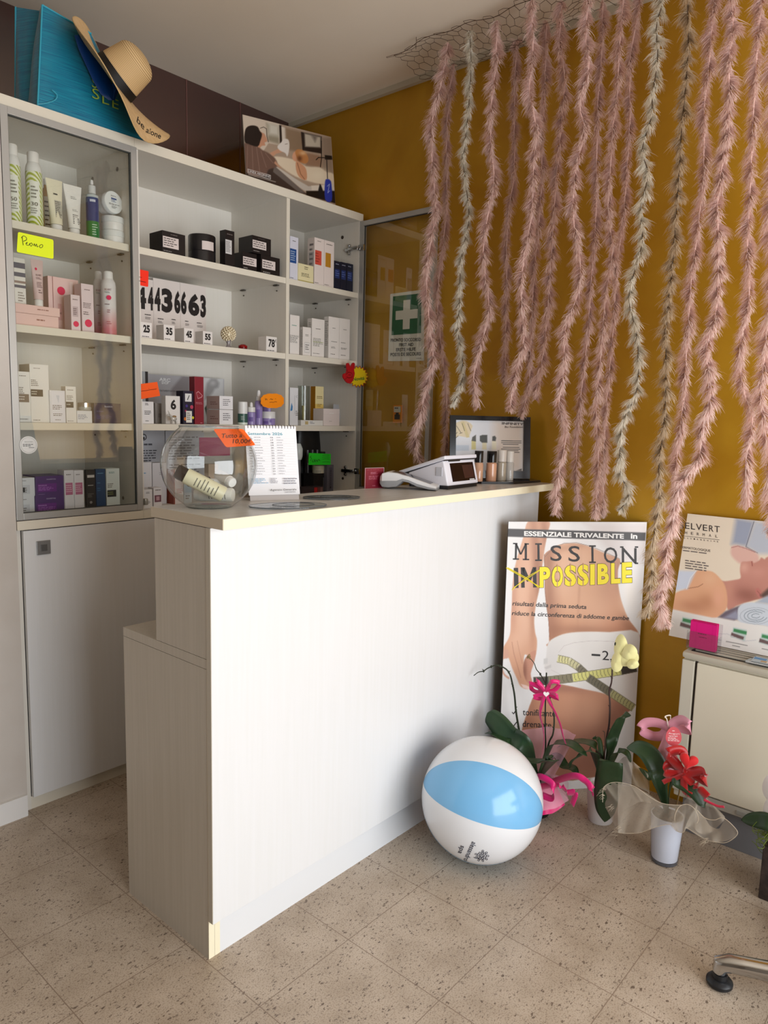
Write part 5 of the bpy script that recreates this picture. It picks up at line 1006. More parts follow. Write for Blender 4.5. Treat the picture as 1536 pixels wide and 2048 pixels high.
mb = MB(); mb.T = T; mb.bbox(-.0022, .0, .025, .05, .045, .075, .0008); mb.build('side_clip', mat((200, 200, 208), .3), cr_)
# glossy black stand with foundation bottles and framed advert
tr = thing('black_display_tray', 'thin glossy black display tray at the far end of the counter', 'tray', (2.42, 1.52, ZC))
Q = [(2.30, 1.505), (2.40, 1.425), (2.570, 1.405), (2.612, 1.47), (2.36, 1.70), (2.29, 1.63)]
MB().prism([(x, y, ZC+.0004) for x, y in Q], (0, 0, .007)).build('tray_plate', mat((30, 28, 32), .12), tr)
MB().prism([(x*.985+.036, y*.985+.022, ZC+.0076) for x, y in Q], (0, 0, .0012)).build('tray_glass', mat((60, 58, 62), .05), tr)
ZTT = ZC+.009
fr = thing('framed_advert', 'black-framed cosmetics advert standing at the far end of the counter', 'framed advert', (2.44, 1.58, ZTT))
a = np.array((2.335, 1.682, ZTT)); b = np.array((2.578, 1.463, ZTT)); u = (b-a); wf = np.linalg.norm(u); u /= wf; nb = np.array((-u[1], u[0], 0)); nb = nb if nb@(CC-a)[:3] < 0 else -nb
hf = rowz(a[0], a[1], 831)-ZTT; tl = nb*.03+np.array((0, 0, hf))
up_ = tl/np.linalg.norm(tl); Lh = np.linalg.norm(tl)
def fb(x0, x1, z0, z1, t0, t1, m=None, mb=None):
    mb = mb or MB(); N = np.cross(u, up_); N = N if N@(CC-a) > 0 else -N
    q = [a+u*x0+up_*z0, a+u*x1+up_*z0, a+u*x1+up_*z1, a+u*x0+up_*z1]; mb.hexa([p+N*t0 for p in q], [p+N*t1 for p in q], m); return mb
mb = fb(0, .024, 0, Lh, 0, .014); fb(wf-.026, wf, 0, Lh, 0, .014, mb=mb); fb(.024, wf-.026, Lh-.018, Lh, 0, .014, mb=mb); fb(.024, wf-.026, 0, .03, 0, .014, mb=mb)
mb.build('frame', mat((26, 25, 27), .15), fr)
fb(.02, wf-.02, .02, Lh-.01, .001, .004).build('backing', mat((30, 30, 30), .5), fr)
N = np.cross(u, up_); N = N if N@(CC-a) > 0 else -N
p_ = lambda x, zz, l: a+u*x+up_*zz+N*l
def p_adv(p):
    g = lambda l: [zg(*q) for q in l]
    p.fill(g([(1000, 160), (1250, 170), (1235, 590), (1000, 560)]), (214, 200, 188), 12)
    hand = g([(650, 330), (720, 290), (770, 300), (800, 300), (830, 210), (815, 190), (780, 170), (745, 165), (705, 180), (680, 195), (670, 240), (655, 300)])
    p.fill(hand, (216, 200, 168)); p.fill(g([(735, 180), (760, 175), (805, 300), (780, 305)]), (206, 190, 140))
    for l in ([(670, 300), (705, 262)], [(690, 310), (712, 290)], [(700, 210), (735, 265)], [(745, 190), (765, 250)], [(790, 190), (815, 250)], [(745, 265), (725, 270)]): p.line(g(l), 1.0, (90, 80, 66))
    for x, col in ((838, (206, 196, 130)), (925, (222, 212, 176)), (1003, (224, 216, 190))):
        p.fill(g([(x-17, 325), (x+17, 325), (x+18, 400), (x-18, 400)]), col)
    p.fill(g([(822, 330), (828, 300), (856, 282), (856, 335)]), (70, 68, 60)); p.fill(g([(888, 330), (888, 290), (905, 285), (905, 283), (948, 283), (948, 345), (905, 345)]), (56, 58, 52)); p.fill(g([(988, 330), (990, 295), (1010, 290), (1020, 305), (1015, 332)]), (60, 58, 54))
    p.fill(g([(660, 365), (800, 365), (800, 410), (660, 410)]), (190, 200, 214))
    for y in (330, 345, 358, 382, 396, 408, 422): p.line(g([(1062+(y % 3)*14, y), (1222-(y % 5)*8, y+2)]), 1.3, (70, 66, 62))
    p.line(g([(1070, 328), (1150, 330)]), 1, (70, 66, 62)); p.fill(g([(1185, 570), (1225, 572), (1225, 555)]), (70, 64, 60))
picture('advert_print', p_(.024, .03, .0062), p_(wf-.026, .03, .0062), p_(.024, Lh-.018, .0062), 220, 200, p_adv, (218, 220, 226), fr, lift=0)
mb = MB(); pn = (tuple(N), float(N@p_(0, 0, .0075)))
wpx(mb, 'INFINITY', zg, 1068, 198, 1240, 206, 20, pn, mat((50, 44, 40)), bold=.01); wpx(mb, 'Bio Foundation', zg, 1090, 225, 1236, 226, 16, pn, mat((70, 62, 58)), shear=.2)
mb.build('advert_lettering', None, fr, fix=False)
for (xa, xb, yt, bc_, cc_, lb, pos, alpha) in ((845, 912, 410, (196, 152, 124), (26, 24, 26), 'beige foundation bottle with a black cap, partly behind the cash register', (2.330, 1.52), 1), (945, 1020, 412, (204, 152, 122), (24, 22, 24), 'beige foundation bottle with a black cap, in the middle of the row', (2.425, 1.505), 1),
        (1030, 1098, 405, (176, 166, 150), (216, 208, 200), 'shimmering grey bottle with a white cap, beside the beige foundation', (2.487, 1.49), 1), (1100, 1158, 412, (196, 194, 190), (228, 224, 218), 'pale bottle with a white cap at the right end of the row', (2.535, 1.475), 1)):
    px = (zg(xa, 0)[0]+zg(xb, 0)[0])/2; Yb = pos[1]; Xb = colx(px, ZTT+.06, Yb); r = (colx(zg(xb, 0)[0], ZTT, Yb)-colx(zg(xa, 0)[0], ZTT, Yb))/2*.62; h = rowz(Xb, Yb, zg(0, yt)[1])-ZTT
    root = thing('foundation_bottle', lb, 'bottle', (Xb, Yb, ZTT), 'foundation bottles on the tray')
    MB().lathe([(0, .0003), (r*.97, .0003), (r, .004), (r, h*.58), (r*.8, h*.62)], (Xb, Yb, ZTT), 24).build('bottle_body', mat(bc_, .12, coat=.6), root, smooth=True)
    MB().lathe([(r*.92, h*.625), (r*.94, h*.985), (r*.9, h), (0, h)], (Xb, Yb, ZTT), 24).build('cap', mat(cc_, .1 if sum(cc_) < 200 else .3), root, smooth=True)
# ================================================================== posters and radiator
ZM = view(940, 1020, 3.938)
TL_ = np.array((2.238, 1.3435, 1.0185)); TR_ = np.array((2.640, .999, 1.0185)); BL_ = TL_+np.array((-.017, -.019, -1.018)); BR_ = TR_+np.array((-.017, -.019, -1.018))
ps = thing('tall_advert_board', 'tall advert board of a bare waist with tape measure, leaning beside the counter', 'poster', tuple((BL_+BR_)/2))
Nn = np.cross(BR_-BL_, TL_-BL_); Nn /= np.linalg.norm(Nn); Nn = Nn if Nn@(CC-BL_) > 0 else -Nn
MB().hexa([BL_-Nn*.006, BR_-Nn*.006, BR_, BL_], [TL_-Nn*.006, TR_-Nn*.006, TR_, TL_]).build('board', mat((60, 50, 42), .5), ps)
SKIN = (208, 156, 126); SKD = (150, 98, 72); SKL = (226, 182, 154)
def p_mission(p):
    f = lambda l: [ZM(*q) for q in l]; g1 = lambda x0, y0, x1, y1, c: (*ZM(x0, y0), *ZM(x1, y1), c)
    p.fill(f([(900, 100), (1400, 100), (1400, 420), (1150, 400)]), (214, 206, 204), 8)
    torso = f(smoothpts([(585, 360), (640, 310), (710, 272), (820, 262), (930, 285), (1060, 340), (1180, 390), (1165, 470), (1165, 560), (1175, 640), (1200, 740), (1250, 860), (1330, 975), (1330, 1090), (660, 1080), (626, 1035), (625, 960), (618, 860), (600, 740), (590, 620), (590, 480)], 4))
    k = p.fill(torso, (206, 154, 120), 1.2)
    p.blob(*ZM(640, 800), 22, 95, SKD, .75, 0, k); p.blob(*ZM(1120, 560), 30, 70, (184, 130, 104), .5, .1, k); p.blob(*ZM(830, 470), 45, 55, (238, 200, 172), .6, 0, k); p.blob(*ZM(1160, 930), 70, 26, (186, 126, 98), .75, .5, k)
    p.blob(*ZM(860, 900), 60, 30, (196, 140, 106), .8, 0, k); p.blob(*ZM(620, 380), 12, 30, SKD, .6, 0, k); p.blob(*ZM(880, 700), 40, 60, (212, 162, 128), .7, 0, k)
    p.line(f([(590, 370), (650, 305), (740, 262), (840, 258), (950, 285), (1070, 335), (1180, 385)]), 1.0, (110, 92, 84), .8)
    p.line(f([(586, 350), (590, 480), (592, 640), (606, 760), (620, 870), (626, 1000)]), 1.4, (130, 84, 64), .8)
    for x, y, rx, ry, r_, o_ in ((900, 945, 75, 10, .02, .55), (655, 950, 16, 24, 0, .5), (625, 620, 8, 70, 0, .5), (1170, 470, 8, 40, 0, .5), (760, 300, 40, 7, -.2, .35), (1240, 900, 26, 12, .9, .5), (860, 640, 3, 60, .05, .25)): p.blob(*ZM(x, y), rx, ry, (150, 98, 72), o_, r_, k)
    p.blob(*ZM(760, 520), 26, 60, (224, 180, 150), .5, 0, k); p.blob(*ZM(1020, 800), 34, 30, (222, 176, 146), .5, 0, k)
    # print highlight at the right of the waist
    p.blob(*ZM(1260, 640), 16, 45, (240, 228, 214), .5)
    # arm
    arm = f(smoothpts([(455, 95), (545, 92), (628, 95), (612, 180), (590, 290), (575, 400), (560, 500), (545, 620), (520, 740), (505, 860), (512, 960), (528, 1030), (520, 1130), (490, 1200), (470, 1160), (430, 1140), (425, 1220), (440, 1300), (500, 1370), (455, 1410), (400, 1390), (370, 1330), (330, 1240), (300, 1160), (262, 1170), (255, 1100), (300, 1020), (318, 960), (322, 860), (330, 740), (335, 600), (352, 460), (385, 330), (425, 200)], 4))
    k = p.fill(arm, SKIN, 1.2)
    p.blob(*ZM(545, 620), 10, 90, SKD, .7, -.12, k); p.blob(*ZM(420, 560), 18, 110, SKL, .7, .12, k); p.blob(*ZM(340, 760), 8, 60, (190, 136, 112), .6, 0, k); p.blob(*ZM(360, 1040), 16, 26, SKL, .6, .3, k); p.blob(*ZM(590, 180), 8, 40, SKD, .6, -.1, k); p.blob(*ZM(520, 300), 9, 90, SKD, .5, -.1, k); p.blob(*ZM(490, 860), 7, 50, SKD, .5, 0, k); p.blob(*ZM(440, 900), 14, 40, (226, 184, 158), .5, 0, k)
    fin = f(smoothpts([(258, 1110), (300, 1100), (300, 1165), (262, 1175), (256, 1240), (275, 1290), (310, 1320), (300, 1330), (258, 1290), (248, 1220)], 3)); p.fill(fin, (208, 158, 136))
    fin2 = f(smoothpts([(480, 1120), (520, 1110), (505, 1200), (478, 1290), (490, 1350), (460, 1370), (425, 1300), (420, 1220), (440, 1160)], 3)); k = p.fill(fin2, (196, 140, 116)); p.blob(*ZM(430, 1260), 5, 26, (140, 90, 72), .8, 0, k)
    p.line(f([(330, 1040), (345, 1130), (375, 1230), (400, 1320)]), 1.2, (170, 116, 96), .7); p.line(f([(372, 1030), (390, 1120), (412, 1210)]), 1.1, (176, 122, 100), .6)
    p.fill(f([(400, 1370), (440, 1380), (475, 1395), (465, 1415), (420, 1400)]), (236, 206, 196))
    # briefs
    br = f(smoothpts([(618, 1045), (700, 990), (800, 965), (950, 958), (1100, 962), (1330, 968), (1330, 1250), (1325, 1400), (1290, 1560), (1150, 1490), (1040, 1440), (900, 1410), (760, 1380), (640, 1350), (610, 1300), (585, 1240), (600, 1150)], 3))
    k = p.fill(br, (226, 222, 218), 1.2); p.blob(*ZM(640, 1200), 30, 60, (206, 202, 200), .7, 0, k); p.blob(*ZM(1280, 1250), 18, 100, (200, 188, 182), .6, 0, k)
    p.line(f([(700, 1120), (740, 1070), (820, 1045), (960, 1030), (1200, 1038)]), .8, (196, 188, 186)); p.line(f([(640, 1260), (720, 1300), (800, 1330), (900, 1350)]), .8, (190, 184, 182))
    # thighs
    th = f(smoothpts([(520, 1440), (640, 1370), (760, 1382), (900, 1412), (1040, 1442), (1160, 1490), (1280, 1555), (1200, 1620), (1130, 1720), (1060, 1850), (1000, 2100), (380, 2100), (400, 1780), (450, 1600)], 3))
    k = p.fill(th, (190, 134, 104), 1.2); p.blob(*ZM(1000, 1640), 75, 55, (214, 164, 134), .6, .3, k); p.blob(*ZM(900, 1960), 70, 60, (120, 74, 58), .8, 0, k); p.blob(*ZM(640, 1900), 70, 60, (150, 100, 80), .5, 0, k); p.blob(*ZM(1150, 1640), 26, 40, (130, 84, 66), .8, .6, k); p.blob(*ZM(980, 1800), 70, 22, (130, 84, 66), .6, -.4, k); p.blob(*ZM(470, 1640), 12, 70, (164, 112, 88), .7, .15, k); p.blob(*ZM(720, 1400), 50, 10, (150, 100, 80), .7, .1, k); p.blob(*ZM(1200, 1560), 30, 16, (150, 100, 80), .7, .4, k)
    # tape measure
    def tape(pts, w, seg, c):
        for i, (a, b) in enumerate(zip(pts[:-1], pts[1:])):
            a = np.array(a, float); b = np.array(b, float); n = np.array((-(b-a)[1], (b-a)[0])); n /= np.linalg.norm(n); n = n*w/2
            p.fill(f([a-n, b-n, b+n, a+n]), c[i])
            m = int(np.linalg.norm(b-a)/seg)
            for k2 in range(m):
                q = a+(b-a)*(k2+.5)/m; p.line(f([q-n*.8, q+n*.15]), .8, (60, 56, 44)); p.line(f([q+n*.3+(b-a)/m*.1, q+n*.7+(b-a)/m*.3]), .8, (60, 56, 44))
            p.line(f([a-n, b-n]), .9, (90, 84, 60)); p.line(f([a+n, b+n]), .9, (90, 84, 60))
    tape([(690, 1170), (780, 1190), (850, 1235), (920, 1300)], 56, 22, [(212, 206, 150), (200, 194, 150), (120, 112, 92)])
    tape([(500, 1350), (620, 1345), (810, 1322), (1190, 1265), (1310, 1240)], 66, 28, [(60, 52, 46), (130, 122, 96), (216, 212, 130), (56, 48, 40)])
    tape([(930, 1320), (1110, 1440), (1290, 1560)], 60, 26, [(110, 104, 84), (172, 166, 116)])
    p.fill(f([(580, 1172), (612, 1165), (612, 1210), (580, 1215)]), (200, 198, 196)); p.fill(f([(585, 1240), (640, 1215), (640, 1240), (600, 1255)]), (196, 192, 190))
    # black headline bar
    p.fill(f([(293, 147), (1385, 178), (1380, 242), (292, 210)]), (52, 46, 46))
    p.line(f([(284, 455), (548, 604)]), 1.6, (226, 214, 40)); p.line(f([(284, 452), (460, 545), (540, 612)]), .9, (226, 214, 40)); p.line(f([(332, 628), (440, 535), (550, 470)]), 1.6, (226, 214, 40)); p.line(f([(345, 610), (545, 478)]), .9, (226, 214, 40))
picture('advert_picture', BL_, BR_, TL_, 250, 470, p_mission, (228, 226, 226), ps, PRINT, TR=TR_)
mb = MB(); pm = (tuple(Nn), float(Nn@(BL_+Nn*.0016))); WHT = mat((236, 234, 232), .5); BLK = mat((40, 36, 36), .5); YEL = mat((246, 226, 40), .5)
wpx(mb, 'ESSENZIALE TRIVALENTE', ZM, 426, 204, 1212, 226, 40, pm, WHT, bold=.035, lift=0); wpx(mb, 'in', ZM, 1266, 226, 1318, 228, 46, pm, WHT, bold=.035, lift=0)
mb.build('headline_lettering', None, ps, fix=False)
mb = MB()
def stroke(mb, x0, y0, x1, y1, w, m, lift=0):
    d = np.array((x1-x0, y1-y0), float); d /= np.linalg.norm(d); n = np.array((-d[1], d[0]))*w/2
    mb.add([tuple(onp(pm[0], pm[1]+lift, *ZM(*q))) for q in ((x0+n[0], y0+n[1]), (x1+n[0], y1+n[1]), (x1-n[0], y1-n[1]), (x0-n[0], y0-n[1]))], [(0, 1, 2, 3)], m)
for q in ((360, 390, 364, 262, 15), (440, 392, 440, 264, 17), (364, 268, 400, 350, 13), (400, 350, 440, 268, 11), (338, 386, 386, 387, 11), (416, 389, 466, 390, 11), (340, 264, 374, 265, 10), (430, 266, 464, 268, 10)): stroke(mb, *q, BLK)
for x, y in ((541, 394), (966, 412)): stroke(mb, x, y, x-2, y-128, 16, BLK, .0001)
for ch, xa, ya, xb, yb in (('I', 508, 394, 572, 396), ('S', 634, 400, 722, 402), ('S', 776, 405, 866, 407), ('I', 940, 410, 990, 412), ('O', 1055, 415, 1160, 418), ('N', 1196, 418, 1312, 422)):
    if ch != 'I': wpx(mb, ch, ZM, xa, ya, xb, yb, 128, pm, BLK, bold=.004, lift=0)
    if ch in 'MIN':
        xs = (xa, xb) if ch != 'I' else ((xa+xb)/2,)
        for x in xs:
            for y in (ya, ya-128):
                sw = 26 if ch == 'I' else 13
                mb.add([tuple(onp(*pm, *ZM(x-sw, y-4))), tuple(onp(*pm, *ZM(x+sw, y-4))), tuple(onp(*pm, *ZM(x+sw, y+8))), tuple(onp(*pm, *ZM(x-sw, y+8)))], [(0, 1, 2, 3)], BLK)
for q in ((366, 614, 362, 456, 34), (418, 612, 414, 452, 27), (512, 610, 508, 450, 27), (418, 458, 462, 560, 27), (466, 560, 506, 456, 22)): stroke(mb, *q, BLK, .0001)
mb.build('typewriter_lettering', None, ps, fix=False)
mb = MB()
for l_ in ([(284, 455), (548, 604)], [(300, 455), (460, 545), (540, 612)], [(332, 628), (440, 535), (550, 470)], [(345, 610), (545, 478)]): mb.tube([onp(pm[0], pm[1]+.0006, *ZM(*q)) for q in crom(l_, 4)], .0013, 5)
mb.build('crossing_out_strokes', YEL, ps, fix=False)
mb = MB()
xs = [(548, 632), (644, 732), (746, 836), (848, 934), (946, 982), (1004, 1094), (1110, 1184), (1196, 1276)]
for ch, (xa, xb) in zip('POSSIBLE', xs):
    y0 = 612-(xa-548)*.055; y1 = 612-(xb-548)*.055
    wpx(mb, ch, ZM, xa-3, y0+3, xb+3, y1+3, 176, pm, mat((70, 60, 30), .5), bold=.065, lift=0); wpx(mb, ch, ZM, xa, y0, xb, y1, 170, pm, YEL, bold=.045, lift=.0004)
for (xa, xb) in (xs[1], xs[2], xs[3]):
    x = (xa+xb)/2; y = 612-(x-548)*.055
    for y0, y1 in ((y+4, y-60), (y-112, y-176)): mb.add([tuple(onp(pm[0], pm[1]+.0008, *ZM(*q))) for q in ((x-4, y0), (x+4, y0), (x+4, y1), (x-4, y1))], [(0, 1, 2, 3)], mat((196, 150, 110), .5))
mb.build('stencil_lettering', None, ps, fix=False)
mb = MB()
wpx(mb, 'risultati dalla prima seduta', ZM, 334, 752, 916, 780, 36, pm, BLK, bold=.012, shear=.2, lift=0); wpx(mb, 'riduce la circonferenza di addome e gambe', ZM, 330, 828, 1250, 868, 36, pm, BLK, bold=.012, shear=.2, lift=0)
wpx(mb, 'tonificante', ZM, 416, 1616, 672, 1628, 52, pm, BLK, bold=.005, lift=0); wpx(mb, 'drenante', ZM, 414, 1708, 640, 1718, 52, pm, BLK, bold=.005, lift=0)
wpx(mb, '-', ZM, 958, 1166, 1026, 1170, 80, pm, BLK, bold=.03, lift=0); wpx(mb, '2,', ZM, 1042, 1180, 1120, 1186, 76, pm, BLK, lift=0)
for y in (1600, 1698): mb.tube([onp(*pm, *ZM(332, y-8)), onp(*pm, *ZM(342, y+6)), onp(*pm, *ZM(368, y-28))], .0018, 5, BLK)
mb.build('slogan_lettering', None, ps, fix=False)
# fan-coil radiator on the ochre wall
RX = 2.42; Y0, Y1 = .765, -.35
rd_ = thing('fan_coil_radiator', 'low cream fan-coil radiator with a slatted top on the ochre wall at the right', 'radiator', (2.53, .2, 0))
CRM = mat((214, 206, 186), .4); GRYM = mat((128, 130, 136), .45)
MB().bbox(RX+.012, GX-.002, Y1, Y0-.002, .125, .612, .004).build('body', CRM, rd_)
MB().bbox(RX, RX+.014, Y1, Y0-.048, .165, .604, .003).build('front_panel', CRM, rd_)
MB().bbox(RX+.001, RX+.014, Y0-.040, Y0, .15, .606, .003).build('end_strip', mat((200, 194, 178), .4), rd_)
MB().box(RX+.010, RX+.013, Y0-.048, Y0-.040, .16, .606).build('seam', mat((60, 54, 48), .6), rd_)
mb = MB()
def topf(u, v):
    y = Y0-(Y0-Y1)*v; a = math.pi*u; return y
mb.bbox(RX-.006, GX-.002, Y1, Y0+.0, .613, .634, .008); mb.build('top_cover', mat((190, 184, 168), .4), rd_, smooth=True)
mb = MB()
for k in range(7): x = RX+.03+k*.026; mb.bbox(x, x+.011, Y1+.01, Y0-.03-.0*k, .634, .640, .002)
sl = mb.build('top_slat', mat((176, 170, 156), .4), rd_)
MB().box(RX+.02, GX-.02, Y1+.01, Y0-.02, .6335, .6352).build('vent_opening', mat((40, 36, 32), .6), rd_)
MB().bbox(RX+.004, RX+.02, Y1, Y0-.048, .128, .160, .003).build('lower_grille', mat((176, 172, 162), .4), rd_)
MB().bbox(RX+.001, RX+.006, .50, .56, .136, .150, .001).build('badge', mat((150, 148, 142), .4), rd_)
MB().box(RX+.03, GX-.002, Y1, Y0-.03, .0005, .125).build('base_plinth', GRYM, rd_)
# wellness poster standing on the radiator
ZS = view(1260, 1000, 5.565)
sBL = np.array((2.535, .853, .0)); sBR = np.array((2.535, .44, .0)); zb_ = .642; sTLz = 1.066
sBL[2] = sBR[2] = zb_; sTL = np.array((2.632, .853, sTLz)); sTR = np.array((2.632, .44, sTLz))
wp = thing('wellness_poster', 'landscape poster of a reclining person with bare shoulder, standing on the radiator', 'poster', tuple((sBL+sBR)/2))
Ns = np.cross(sBR-sBL, sTL-sBL); Ns /= np.linalg.norm(Ns); Ns = Ns if Ns@(CC-sBL) > 0 else -Ns
MB().hexa([sBL-Ns*.004, sBR-Ns*.004, sBR, sBL], [sTL-Ns*.004, sTR-Ns*.004, sTR, sTL]).build('board', mat((206, 200, 190), .5), wp)
def p_well(p):
    f = lambda l: [ZS(*q) for q in l]
    p.fill(f([(300, 1160), (520, 1220), (980, 1310), (1700, 1440), (1700, 1800), (300, 1500)]), (232, 230, 226))
    p.fill(f([(1180, 200), (1385, 235), (1310, 520), (1130, 490)]), (156, 164, 184), 6); p.fill(f([(1390, 235), (1600, 260), (1700, 600), (1420, 600), (1300, 520)]), (186, 192, 204), 5); p.line(f([(1380, 240), (1290, 520), (1420, 590)]), 1.5, (90, 92, 108), .8)
    k = p.fill(f(smoothpts([(1130, 530), (1180, 505), (1300, 540), (1420, 600), (1420, 700), (1250, 720), (1130, 620)], 3)), (222, 180, 168), 3)
    p.line(f([(1130, 530), (1200, 512), (1290, 540), (1390, 580)]), 1.6, (170, 110, 110), .8)
    head = f(smoothpts([(1228, 740), (1245, 690), (1300, 685), (1360, 680), (1380, 700), (1440, 670), (1460, 640), (1500, 660), (1520, 640), (1620, 640), (1660, 1000), (1480, 1090), (1400, 1110), (1260, 1150), (1180, 1180), (1090, 1220), (1030, 1000), (1000, 900), (1060, 905), (1160, 890), (1230, 870), (1225, 800)], 3))
    k = p.fill(head, (196, 138, 124), 1.5); p.blob(*ZS(1300, 1060), 30, 16, (150, 96, 84), .8, .2, k); p.blob(*ZS(1270, 750), 10, 12, (226, 176, 160), .7, 0, k); p.blob(*ZS(1420, 800), 20, 12, (212, 154, 140), .6, 0, k); p.blob(*ZS(1100, 1000), 12, 24, (206, 150, 130), .6, 0, k)
    p.line(f([(1355, 685), (1362, 735)]), 1.2, (140, 60, 60)); p.fill(f(smoothpts([(1395, 1000), (1430, 980), (1470, 1040), (1480, 1080), (1450, 1095), (1410, 1050)], 3)), (190, 120, 112)); p.line(f([(1415, 1010), (1450, 1050), (1455, 1080)]), 1, (140, 80, 74))
    p.fill(f([(1450, 1060), (1540, 980), (1700, 900), (1700, 1040), (1480, 1090)]), (96, 76, 70), 3)
    sh = f(smoothpts([(600, 990), (650, 880), (740, 790), (820, 785), (920, 800), (1000, 870), (1060, 960), (1085, 1120), (1060, 1230), (960, 1308), (800, 1285), (520, 1225), (400, 1190), (400, 1100), (560, 1010)], 3))
    k = p.fill(sh, (226, 172, 136), 1.5); p.blob(*ZS(860, 1130), 26, 16, (186, 130, 96), .7, 0, k); p.blob(*ZS(980, 1100), 14, 22, (236, 178, 150), .7, 0, k); p.blob(*ZS(700, 1180), 30, 12, (186, 128, 98), .6, .2, k); p.blob(*ZS(880, 880), 16, 14, (234, 190, 156), .6, 0, k)
    p.line(f([(640, 985), (760, 965), (810, 935)]), 1.2, (140, 90, 66), .8)
    p.fill(f([(380, 780), (700, 790), (735, 790), (640, 990), (560, 1000), (400, 1040)]), (206, 214, 230), 3); p.line(f([(735, 790), (670, 870), (630, 990)]), 1.2, (236, 236, 240))
    p.fill(f([(980, 1305), (1060, 1240), (1180, 1190), (1260, 1160), (1200, 1320), (1160, 1340)]), (110, 100, 112), 2); p.fill(f([(1040, 1310), (1180, 1230), (1240, 1340)]), (150, 152, 172), 3)
    k = p.fill(f(smoothpts([(1200, 1290), (1205, 1200), (1270, 1150), (1400, 1140), (1560, 1170), (1700, 1240), (1700, 1430), (1500, 1400), (1230, 1360)], 3)), (206, 214, 224), 1.5)
    for r in (46, 34, 24, 12):
        p.line([(ZS(1400, 1290)[0]+r*.95*math.cos(t)*.36*2, ZS(1400, 1290)[1]+r*.6*math.sin(t)*.6) for t in np.linspace(.3, 5.6, 16)], 1.3, (120, 134, 146) if r < 40 else (170, 178, 188), .8)
    p.fill(f([(1480, 1090), (1540, 1060), (1700, 1010), (1700, 1150), (1560, 1160), (1400, 1140)]), (170, 180, 196), 3)
    for x, y in ((585, 1300), (1150, 1415), (1465, 1480)):
        p.fill(f([(x, y), (x+150, y+30), (x+130, y+160), (x-30, y+110)]), (196, 214, 210)); p.fill(f([(x+5, y+15), (x+150, y+48), (x+145, y+85), (x, y+50)]), (70, 140, 92)); p.fill(f([(x-20, y+60), (x+120, y+108), (x+110, y+140), (x-30, y+100)]), (110, 90, 90))
    p.line(f([(990, 1490), (1080, 1490), (1260, 1570), (1400, 1560)]), 1.4, (206, 206, 208))
    for a, b in (((1070, 1575), (1305, 1620)), ((1140, 1620), (1220, 1635)), ((1470, 1655), (1600, 1685))): p.line(f([a, b]), 1.4, (120, 118, 118))
picture('advert_picture', sBL, sBR, sTL, 330, 190, p_well, (232, 218, 198), wp, PRINT, TR=sTR)
mb = MB(); pw = (tuple(Ns), float(Ns@(sBL+Ns*.0016))); DK = mat((50, 44, 46), .5)
for ch, xa, xb in (('S', 560, 596), ('E', 614, 662), ('L', 680, 724), ('V', 735, 800), ('E', 812, 860), ('R', 880, 930), ('T', 940, 1000)):
    wpx(mb, ch, ZS, xa, 318+(xa-614)*.115, xb, 318+(xb-614)*.115, 72, pw, DK, lift=0)
for ch, xa in zip('THERMAL', (552, 612, 680, 745, 808, 880, 952)): wpx(mb, ch, ZS, xa, 378+(xa-614)*.115, xa+24, 381+(xa-614)*.115, 32, pw, DK, lift=0)
mb.add([tuple(onp(*pw, *ZS(*q))) for q in ((556, 393), (996, 442), (996, 446), (556, 397))], [(0, 1, 2, 3)], DK)
for k, x in enumerate(range(562, 985, 37)): wpx(mb, 'AGADIRBENOMES'[k], ZS, x, 424+(x-562)*.115, x+14, 426+(x-562)*.115, 16, pw, DK, lift=0)
wpx(mb, 'DERMATOLOGIQUE', ZS, 560, 535, 895, 578, 26, pw, DK, lift=0)
mb.build('brand_lettering', None, wp, fix=False)
mb = MB(); o0 = onp(*pw, *ZS(615, 770)); o1 = onp(*pw, *ZS(960, 820)); o2 = onp(*pw, *ZS(615, 660)); deco(mb, o0, o1-o0, o2-o0, [('l', 0, 0, 1, 1, 4, (110, 100, 98))], 4, lift=.0001); o0 = onp(*pw, *ZS(590, 575)); o1 = onp(*pw, *ZS(905, 615)); o2 = onp(*pw, *ZS(590, 550)); deco(mb, o0, o1-o0, o2-o0, [('l', 0, 0, 1, 1, 1, (110, 100, 98))], 5, lift=.0001)
mb.build('small_print', None, wp, fix=False)
# magenta cards in a clear holder, and a clear leaflet stand, both on the radiator
z8 = view(1340, 1180, 4.097)
h0 = onX(2.455, *z8(95, 455)); h1 = onX(2.455, *z8(352, 478)); ht = onX(2.455, *z8(160, 235))
hb = thing('card_holder', 'clear acrylic holder filled with magenta cards on the left end of the radiator', 'card holder', (2.475, (h0[1]+h1[1])/2, .6405))
ya, yb = .763, .664; zb_ = .6405
ACR = glass_mat('clear_acrylic', (.93, .94, .95), .02, 1.5)
mb = MB(); mb.box(2.440, 2.443, yb, ya, zb_, zb_+.06).box(2.478, 2.481, yb, ya, zb_, zb_+.09).box(2.443, 2.478, yb, ya, zb_, zb_+.003).box(2.443, 2.478, ya-.003, ya, zb_+.003, zb_+.05).box(2.443, 2.478, yb, yb+.003, zb_+.003, zb_+.05)
mb.build('acrylic_box', ACR, hb)
mb = MB()
for k in range(8): x = 2.4465+k*.0036; s = (k*7 % 5)*.0007; mb.box(x, x+.0024, yb+.008+s, ya-.008+s, zb_+.0035, zb_+.092+.001*(k % 3))
mb.build('magenta_cards', mat((214, 10, 120), .35), hb)
mb = MB(); Pq = (2.4455, ya-.02, zb_+.03); deco(mb, np.array((2.4462, ya-.010, zb_+.004)), (0, -(ya-yb-.020), 0), (0, 0, .085), [('l', .3, .56, .8, .64, 1, (130, 10, 76)), ('l', .35, .44, .75, .5, 1, (130, 10, 76)), ('r', .22, 0, .225, 1, (170, 10, 96)), ('r', .86, 0, .865, 1, (170, 10, 96))], 4); mb.build('card_print', None, hb, fix=False)
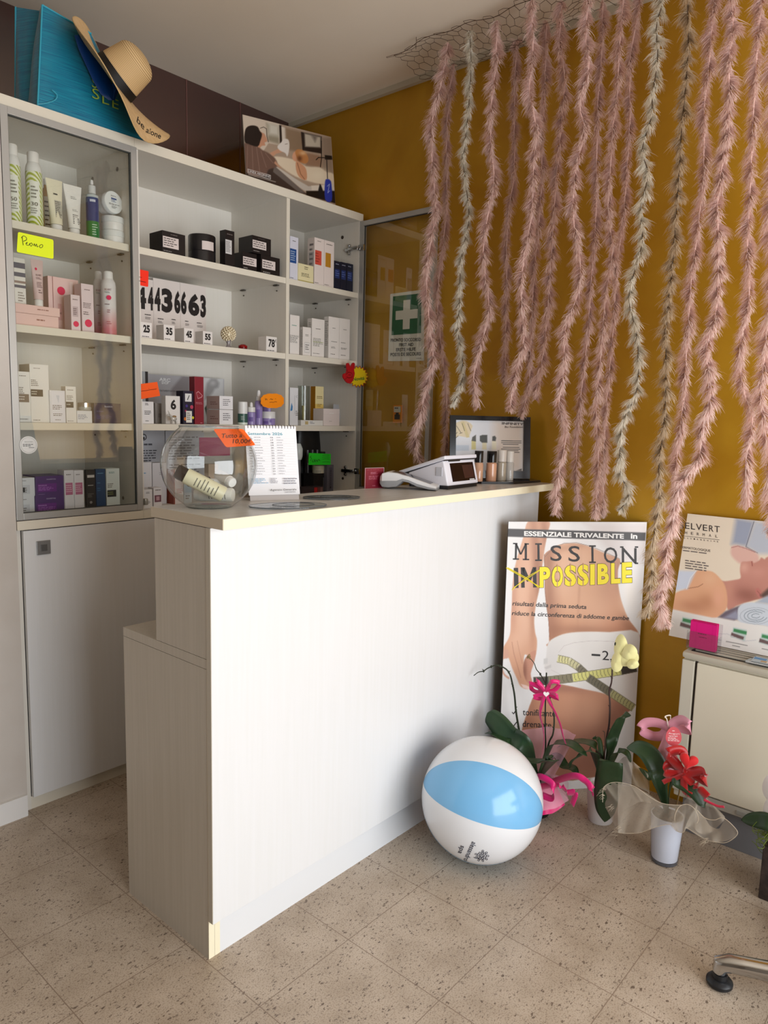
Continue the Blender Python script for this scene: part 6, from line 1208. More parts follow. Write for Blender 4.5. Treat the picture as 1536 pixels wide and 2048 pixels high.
ls = thing('clear_leaflet_stand', 'low clear stand with printed leaflets lying on the radiator slats, right of the card holder', 'leaflet stand', (2.47, .52, .6405))
Q = [(2.425, .575), (2.430, .455), (2.500, .43), (2.500, .56)]
MB().hexa([(x, y, .6408) for x, y in Q], [(x, y, .6412+.04*(x-2.42)) for x, y in Q]).build('leaflet_pack', mat((210, 214, 216), .35), ls)
mb = MB(); o_ = np.array((2.430, .570, .6436)); deco(mb, o_, (0.003, -.11, 0), (.062, 0, .0028), [('r', .06, .1, .94, .9, (176, 190, 200)), ('r', .08, .55, .4, .88, (90, 140, 190)), ('p', [(.3, .5), (.5, .55), (.45, .3), (.3, .25)], (190, 160, 120)), ('r', .6, .5, .95, .85, (130, 90, 80)), ('r', .45, .2, .8, .5, (222, 222, 220))], 6, lift=.0006); mb.build('leaflet_print', None, ls, fix=False)
mb = MB(); mb.tube([(x, y, .6445) for x, y in Q]+[(Q[0][0], Q[0][1], .6445)], .0014, 6); mb.build('acrylic_edge', mat((206, 212, 214), .08, trans=.6), ls)
# framed bath-time photograph leaning on the wall above the cabinet
zb8 = view(400, 180, 4.518)
bd = thing('bath_advert_board', 'advert board of two bathers and a blue bottle standing on top of the open cabinet', 'poster', (2.28, 2.62, ZT))
Yb = 2.60
bTL, bTR, bBR, bBL = (onY(Yb, *zb8(*q)) for q in ((384, 222), (1184, 425), (1220, 1018), (412, 770)))
bBL = np.array((bTL[0]+.0, Yb-.03, ZT+.0004)); bBR = np.array((bTR[0]+.012, Yb-.03, ZT+.0004)); bTR = np.array((bTR[0], Yb, bTR[2])); bTL = np.array((bTL[0], Yb, bTL[2]))
Nb = np.cross(bBR-bBL, bTL-bBL); Nb /= np.linalg.norm(Nb); Nb = Nb if Nb@(CC-bBL) > 0 else -Nb
MB().hexa([bBL-Nb*.004, bBR-Nb*.004, bBR, bBL], [bTL-Nb*.004, bTR-Nb*.004, bTR, bTL]).build('board', mat((150, 140, 130), .5), bd)
def p_bath(p):
    f = lambda l: [zb8(*q) for q in l]
    p.fill(f([(384, 222), (720, 300), (720, 500), (620, 480), (540, 600), (384, 560)]), (208, 192, 174)); p.fill(f([(600, 300), (715, 330), (715, 490), (615, 460)]), (150, 140, 120), 3); p.fill(f([(620, 300), (715, 320), (715, 420), (620, 400)]), (206, 200, 186), 5)
    p.fill(f([(716, 316), (736, 322), (744, 508), (724, 500)]), (36, 26, 22)); p.fill(f([(736, 330), (772, 342), (778, 470), (744, 490)]), (216, 204, 190)); p.fill(f([(772, 342), (920, 380), (930, 560), (780, 540)]), (140, 116, 92), 3)
    p.fill(f([(912, 378), (1100, 420), (1100, 575), (926, 545)]), (40, 28, 24)); p.fill(f([(944, 392), (1090, 425), (1090, 520), (950, 512)]), (190, 178, 160), 2); p.fill(f([(1000, 400), (1060, 420), (1040, 470)]), (120, 110, 100), 3)
    p.fill(f([(1105, 430), (1190, 430), (1200, 760), (1100, 700)]), (146, 126, 108), 3); p.fill(f([(930, 560), (1100, 600), (1100, 700), (960, 680)]), (150, 116, 92), 2)
    p.fill(f(smoothpts([(660, 620), (700, 600), (850, 630), (960, 690), (1080, 700), (1140, 740), (1205, 760), (1210, 860), (1100, 850), (1000, 830), (860, 780), (740, 700)], 3)), (226, 208, 182), 1.5); p.blob(*zb8(1080, 770), 16, 12, (236, 222, 196), .8)
    p.fill(f([(668, 680), (740, 720), (860, 800), (980, 870), (1210, 850), (1215, 912), (950, 912), (900, 880), (760, 760)]), (200, 190, 178)); p.fill(f([(1005, 865), (1205, 852), (1210, 900), (1010, 905)]), (224, 212, 196))
    p.fill(f([(410, 720), (660, 680), (760, 770), (900, 890), (960, 935), (1215, 915), (1222, 1025), (412, 775)]), (64, 50, 44)); p.fill(f([(670, 685), (760, 762), (900, 885), (950, 930), (900, 930), (660, 740)]), (110, 100, 94))
    p.fill(f([(960, 912), (1216, 912), (1222, 1022), (960, 950)]), (24, 16, 14))
    p.fill(f(smoothpts([(392, 500), (440, 488), (520, 505), (560, 540), (620, 570), (680, 620), (700, 690), (620, 720), (580, 780), (410, 740)], 3)), (112, 84, 72), 1.5)
    for q in ((430, 500, 425, 740), (470, 500, 480, 740), (510, 515, 540, 740), (550, 550, 600, 700), (590, 570, 660, 660)): p.line(f([q[:2], q[2:]]), .8, (176, 146, 130), .6)
    p.fill(f(smoothpts([(535, 380), (560, 385), (585, 400), (608, 460), (585, 475), (590, 500), (560, 505), (540, 520), (520, 500)], 3)), (196, 142, 112)); p.fill(f(smoothpts([(402, 400), (420, 340), (470, 320), (520, 332), (540, 370), (560, 400), (545, 460), (520, 510), (440, 490), (405, 470)], 3)), (32, 20, 16))
    p.fill(f([(630, 570), (700, 535), (750, 520), (745, 560), (690, 575), (660, 600)]), (200, 150, 120)); p.fill(f([(680, 640), (740, 710), (700, 690), (670, 660)]), (200, 150, 120))
    p.fill(f(smoothpts([(700, 510), (735, 470), (760, 442), (800, 452), (808, 520), (790, 600), (770, 570), (720, 545)], 3)), (226, 218, 210)); p.line(f([(770, 490), (790, 486)]), 1, (120, 100, 90))
    p.fill(f(smoothpts([(835, 590), (850, 560), (880, 560), (880, 640), (850, 640), (835, 615)], 3)), (216, 160, 126)); p.fill(f(smoothpts([(860, 560), (880, 536), (930, 545), (975, 600), (975, 650), (940, 665), (890, 640), (870, 600)], 3)), (190, 128, 76)); p.blob(*zb8(900, 620), 5, 6, (90, 50, 30), .8); p.blob(*zb8(930, 570), 7, 4, (226, 186, 140), .8)
    p.fill(f(smoothpts([(870, 640), (920, 670), (960, 720), (962, 812), (900, 790), (868, 720)], 3)), (206, 150, 114)); p.line(f([(880, 660), (910, 760), (945, 806)]), 1.4, (120, 76, 50), .7)
    p.line(f([(1097, 460), (1098, 620), (1088, 695)]), 1.6, (24, 20, 20)); p.line(f([(1050, 630), (1070, 610), (1190, 615)]), 1.8, (24, 20, 20)); p.fill(f([(1128, 588), (1190, 595), (1196, 630), (1130, 628)]), (20, 16, 16)); p.line(f([(1145, 630), (1152, 800)]), 1.6, (24, 20, 26))
    p.fill(f(smoothpts([(1130, 830), (1150, 805), (1175, 815), (1188, 850), (1192, 1000), (1130, 990)], 3)), (40, 60, 170)); p.line(f([(1150, 870), (1170, 850), (1155, 930), (1172, 910)]), .9, (200, 210, 240)); p.fill(f([(1070, 900), (1082, 850), (1092, 855), (1110, 905), (1112, 985), (1072, 975)]), (20, 20, 26))
    p.line(f([(432, 714), (638, 772), (637, 806), (433, 748), (432, 714)]), .9, (226, 220, 214)); p.line(f([(440, 764), (682, 830)]), 1.8, (170, 160, 150), .8)
    p.line(f([(545, 345), (575, 335), (600, 350), (605, 420), (618, 470)]), 1.2, (60, 44, 36))
picture('advert_picture', bBL, bBR, bTL, 240, 150, p_bath, (170, 148, 128), bd, PRINT, TR=bTR)
mb = MB(); pbp = (tuple(Nb), float(Nb@(bBL+Nb*.0016))); wpx(mb, 'LINEA ARGININE', zb8, 440, 742, 632, 794, 20, pbp, WHT, lift=0); wpx(mb, 'ALGANE', zb8, 1098, 455, 1175, 472, 20, pbp, WHT, lift=0); mb.build('advert_lettering', None, bd, fix=False)
# ================================================================== ceiling wire mesh and feather boas
wm = thing('wire_mesh', 'strip of rusty hexagonal chicken wire fixed under the ceiling along the ochre wall', 'wire mesh', (2.5, 1.0, 2.80))
WIRE = mat((84, 62, 44), .5, .5)
def meshpt(a, b):     # a: across the strip (towards the wall), b: along it
    y = 2.04-b; x = 2.355+a*(1+.0*b); zz = 2.815+.012*math.sin(9*b+3*a)+.018*math.sin(23*a+4*b)-.10*max(0, .09-b)*3*0
    x += .02*math.sin(5*b)+.01*math.sin(31*b)
    return (min(x, GX-.012), y, min(zz, CZ-.008))
s = .024; mb = MB(); nb_ = int(2.3/(1.5*s)); na = 6; seen = set()
for i in range(nb_):
    for j in range(na):
        cx = .0+(j+.5*(i % 2))*s*1.732; cy = i*1.5*s
        P = []
        for k in range(6):
            an = math.pi/180*(60*k+30); P.append((round(cx+s*math.cos(an), 4), round(cy+s*math.sin(an), 4)))
        for k in range(6):
            e = tuple(sorted((P[k], P[(k+1) % 6])))
            if e in seen: continue
            seen.add(e); a, b = e
            jit = lambda q: (q[0]+.0035*math.sin(q[1]*91+q[0]*57), q[1]+.0035*math.sin(q[0]*83+q[1]*37))
            a, b = jit(a), jit(b)
            if max(a[0], b[0]) > .285: continue
            mb.tube([meshpt(*a), meshpt(*b)], .0008, 4, caps=False)
mb.build('hexagonal_wire', WIRE, wm, origin=None, fix=False)
mb = MB(); mb.tube([meshpt(-.002, b) for b in np.linspace(0, 2.2, 60)], .0012, 5)
for bb in (.1, .7, 1.3, 1.9): mb.tube([(2.37, 2.04-bb, 2.815), (2.37, 2.04-bb, CZ-.0005)], .001, 5)
mb.build('edge_wire', WIRE, wm, fix=False)
def feather_mat(c, name):
    m = bpy.data.materials.new(name); m.use_nodes = True; nt = m.node_tree; N = nt.nodes; K = nt.links; N.remove(N['Principled BSDF']); out = N['Material Output']
    d = N.new('ShaderNodeBsdfDiffuse'); d.inputs[0].default_value = (*lin(c), 1); t = N.new('ShaderNodeBsdfTranslucent'); t.inputs[0].default_value = (*lin(c), 1)
    mx = N.new('ShaderNodeMixShader'); mx.inputs[0].default_value = .3; K.new(d.outputs[0], mx.inputs[1]); K.new(t.outputs[0], mx.inputs[2]); K.new(mx.outputs[0], out.inputs[0]); return m
FPINK = feather_mat((248, 224, 217), 'pink_feathers'); FWHITE = feather_mat((244, 238, 226), 'white_feathers'); FBEIGE = feather_mat((232, 216, 192), 'beige_feathers')
CPINK = mat((232, 198, 188), .8); CBROWN = mat((96, 76, 58), .8)
CREM = [0]
def boa(label, X, pts, fm_, cm, width=.046, period=.15, spread=1.0, dens=6000, extend=True, ztop=2.815):
    P = [onX(X, *q) for q in pts]
    if P[0][2] > ztop:      # the anchor sits on the mesh under the ceiling
        k = (ztop-CH)/(P[0][2]-CH); P = [onX(X*k, *q) for q in pts]
    elif extend:
        top = P[0].copy(); top[2] = ztop; n = int((ztop-P[0][2])/.12); P = [top*(1-i/(n+1))+P[0]*(i/(n+1)) for i in range(n+1)]+P
    # wander out of the plane a little
    for i, p in enumerate(P): p[0] += .012*math.sin(i*1.7+X*40)
    P = [np.array((min(p[0], GX-.03), p[1], p[2])) for p in P]
    C = np.array(crom(P, 10)); seg = np.linalg.norm(np.diff(C, axis=0), axis=1); S = np.concatenate([[0], np.cumsum(seg)]); L = S[-1]
    rg = np.random.default_rng(int(X*1000)+len(pts)*7+CREM[0]); CREM[0] += 1
    nB = int(dens*L); s = np.sort(rg.uniform(0, L, nB))
    pos = np.stack([np.interp(s, S, C[:, k]) for k in range(3)], 1)
    e = .004; tan = np.stack([np.interp(np.minimum(s+e, L), S, C[:, k])-np.interp(np.maximum(s-e, 0), S, C[:, k]) for k in range(3)], 1); tan /= np.linalg.norm(tan, axis=1)[:, None]
    ref = np.array((1.0, 0, 0)); a1 = np.cross(tan, ref); a1 /= np.linalg.norm(a1, axis=1)[:, None]; a2 = np.cross(tan, a1)
    ph0 = rg.uniform(0, 6.28); ph = ph0+2*np.pi*s/period+.9*np.sin(2*np.pi*s/(period*2.7)+ph0)
    two = rg.random(nB) < .36; ang = ph+np.where(two, np.pi, 0)+rg.normal(0, .42*spread, nB)
    out = a1*np.cos(ang)[:, None]+a2*np.sin(ang)[:, None]
    clump = .78+.3*np.sin(2*np.pi*s/.041+ph0*3)*rg.uniform(.3, 1)+.12*np.sin(2*np.pi*s/.013)
    ln = width*1.28*clump*rg.uniform(.65, 1.12, nB)*np.where(two, .72, 1)*np.clip((L-s)/.05+.45, .45, 1)
    down = np.array((0, 0, -1.0)); jit = rg.normal(0, .16, (nB, 3))
    K4 = 5; vs = np.zeros((nB, K4, 2, 3)); w0 = rg.uniform(.0012, .0023, nB)
    p = pos+out*.0015; d = out*.95+tan*.35+down*.15+jit; d /= np.linalg.norm(d, axis=1)[:, None]
    side = np.cross(d, tan+jit); side /= np.linalg.norm(side, axis=1)[:, None]+1e-9
    curl = rg.uniform(.2, .5, nB)[:, None]
    for k in range(K4):
        w = (w0*(1, 1.15, .95, .7, .12)[k])[:, None]*.5
        vs[:, k, 0] = p-side*w; vs[:, k, 1] = p+side*w
        p = p+d*(ln/(K4-1))[:, None]; d = d+(down*curl+rg.normal(0, .10, (nB, 3)))*.62; d /= np.linalg.norm(d, axis=1)[:, None]
    V = vs.reshape(-1, 3); V[:, 0] = np.minimum(V[:, 0], GX-.004); V[:, 2] = np.minimum(V[:, 2], CZ-.003)
    b = (np.arange(nB)*K4*2)[:, None, None]; kk = np.arange(K4-1)[None, :, None]*2; F = (b+kk+np.array([0, 1, 3, 2])[None, None, :]).reshape(-1, 4)
    base = P[-1]; root = thing('feather_boa', label, 'feather boa', tuple(base), 'feather boas hanging from the ceiling mesh')
    me = bpy.data.meshes.new('feathers'); me.vertices.add(len(V)); me.vertices.foreach_set('co', (V-base).ravel())
    me.loops.add(F.size); me.loops.foreach_set('vertex_index', F.ravel().astype(np.int32)); me.polygons.add(len(F)); me.polygons.foreach_set('loop_start', np.arange(0, F.size, 4, dtype=np.int32))
    me.update(calc_edges=True); me.materials.append(fm_); o = bpy.data.objects.new('feathers', me); COL.objects.link(o); o.parent = root
    MB().tube([c+np.array((.001, 0, 0)) for c in C[::2]], .0022 if cm is CPINK else .0017, 6).build('cord', cm, root, smooth=True)
    return root
boa('pink feather boa furthest left, its end hanging beside the first aid sign', 2.40, [(892, 82), (885, 160), (868, 240), (862, 330), (868, 420), (856, 540), (860, 640), (862, 720), (848, 790), (835, 880), (838, 925)], FPINK, CPINK, period=.2)
boa('pink feather boa hanging close to the wall just right of the leftmost one', 2.58, [(906, 125), (900, 200), (893, 300), (890, 400), (885, 500), (878, 600), (882, 700), (890, 790), (893, 880), (890, 925)], FPINK, CPINK, .036, .3)
boa('leftmost off-white feather boa with a dark cord, ending above the advert frame', 2.40, [(935, 58), (943, 130), (940, 220), (925, 330), (935, 430), (925, 520), (920, 620), (912, 660), (925, 740), (918, 790), (905, 812)], FWHITE, CBROWN, .032, .13)
boa('pink feather boa right of the leftmost off-white one, ending above the advert frame', 2.40, [(990, 38), (992, 130), (985, 220), (980, 300), (985, 360), (975, 450), (968, 520), (975, 620), (960, 690), (950, 760), (956, 815)], FPINK, CPINK, .04, .24)
boa('dark-set pink feather boa near the wall, partly behind the fifth front strand', 2.58, [(1036, 90), (1030, 180), (1025, 260), (1028, 350), (1018, 440), (1012, 560), (1008, 680), (1012, 770)], FPINK, CPINK, .036, .26)
boa('pink feather boa ending in a tuft above the right corner of the advert frame', 2.36, [(1062, 0), (1062, 100), (1060, 180), (1075, 260), (1065, 330), (1060, 430), (1050, 520), (1044, 590), (1044, 680), (1028, 760), (1022, 822)], FPINK, CPINK, .04, .2)
boa('pink feather boa near the wall whose end touches the advert frame corner', 2.57, [(1090, 40), (1092, 160), (1085, 260), (1080, 360), (1075, 460), (1070, 560), (1062, 680), (1055, 760), (1045, 835)], FPINK, CPINK, .038, .26)
boa('shorter pink feather boa ending in a curled tip above the counter end', 2.42, [(1122, 0), (1122, 90), (1130, 160), (1118, 260), (1112, 360), (1110, 440), (1100, 540), (1090, 640), (1088, 700), (1073, 800)], FPINK, CPINK, .04, .18)
boa('long pink feather boa hanging in front of the counter corner down to the tall poster', 2.34, [(1172, 0), (1170, 80), (1180, 140), (1160, 210), (1165, 260), (1150, 350), (1150, 440), (1160, 540), (1148, 600), (1132, 660), (1130, 740), (1115, 810), (1130, 870), (1118, 960), (1112, 1030)], FPINK, CPINK, .04, .2)
boa('long pink feather boa against the wall right of the counter corner', 2.59, [(1205, 0), (1205, 130), (1195, 200), (1190, 330), (1192, 450), (1185, 560), (1170, 700), (1155, 830), (1155, 930), (1158, 1020)], FPINK, CPINK, .034, .34)
boa('long pink feather boa ending just above the top centre of the tall poster', 2.38, [(1245, 0), (1245, 60), (1238, 110), (1232, 180), (1225, 260), (1222, 370), (1215, 430), (1222, 500), (1212, 600), (1205, 700), (1190, 820), (1195, 930), (1192, 1035)], FPINK, CPINK, .036, .2)
boa('pink feather boa close behind, right of the one ending above the tall poster', 2.54, [(1275, 20), (1262, 130), (1260, 230), (1250, 350), (1245, 450), (1238, 520), (1228, 600), (1222, 680), (1215, 800), (1208, 930), (1205, 1035)], FPINK, CPINK, .034, .28)
boa('bright white feather boa with a zigzag outline, ending in a curl above the tall poster', 2.30, [(1322, 0), (1312, 50), (1318, 120), (1305, 190), (1300, 230), (1285, 300), (1298, 350), (1280, 420), (1282, 480), (1272, 540), (1260, 600), (1272, 680), (1272, 780), (1248, 850), (1240, 940), (1255, 990), (1238, 1022)], FWHITE, CBROWN, .036, .105, .8)
boa('cream feather boa with a brown cord, reaching down beside the tall advert board', 2.40, [(1378, 0), (1375, 80), (1370, 160), (1365, 260), (1360, 340), (1350, 420), (1345, 520), (1335, 650), (1332, 760), (1325, 850), (1318, 930), (1322, 1000), (1305, 1080), (1300, 1160), (1296, 1235)], FBEIGE, CBROWN, .038, .12, .9)
boa('pink feather boa behind the thickest strand, above the reclining figure poster', 2.48, [(1425, 0), (1420, 120), (1410, 220), (1405, 340), (1395, 450), (1385, 560), (1375, 680), (1365, 790), (1355, 900), (1350, 1000)], FPINK, CPINK, .04, .26)
boa('thickest pale pink feather boa, hanging lowest in front of the reclining figure poster', 2.26, [(1462, 0), (1465, 60), (1460, 130), (1458, 220), (1440, 340), (1435, 420), (1440, 480), (1435, 540), (1430, 620), (1415, 700), (1422, 790), (1400, 870), (1395, 920), (1360, 975), (1352, 1010), (1334, 1080), (1328, 1160), (1322, 1215), (1334, 1252)], FPINK, CPINK, .042, .13, 1.0, 7500)
boa('pink feather boa to the right of the thickest one, ending above the poster brand name', 2.50, [(1522, 0), (1515, 120), (1505, 260), (1498, 380), (1495, 500), (1500, 600), (1478, 700), (1485, 780), (1506, 840), (1492, 930), (1497, 1015)], FPINK, CPINK, .04, .22)
boa('pink feather boa cut by the right edge of the picture', 2.28, [(1548, 150), (1545, 250), (1550, 330), (1540, 430), (1548, 560), (1530, 680), (1522, 800), (1538, 900), (1543, 1000), (1538, 1070)], FPINK, CPINK, .046, .15)
# ================================================================== beach ball
bc = np.array((1.850, 1.160, .1905)); br = .19
bl = thing('beach_ball', 'inflatable beach ball with white and light blue panels on the floor by the counter', 'beach ball', (bc[0], bc[1], 0))
vd = CC-bc; vd /= np.linalg.norm(vd); rv = np.cross((0, 0, 1), vd); rv = -rv if rv@RT < 0 else rv; rv /= np.linalg.norm(rv); uv = np.cross(vd, rv); uv = uv if uv[2] > 0 else -uv
# the ball's axis runs through the left and right ends of the blue panel
def ballp(px, py):
    r = ray(px, py); r = r/np.linalg.norm(r); oc = CC-bc; b_ = r@oc; c_ = oc@oc-br*br; d_ = b_*b_-c_; t = -b_-math.sqrt(max(d_, 0)); q = CC+t*r-bc; return q/np.linalg.norm(q)
pA = ballp(853, 1570); pB = ballp(1078, 1640)
pole = (pB-pA); pole /= np.linalg.norm(pole)
midT = ballp(985, 1530); midB = ballp(955, 1645); e1 = ballp(970, 1592); e1 = e1-pole*(e1@pole); e1 /= np.linalg.norm(e1); e2 = np.cross(pole, e1)
azT = math.atan2(midT@e2, midT@e1); azB = math.atan2(midB@e2, midB@e1); a0, a1_ = min(azT, azB), max(azT, azB)
BLUEB = mat((124, 186, 232), .16, spec=.5, name='blue_vinyl'); WHB = mat((228, 230, 234), .16, name='white_vinyl')
mb = MB(); edges = [a0, a1_]; wseg = (2*math.pi-(a1_-a0))/5; cuts = [a0, a1_]+[a1_+wseg*k for k in range(1, 5)]+[a0+2*math.pi]
for si in range(6):
    A0, A1 = cuts[si], cuts[si+1]; m_ = BLUEB if si % 2 == 0 else WHB
    def fn(u, v):
        az = A0+(A1-A0)*u; th = math.pi*v; q = pole*math.cos(th)+(e1*math.cos(az)+e2*math.sin(az))*math.sin(th)
        rr = br*(1-.006*math.exp(-(min(u, 1-u)/.05)**2)); q = bc+q*rr; return (q[0], q[1], max(q[2], .0006))
    mb.grid(fn, 14, 41, m_)
for m_, nm in ((BLUEB, 'blue_panels'), (WHB, 'white_panels')):
    k = mb.mats.index(m_); b2 = MB(); b2.v = mb.v; b2.f = [f for f, i in zip(mb.f, mb.m) if i == k]; used = sorted({i for f in b2.f for i in f}); ix = {o: n for n, o in enumerate(used)}
    b3 = MB(); b3.add([mb.v[i] for i in used], [[ix[i] for i in f] for f in b2.f]); o = b3.build(nm, m_, bl, smooth=True)
    bm = bmesh.new(); bm.from_mesh(o.data); bmesh.ops.remove_doubles(bm, verts=bm.verts, dist=.0004); bm.to_mesh(o.data); bm.free()
# print on the ball: projected lettering laid on the sphere
zq = view(820, 1300, 3.84)
def onball(x, y): q = ballp(*zq(x, y)); return bc+q*(br+.0008)
mb = MB(); INKB = mat((52, 56, 74), .4)
for txt, (x0, y0), (x1, y1), cap in (('alessandro', (478, 1468), (410, 1612), 42), ('spa', (392, 1498), (368, 1556), 40)):
    V, F = glyphs(txt, .01); d = np.array((x1-x0, y1-y0), float); nn = np.array((d[1], -d[0])); nn /= np.linalg.norm(nn)
    o0 = np.array((x0, y0), float)
    mb.add([tuple(onball(*(o0+d*v[0]+nn*cap*v[1]))) for v in V], F, INKB)
def loop(cx, cy, rx, ry, rot, n=14): return [(cx+rx*math.cos(t)*math.cos(rot)-ry*math.sin(t)*math.sin(rot), cy+rx*math.cos(t)*math.sin(rot)+ry*math.sin(t)*math.cos(rot)) for t in np.linspace(0, 2*math.pi, n)]
for k in range(9):
    a = 2*math.pi*k/9
    for r_, s_ in ((30, 9), (50, 8)):
        if r_ == 50 and k in (6,): continue
        mb.tube([onball(*q) for q in loop(552+r_*math.cos(a)*.9, 1580+r_*.72*math.sin(a), s_*1.15, s_*.85, a)], .0007, 4)
mb.tube([onball(*q) for q in loop(552, 1582, 9, 8, 0)], .0007, 4); mb.tube([onball(*q) for q in ((535, 1600), (505, 1598), (488, 1590))], .0007, 4)
mb.build('printed_logo', INKB, bl, fix=False)
# ================================================================== orchids
LEAFM = noisy((30, 52, 30), (46, 70, 40), 12, .38, name='dark_orchid_leaf', spec=.5); STEM = mat((44, 50, 34), .55); STEMD = mat((62, 44, 40), .55); BARK = noisy((60, 42, 30), (104, 78, 54), 60, .9, bump=.6, bscale=90, name='bark_chips')
def PX(X, pts, vw=lambda x, y: (x, y)): return [onX(X, *vw(*q)) for q in pts]
def leaf(root, pts, w, fold=.25, side=None, m=None, name='leaf', tipw=.15, thick=.0012):
    C = np.array(crom([np.array(p, float) for p in pts], 8)); n = len(C); vs = []; top = []; S = None
    for i, p in enumerate(C):
        t = i/(n-1); tg = C[min(i+1, n-1)]-C[max(i-1, 0)]; tg /= np.linalg.norm(tg)
        s_ = np.cross(tg, (0, 0, 1)) if side is None else np.array(side, float)-tg*(np.array(side, float)@tg)
        if np.linalg.norm(s_) < 1e-3: s_ = np.array((0, 1., 0))
        s_ /= np.linalg.norm(s_); 
        if S is not None and s_@S < 0: s_ = -s_
        S = s_; nn = np.cross(s_, tg); nn = nn if nn[2] > 0 or side is not None else -nn
        ww = w*.5*max(math.sin(math.pi*min(1, (t*.86+.1)))**.62, .06)*(1 if t < .8 else max(.05, math.sqrt(max(0, 1-((t-.8)/.2)**2))))
        ww *= min(1, .4+2.4*t)
        for q in (-1, -.55, 0, .55, 1): vs.append(p+s_*ww*q+nn*(abs(q)*ww*fold))
    fs = [(i*5+k, i*5+k+1, (i+1)*5+k+1, (i+1)*5+k) for i in range(n-1) for k in range(4)]
    mb = MB().add(vs, fs); o = mb.build(name, m or LEAFM, root, smooth=True, fix=False)
    md = o.modifiers.new('thickness', 'SOLIDIFY'); md.thickness = thick; return o
def ribbon(root, pts, w, m, name, wdir=(0, 1, 0), tw=0, rim=True, parent=None):
    C = np.array(crom([np.array(p, float) for p in pts], 7)); n = len(C); vs = []
    for i, p in enumerate(C):
        tg = C[min(i+1, n-1)]-C[max(i-1, 0)]; tg /= np.linalg.norm(tg)+1e-9; a = tw*i/(n-1)
        s_ = np.array(wdir, float); s_ = s_-tg*(s_@tg); s_ /= np.linalg.norm(s_)+1e-9; b_ = np.cross(tg, s_); s_ = s_*math.cos(a)+b_*math.sin(a)
        vs += [p-s_*w/2, p, p+s_*w/2]
    fs = [(i*3+k, i*3+k+1, (i+1)*3+k+1, (i+1)*3+k) for i in range(n-1) for k in range(2)]
    o = MB().add(vs, fs).build(name, m, root, smooth=True, fix=False); md = o.modifiers.new('thickness', 'SOLIDIFY'); md.thickness = .0006; return o
def satin(c, name): return mat(c, .35, name=name, sheen=.4)
def heart(mb, c, r, nrm_, up_, th=.003, puff=0, m=None):
    nrm_ = np.array(nrm_, float); nrm_ /= np.linalg.norm(nrm_); rt = np.cross(up_, nrm_); rt /= np.linalg.norm(rt); up_ = np.cross(nrm_, rt)
    P = []
    for k in range(36):
        t = 2*math.pi*k/36; x = 16*math.sin(t)**3/17; y = (13*math.cos(t)-5*math.cos(2*t)-2*math.cos(3*t)-math.cos(4*t))/17; P.append((x, y))
    L = [(0, 1.0)] if not puff else [(0, 1.0), (.35, .97), (.7, .82), (.92, .55), (1, .2)]
    vs = []; fs = []
    for sg in ((1,) if not puff else (1, -1)):
        b0 = len(vs)
        if puff:
            for d_, s_ in L: vs += [c+rt*x*r*s_+up_*(y*s_+.0)*r+nrm_*sg*puff*d_ for x, y in P]
            for j in range(len(L)-1):
                for i in range(36): a = b0+j*36+i; b_ = b0+j*36+(i+1) % 36; fs.append((a, b_, b_+36, a+36))
            fs.append(tuple(range(b0+(len(L)-1)*36, b0+len(L)*36)))
    if not puff:
        mb.prism([c+rt*x*r+up_*y*r for x, y in P], nrm_*th, m); return
    mb.add(vs, fs, m)
def sheet(root, fn, nu, nv, m, name, uvs=1.0, parent=None):
    mb = MB().grid(fn, nu, nv); me_o = mb.build(name, m, root, smooth=True, fix=False)
    l = me_o.data.uv_layers.new(name='uv'); V = [(i/(nu-1)*uvs, j/(nv-1)*uvs) for j in range(nv) for i in range(nu)]
    for lp in me_o.data.loops: l.data[lp.index].uv = V[lp.vertex_index]
    return me_o
zo = view(940, 1280, 5.12)          # zoomed crop of the first orchid
# ---- orchid in black pot with magenta bow
P1 = np.array((2.20, 1.155, 0))
o1 = thing('orchid_magenta_bow', 'orchid with bare stems, magenta bow and white heart, behind the beach ball', 'potted orchid', tuple(P1))
MB().lathe([(0, .0005), (.045, .0005), (.047, .004), (.058, .115), (.06, .125), (.055, .125), (.053, .112), (0, .108)], P1, 32, mat((16, 14, 15), .35)).build('black_pot', None, o1, smooth=True)
MB().lathe([(0, .112), (.05, .110), (.052, .108)], P1, 20, caps=False).build('potting_bark', BARK, o1)
XS = 2.21
def stem(root, vw, pts, X, r0, r1, m, name='flower_stem', bumps=0, start=None):
    P = PX(X, pts, vw) if not isinstance(X, tuple) else [onX(X[0]+(X[1]-X[0])*i/(len(pts)-1), *vw(*q)) for i, q in enumerate(pts)]
    if start is not None: P = [np.array(start)]+P
    C = crom(P, 6); R = [r0+(r1-r0)*i/(len(C)-1) for i in range(len(C))]
    mb = MB().tube(C, R, 8)
    for k in range(bumps):
        q = C[int((k+1)*len(C)/(bumps+1.3))]; mb.sphere(q, .0036, None, 8, 6, (1, 1, 1.5)); mb.tube([q, q+np.array((0, .007*(-1)**k, .006))], [.0018, .0008], 5)
    return mb.build(name, m, root, smooth=True)
b1_ = (P1[0]+.012, P1[1]+.03, .11)
stem(o1, zo, [(520, 1000), (490, 850), (470, 720), (455, 560), (430, 430), (408, 350), (365, 295), (300, 265), (255, 260), (180, 290), (140, 318), (85, 330), (38, 365)], (2.21, 2.10), .0042, .0014, STEM, bumps=7, start=b1_)
stem(o1, zo, [(800, 1080), (850, 960), (862, 800), (845, 680), (800, 560), (770, 440), (720, 350), (680, 300), (655, 235), (605, 175)], 2.20, .0034, .0012, STEM, bumps=3, start=(P1[0], P1[1]-.01, .11))
stem(o1, zo, [(768, 1150), (770, 900), (772, 640), (780, 420), (783, 335)], 2.205, .0026, .0026, mat((36, 44, 30), .5), 'support_stick', start=(P1[0], P1[1], .1))
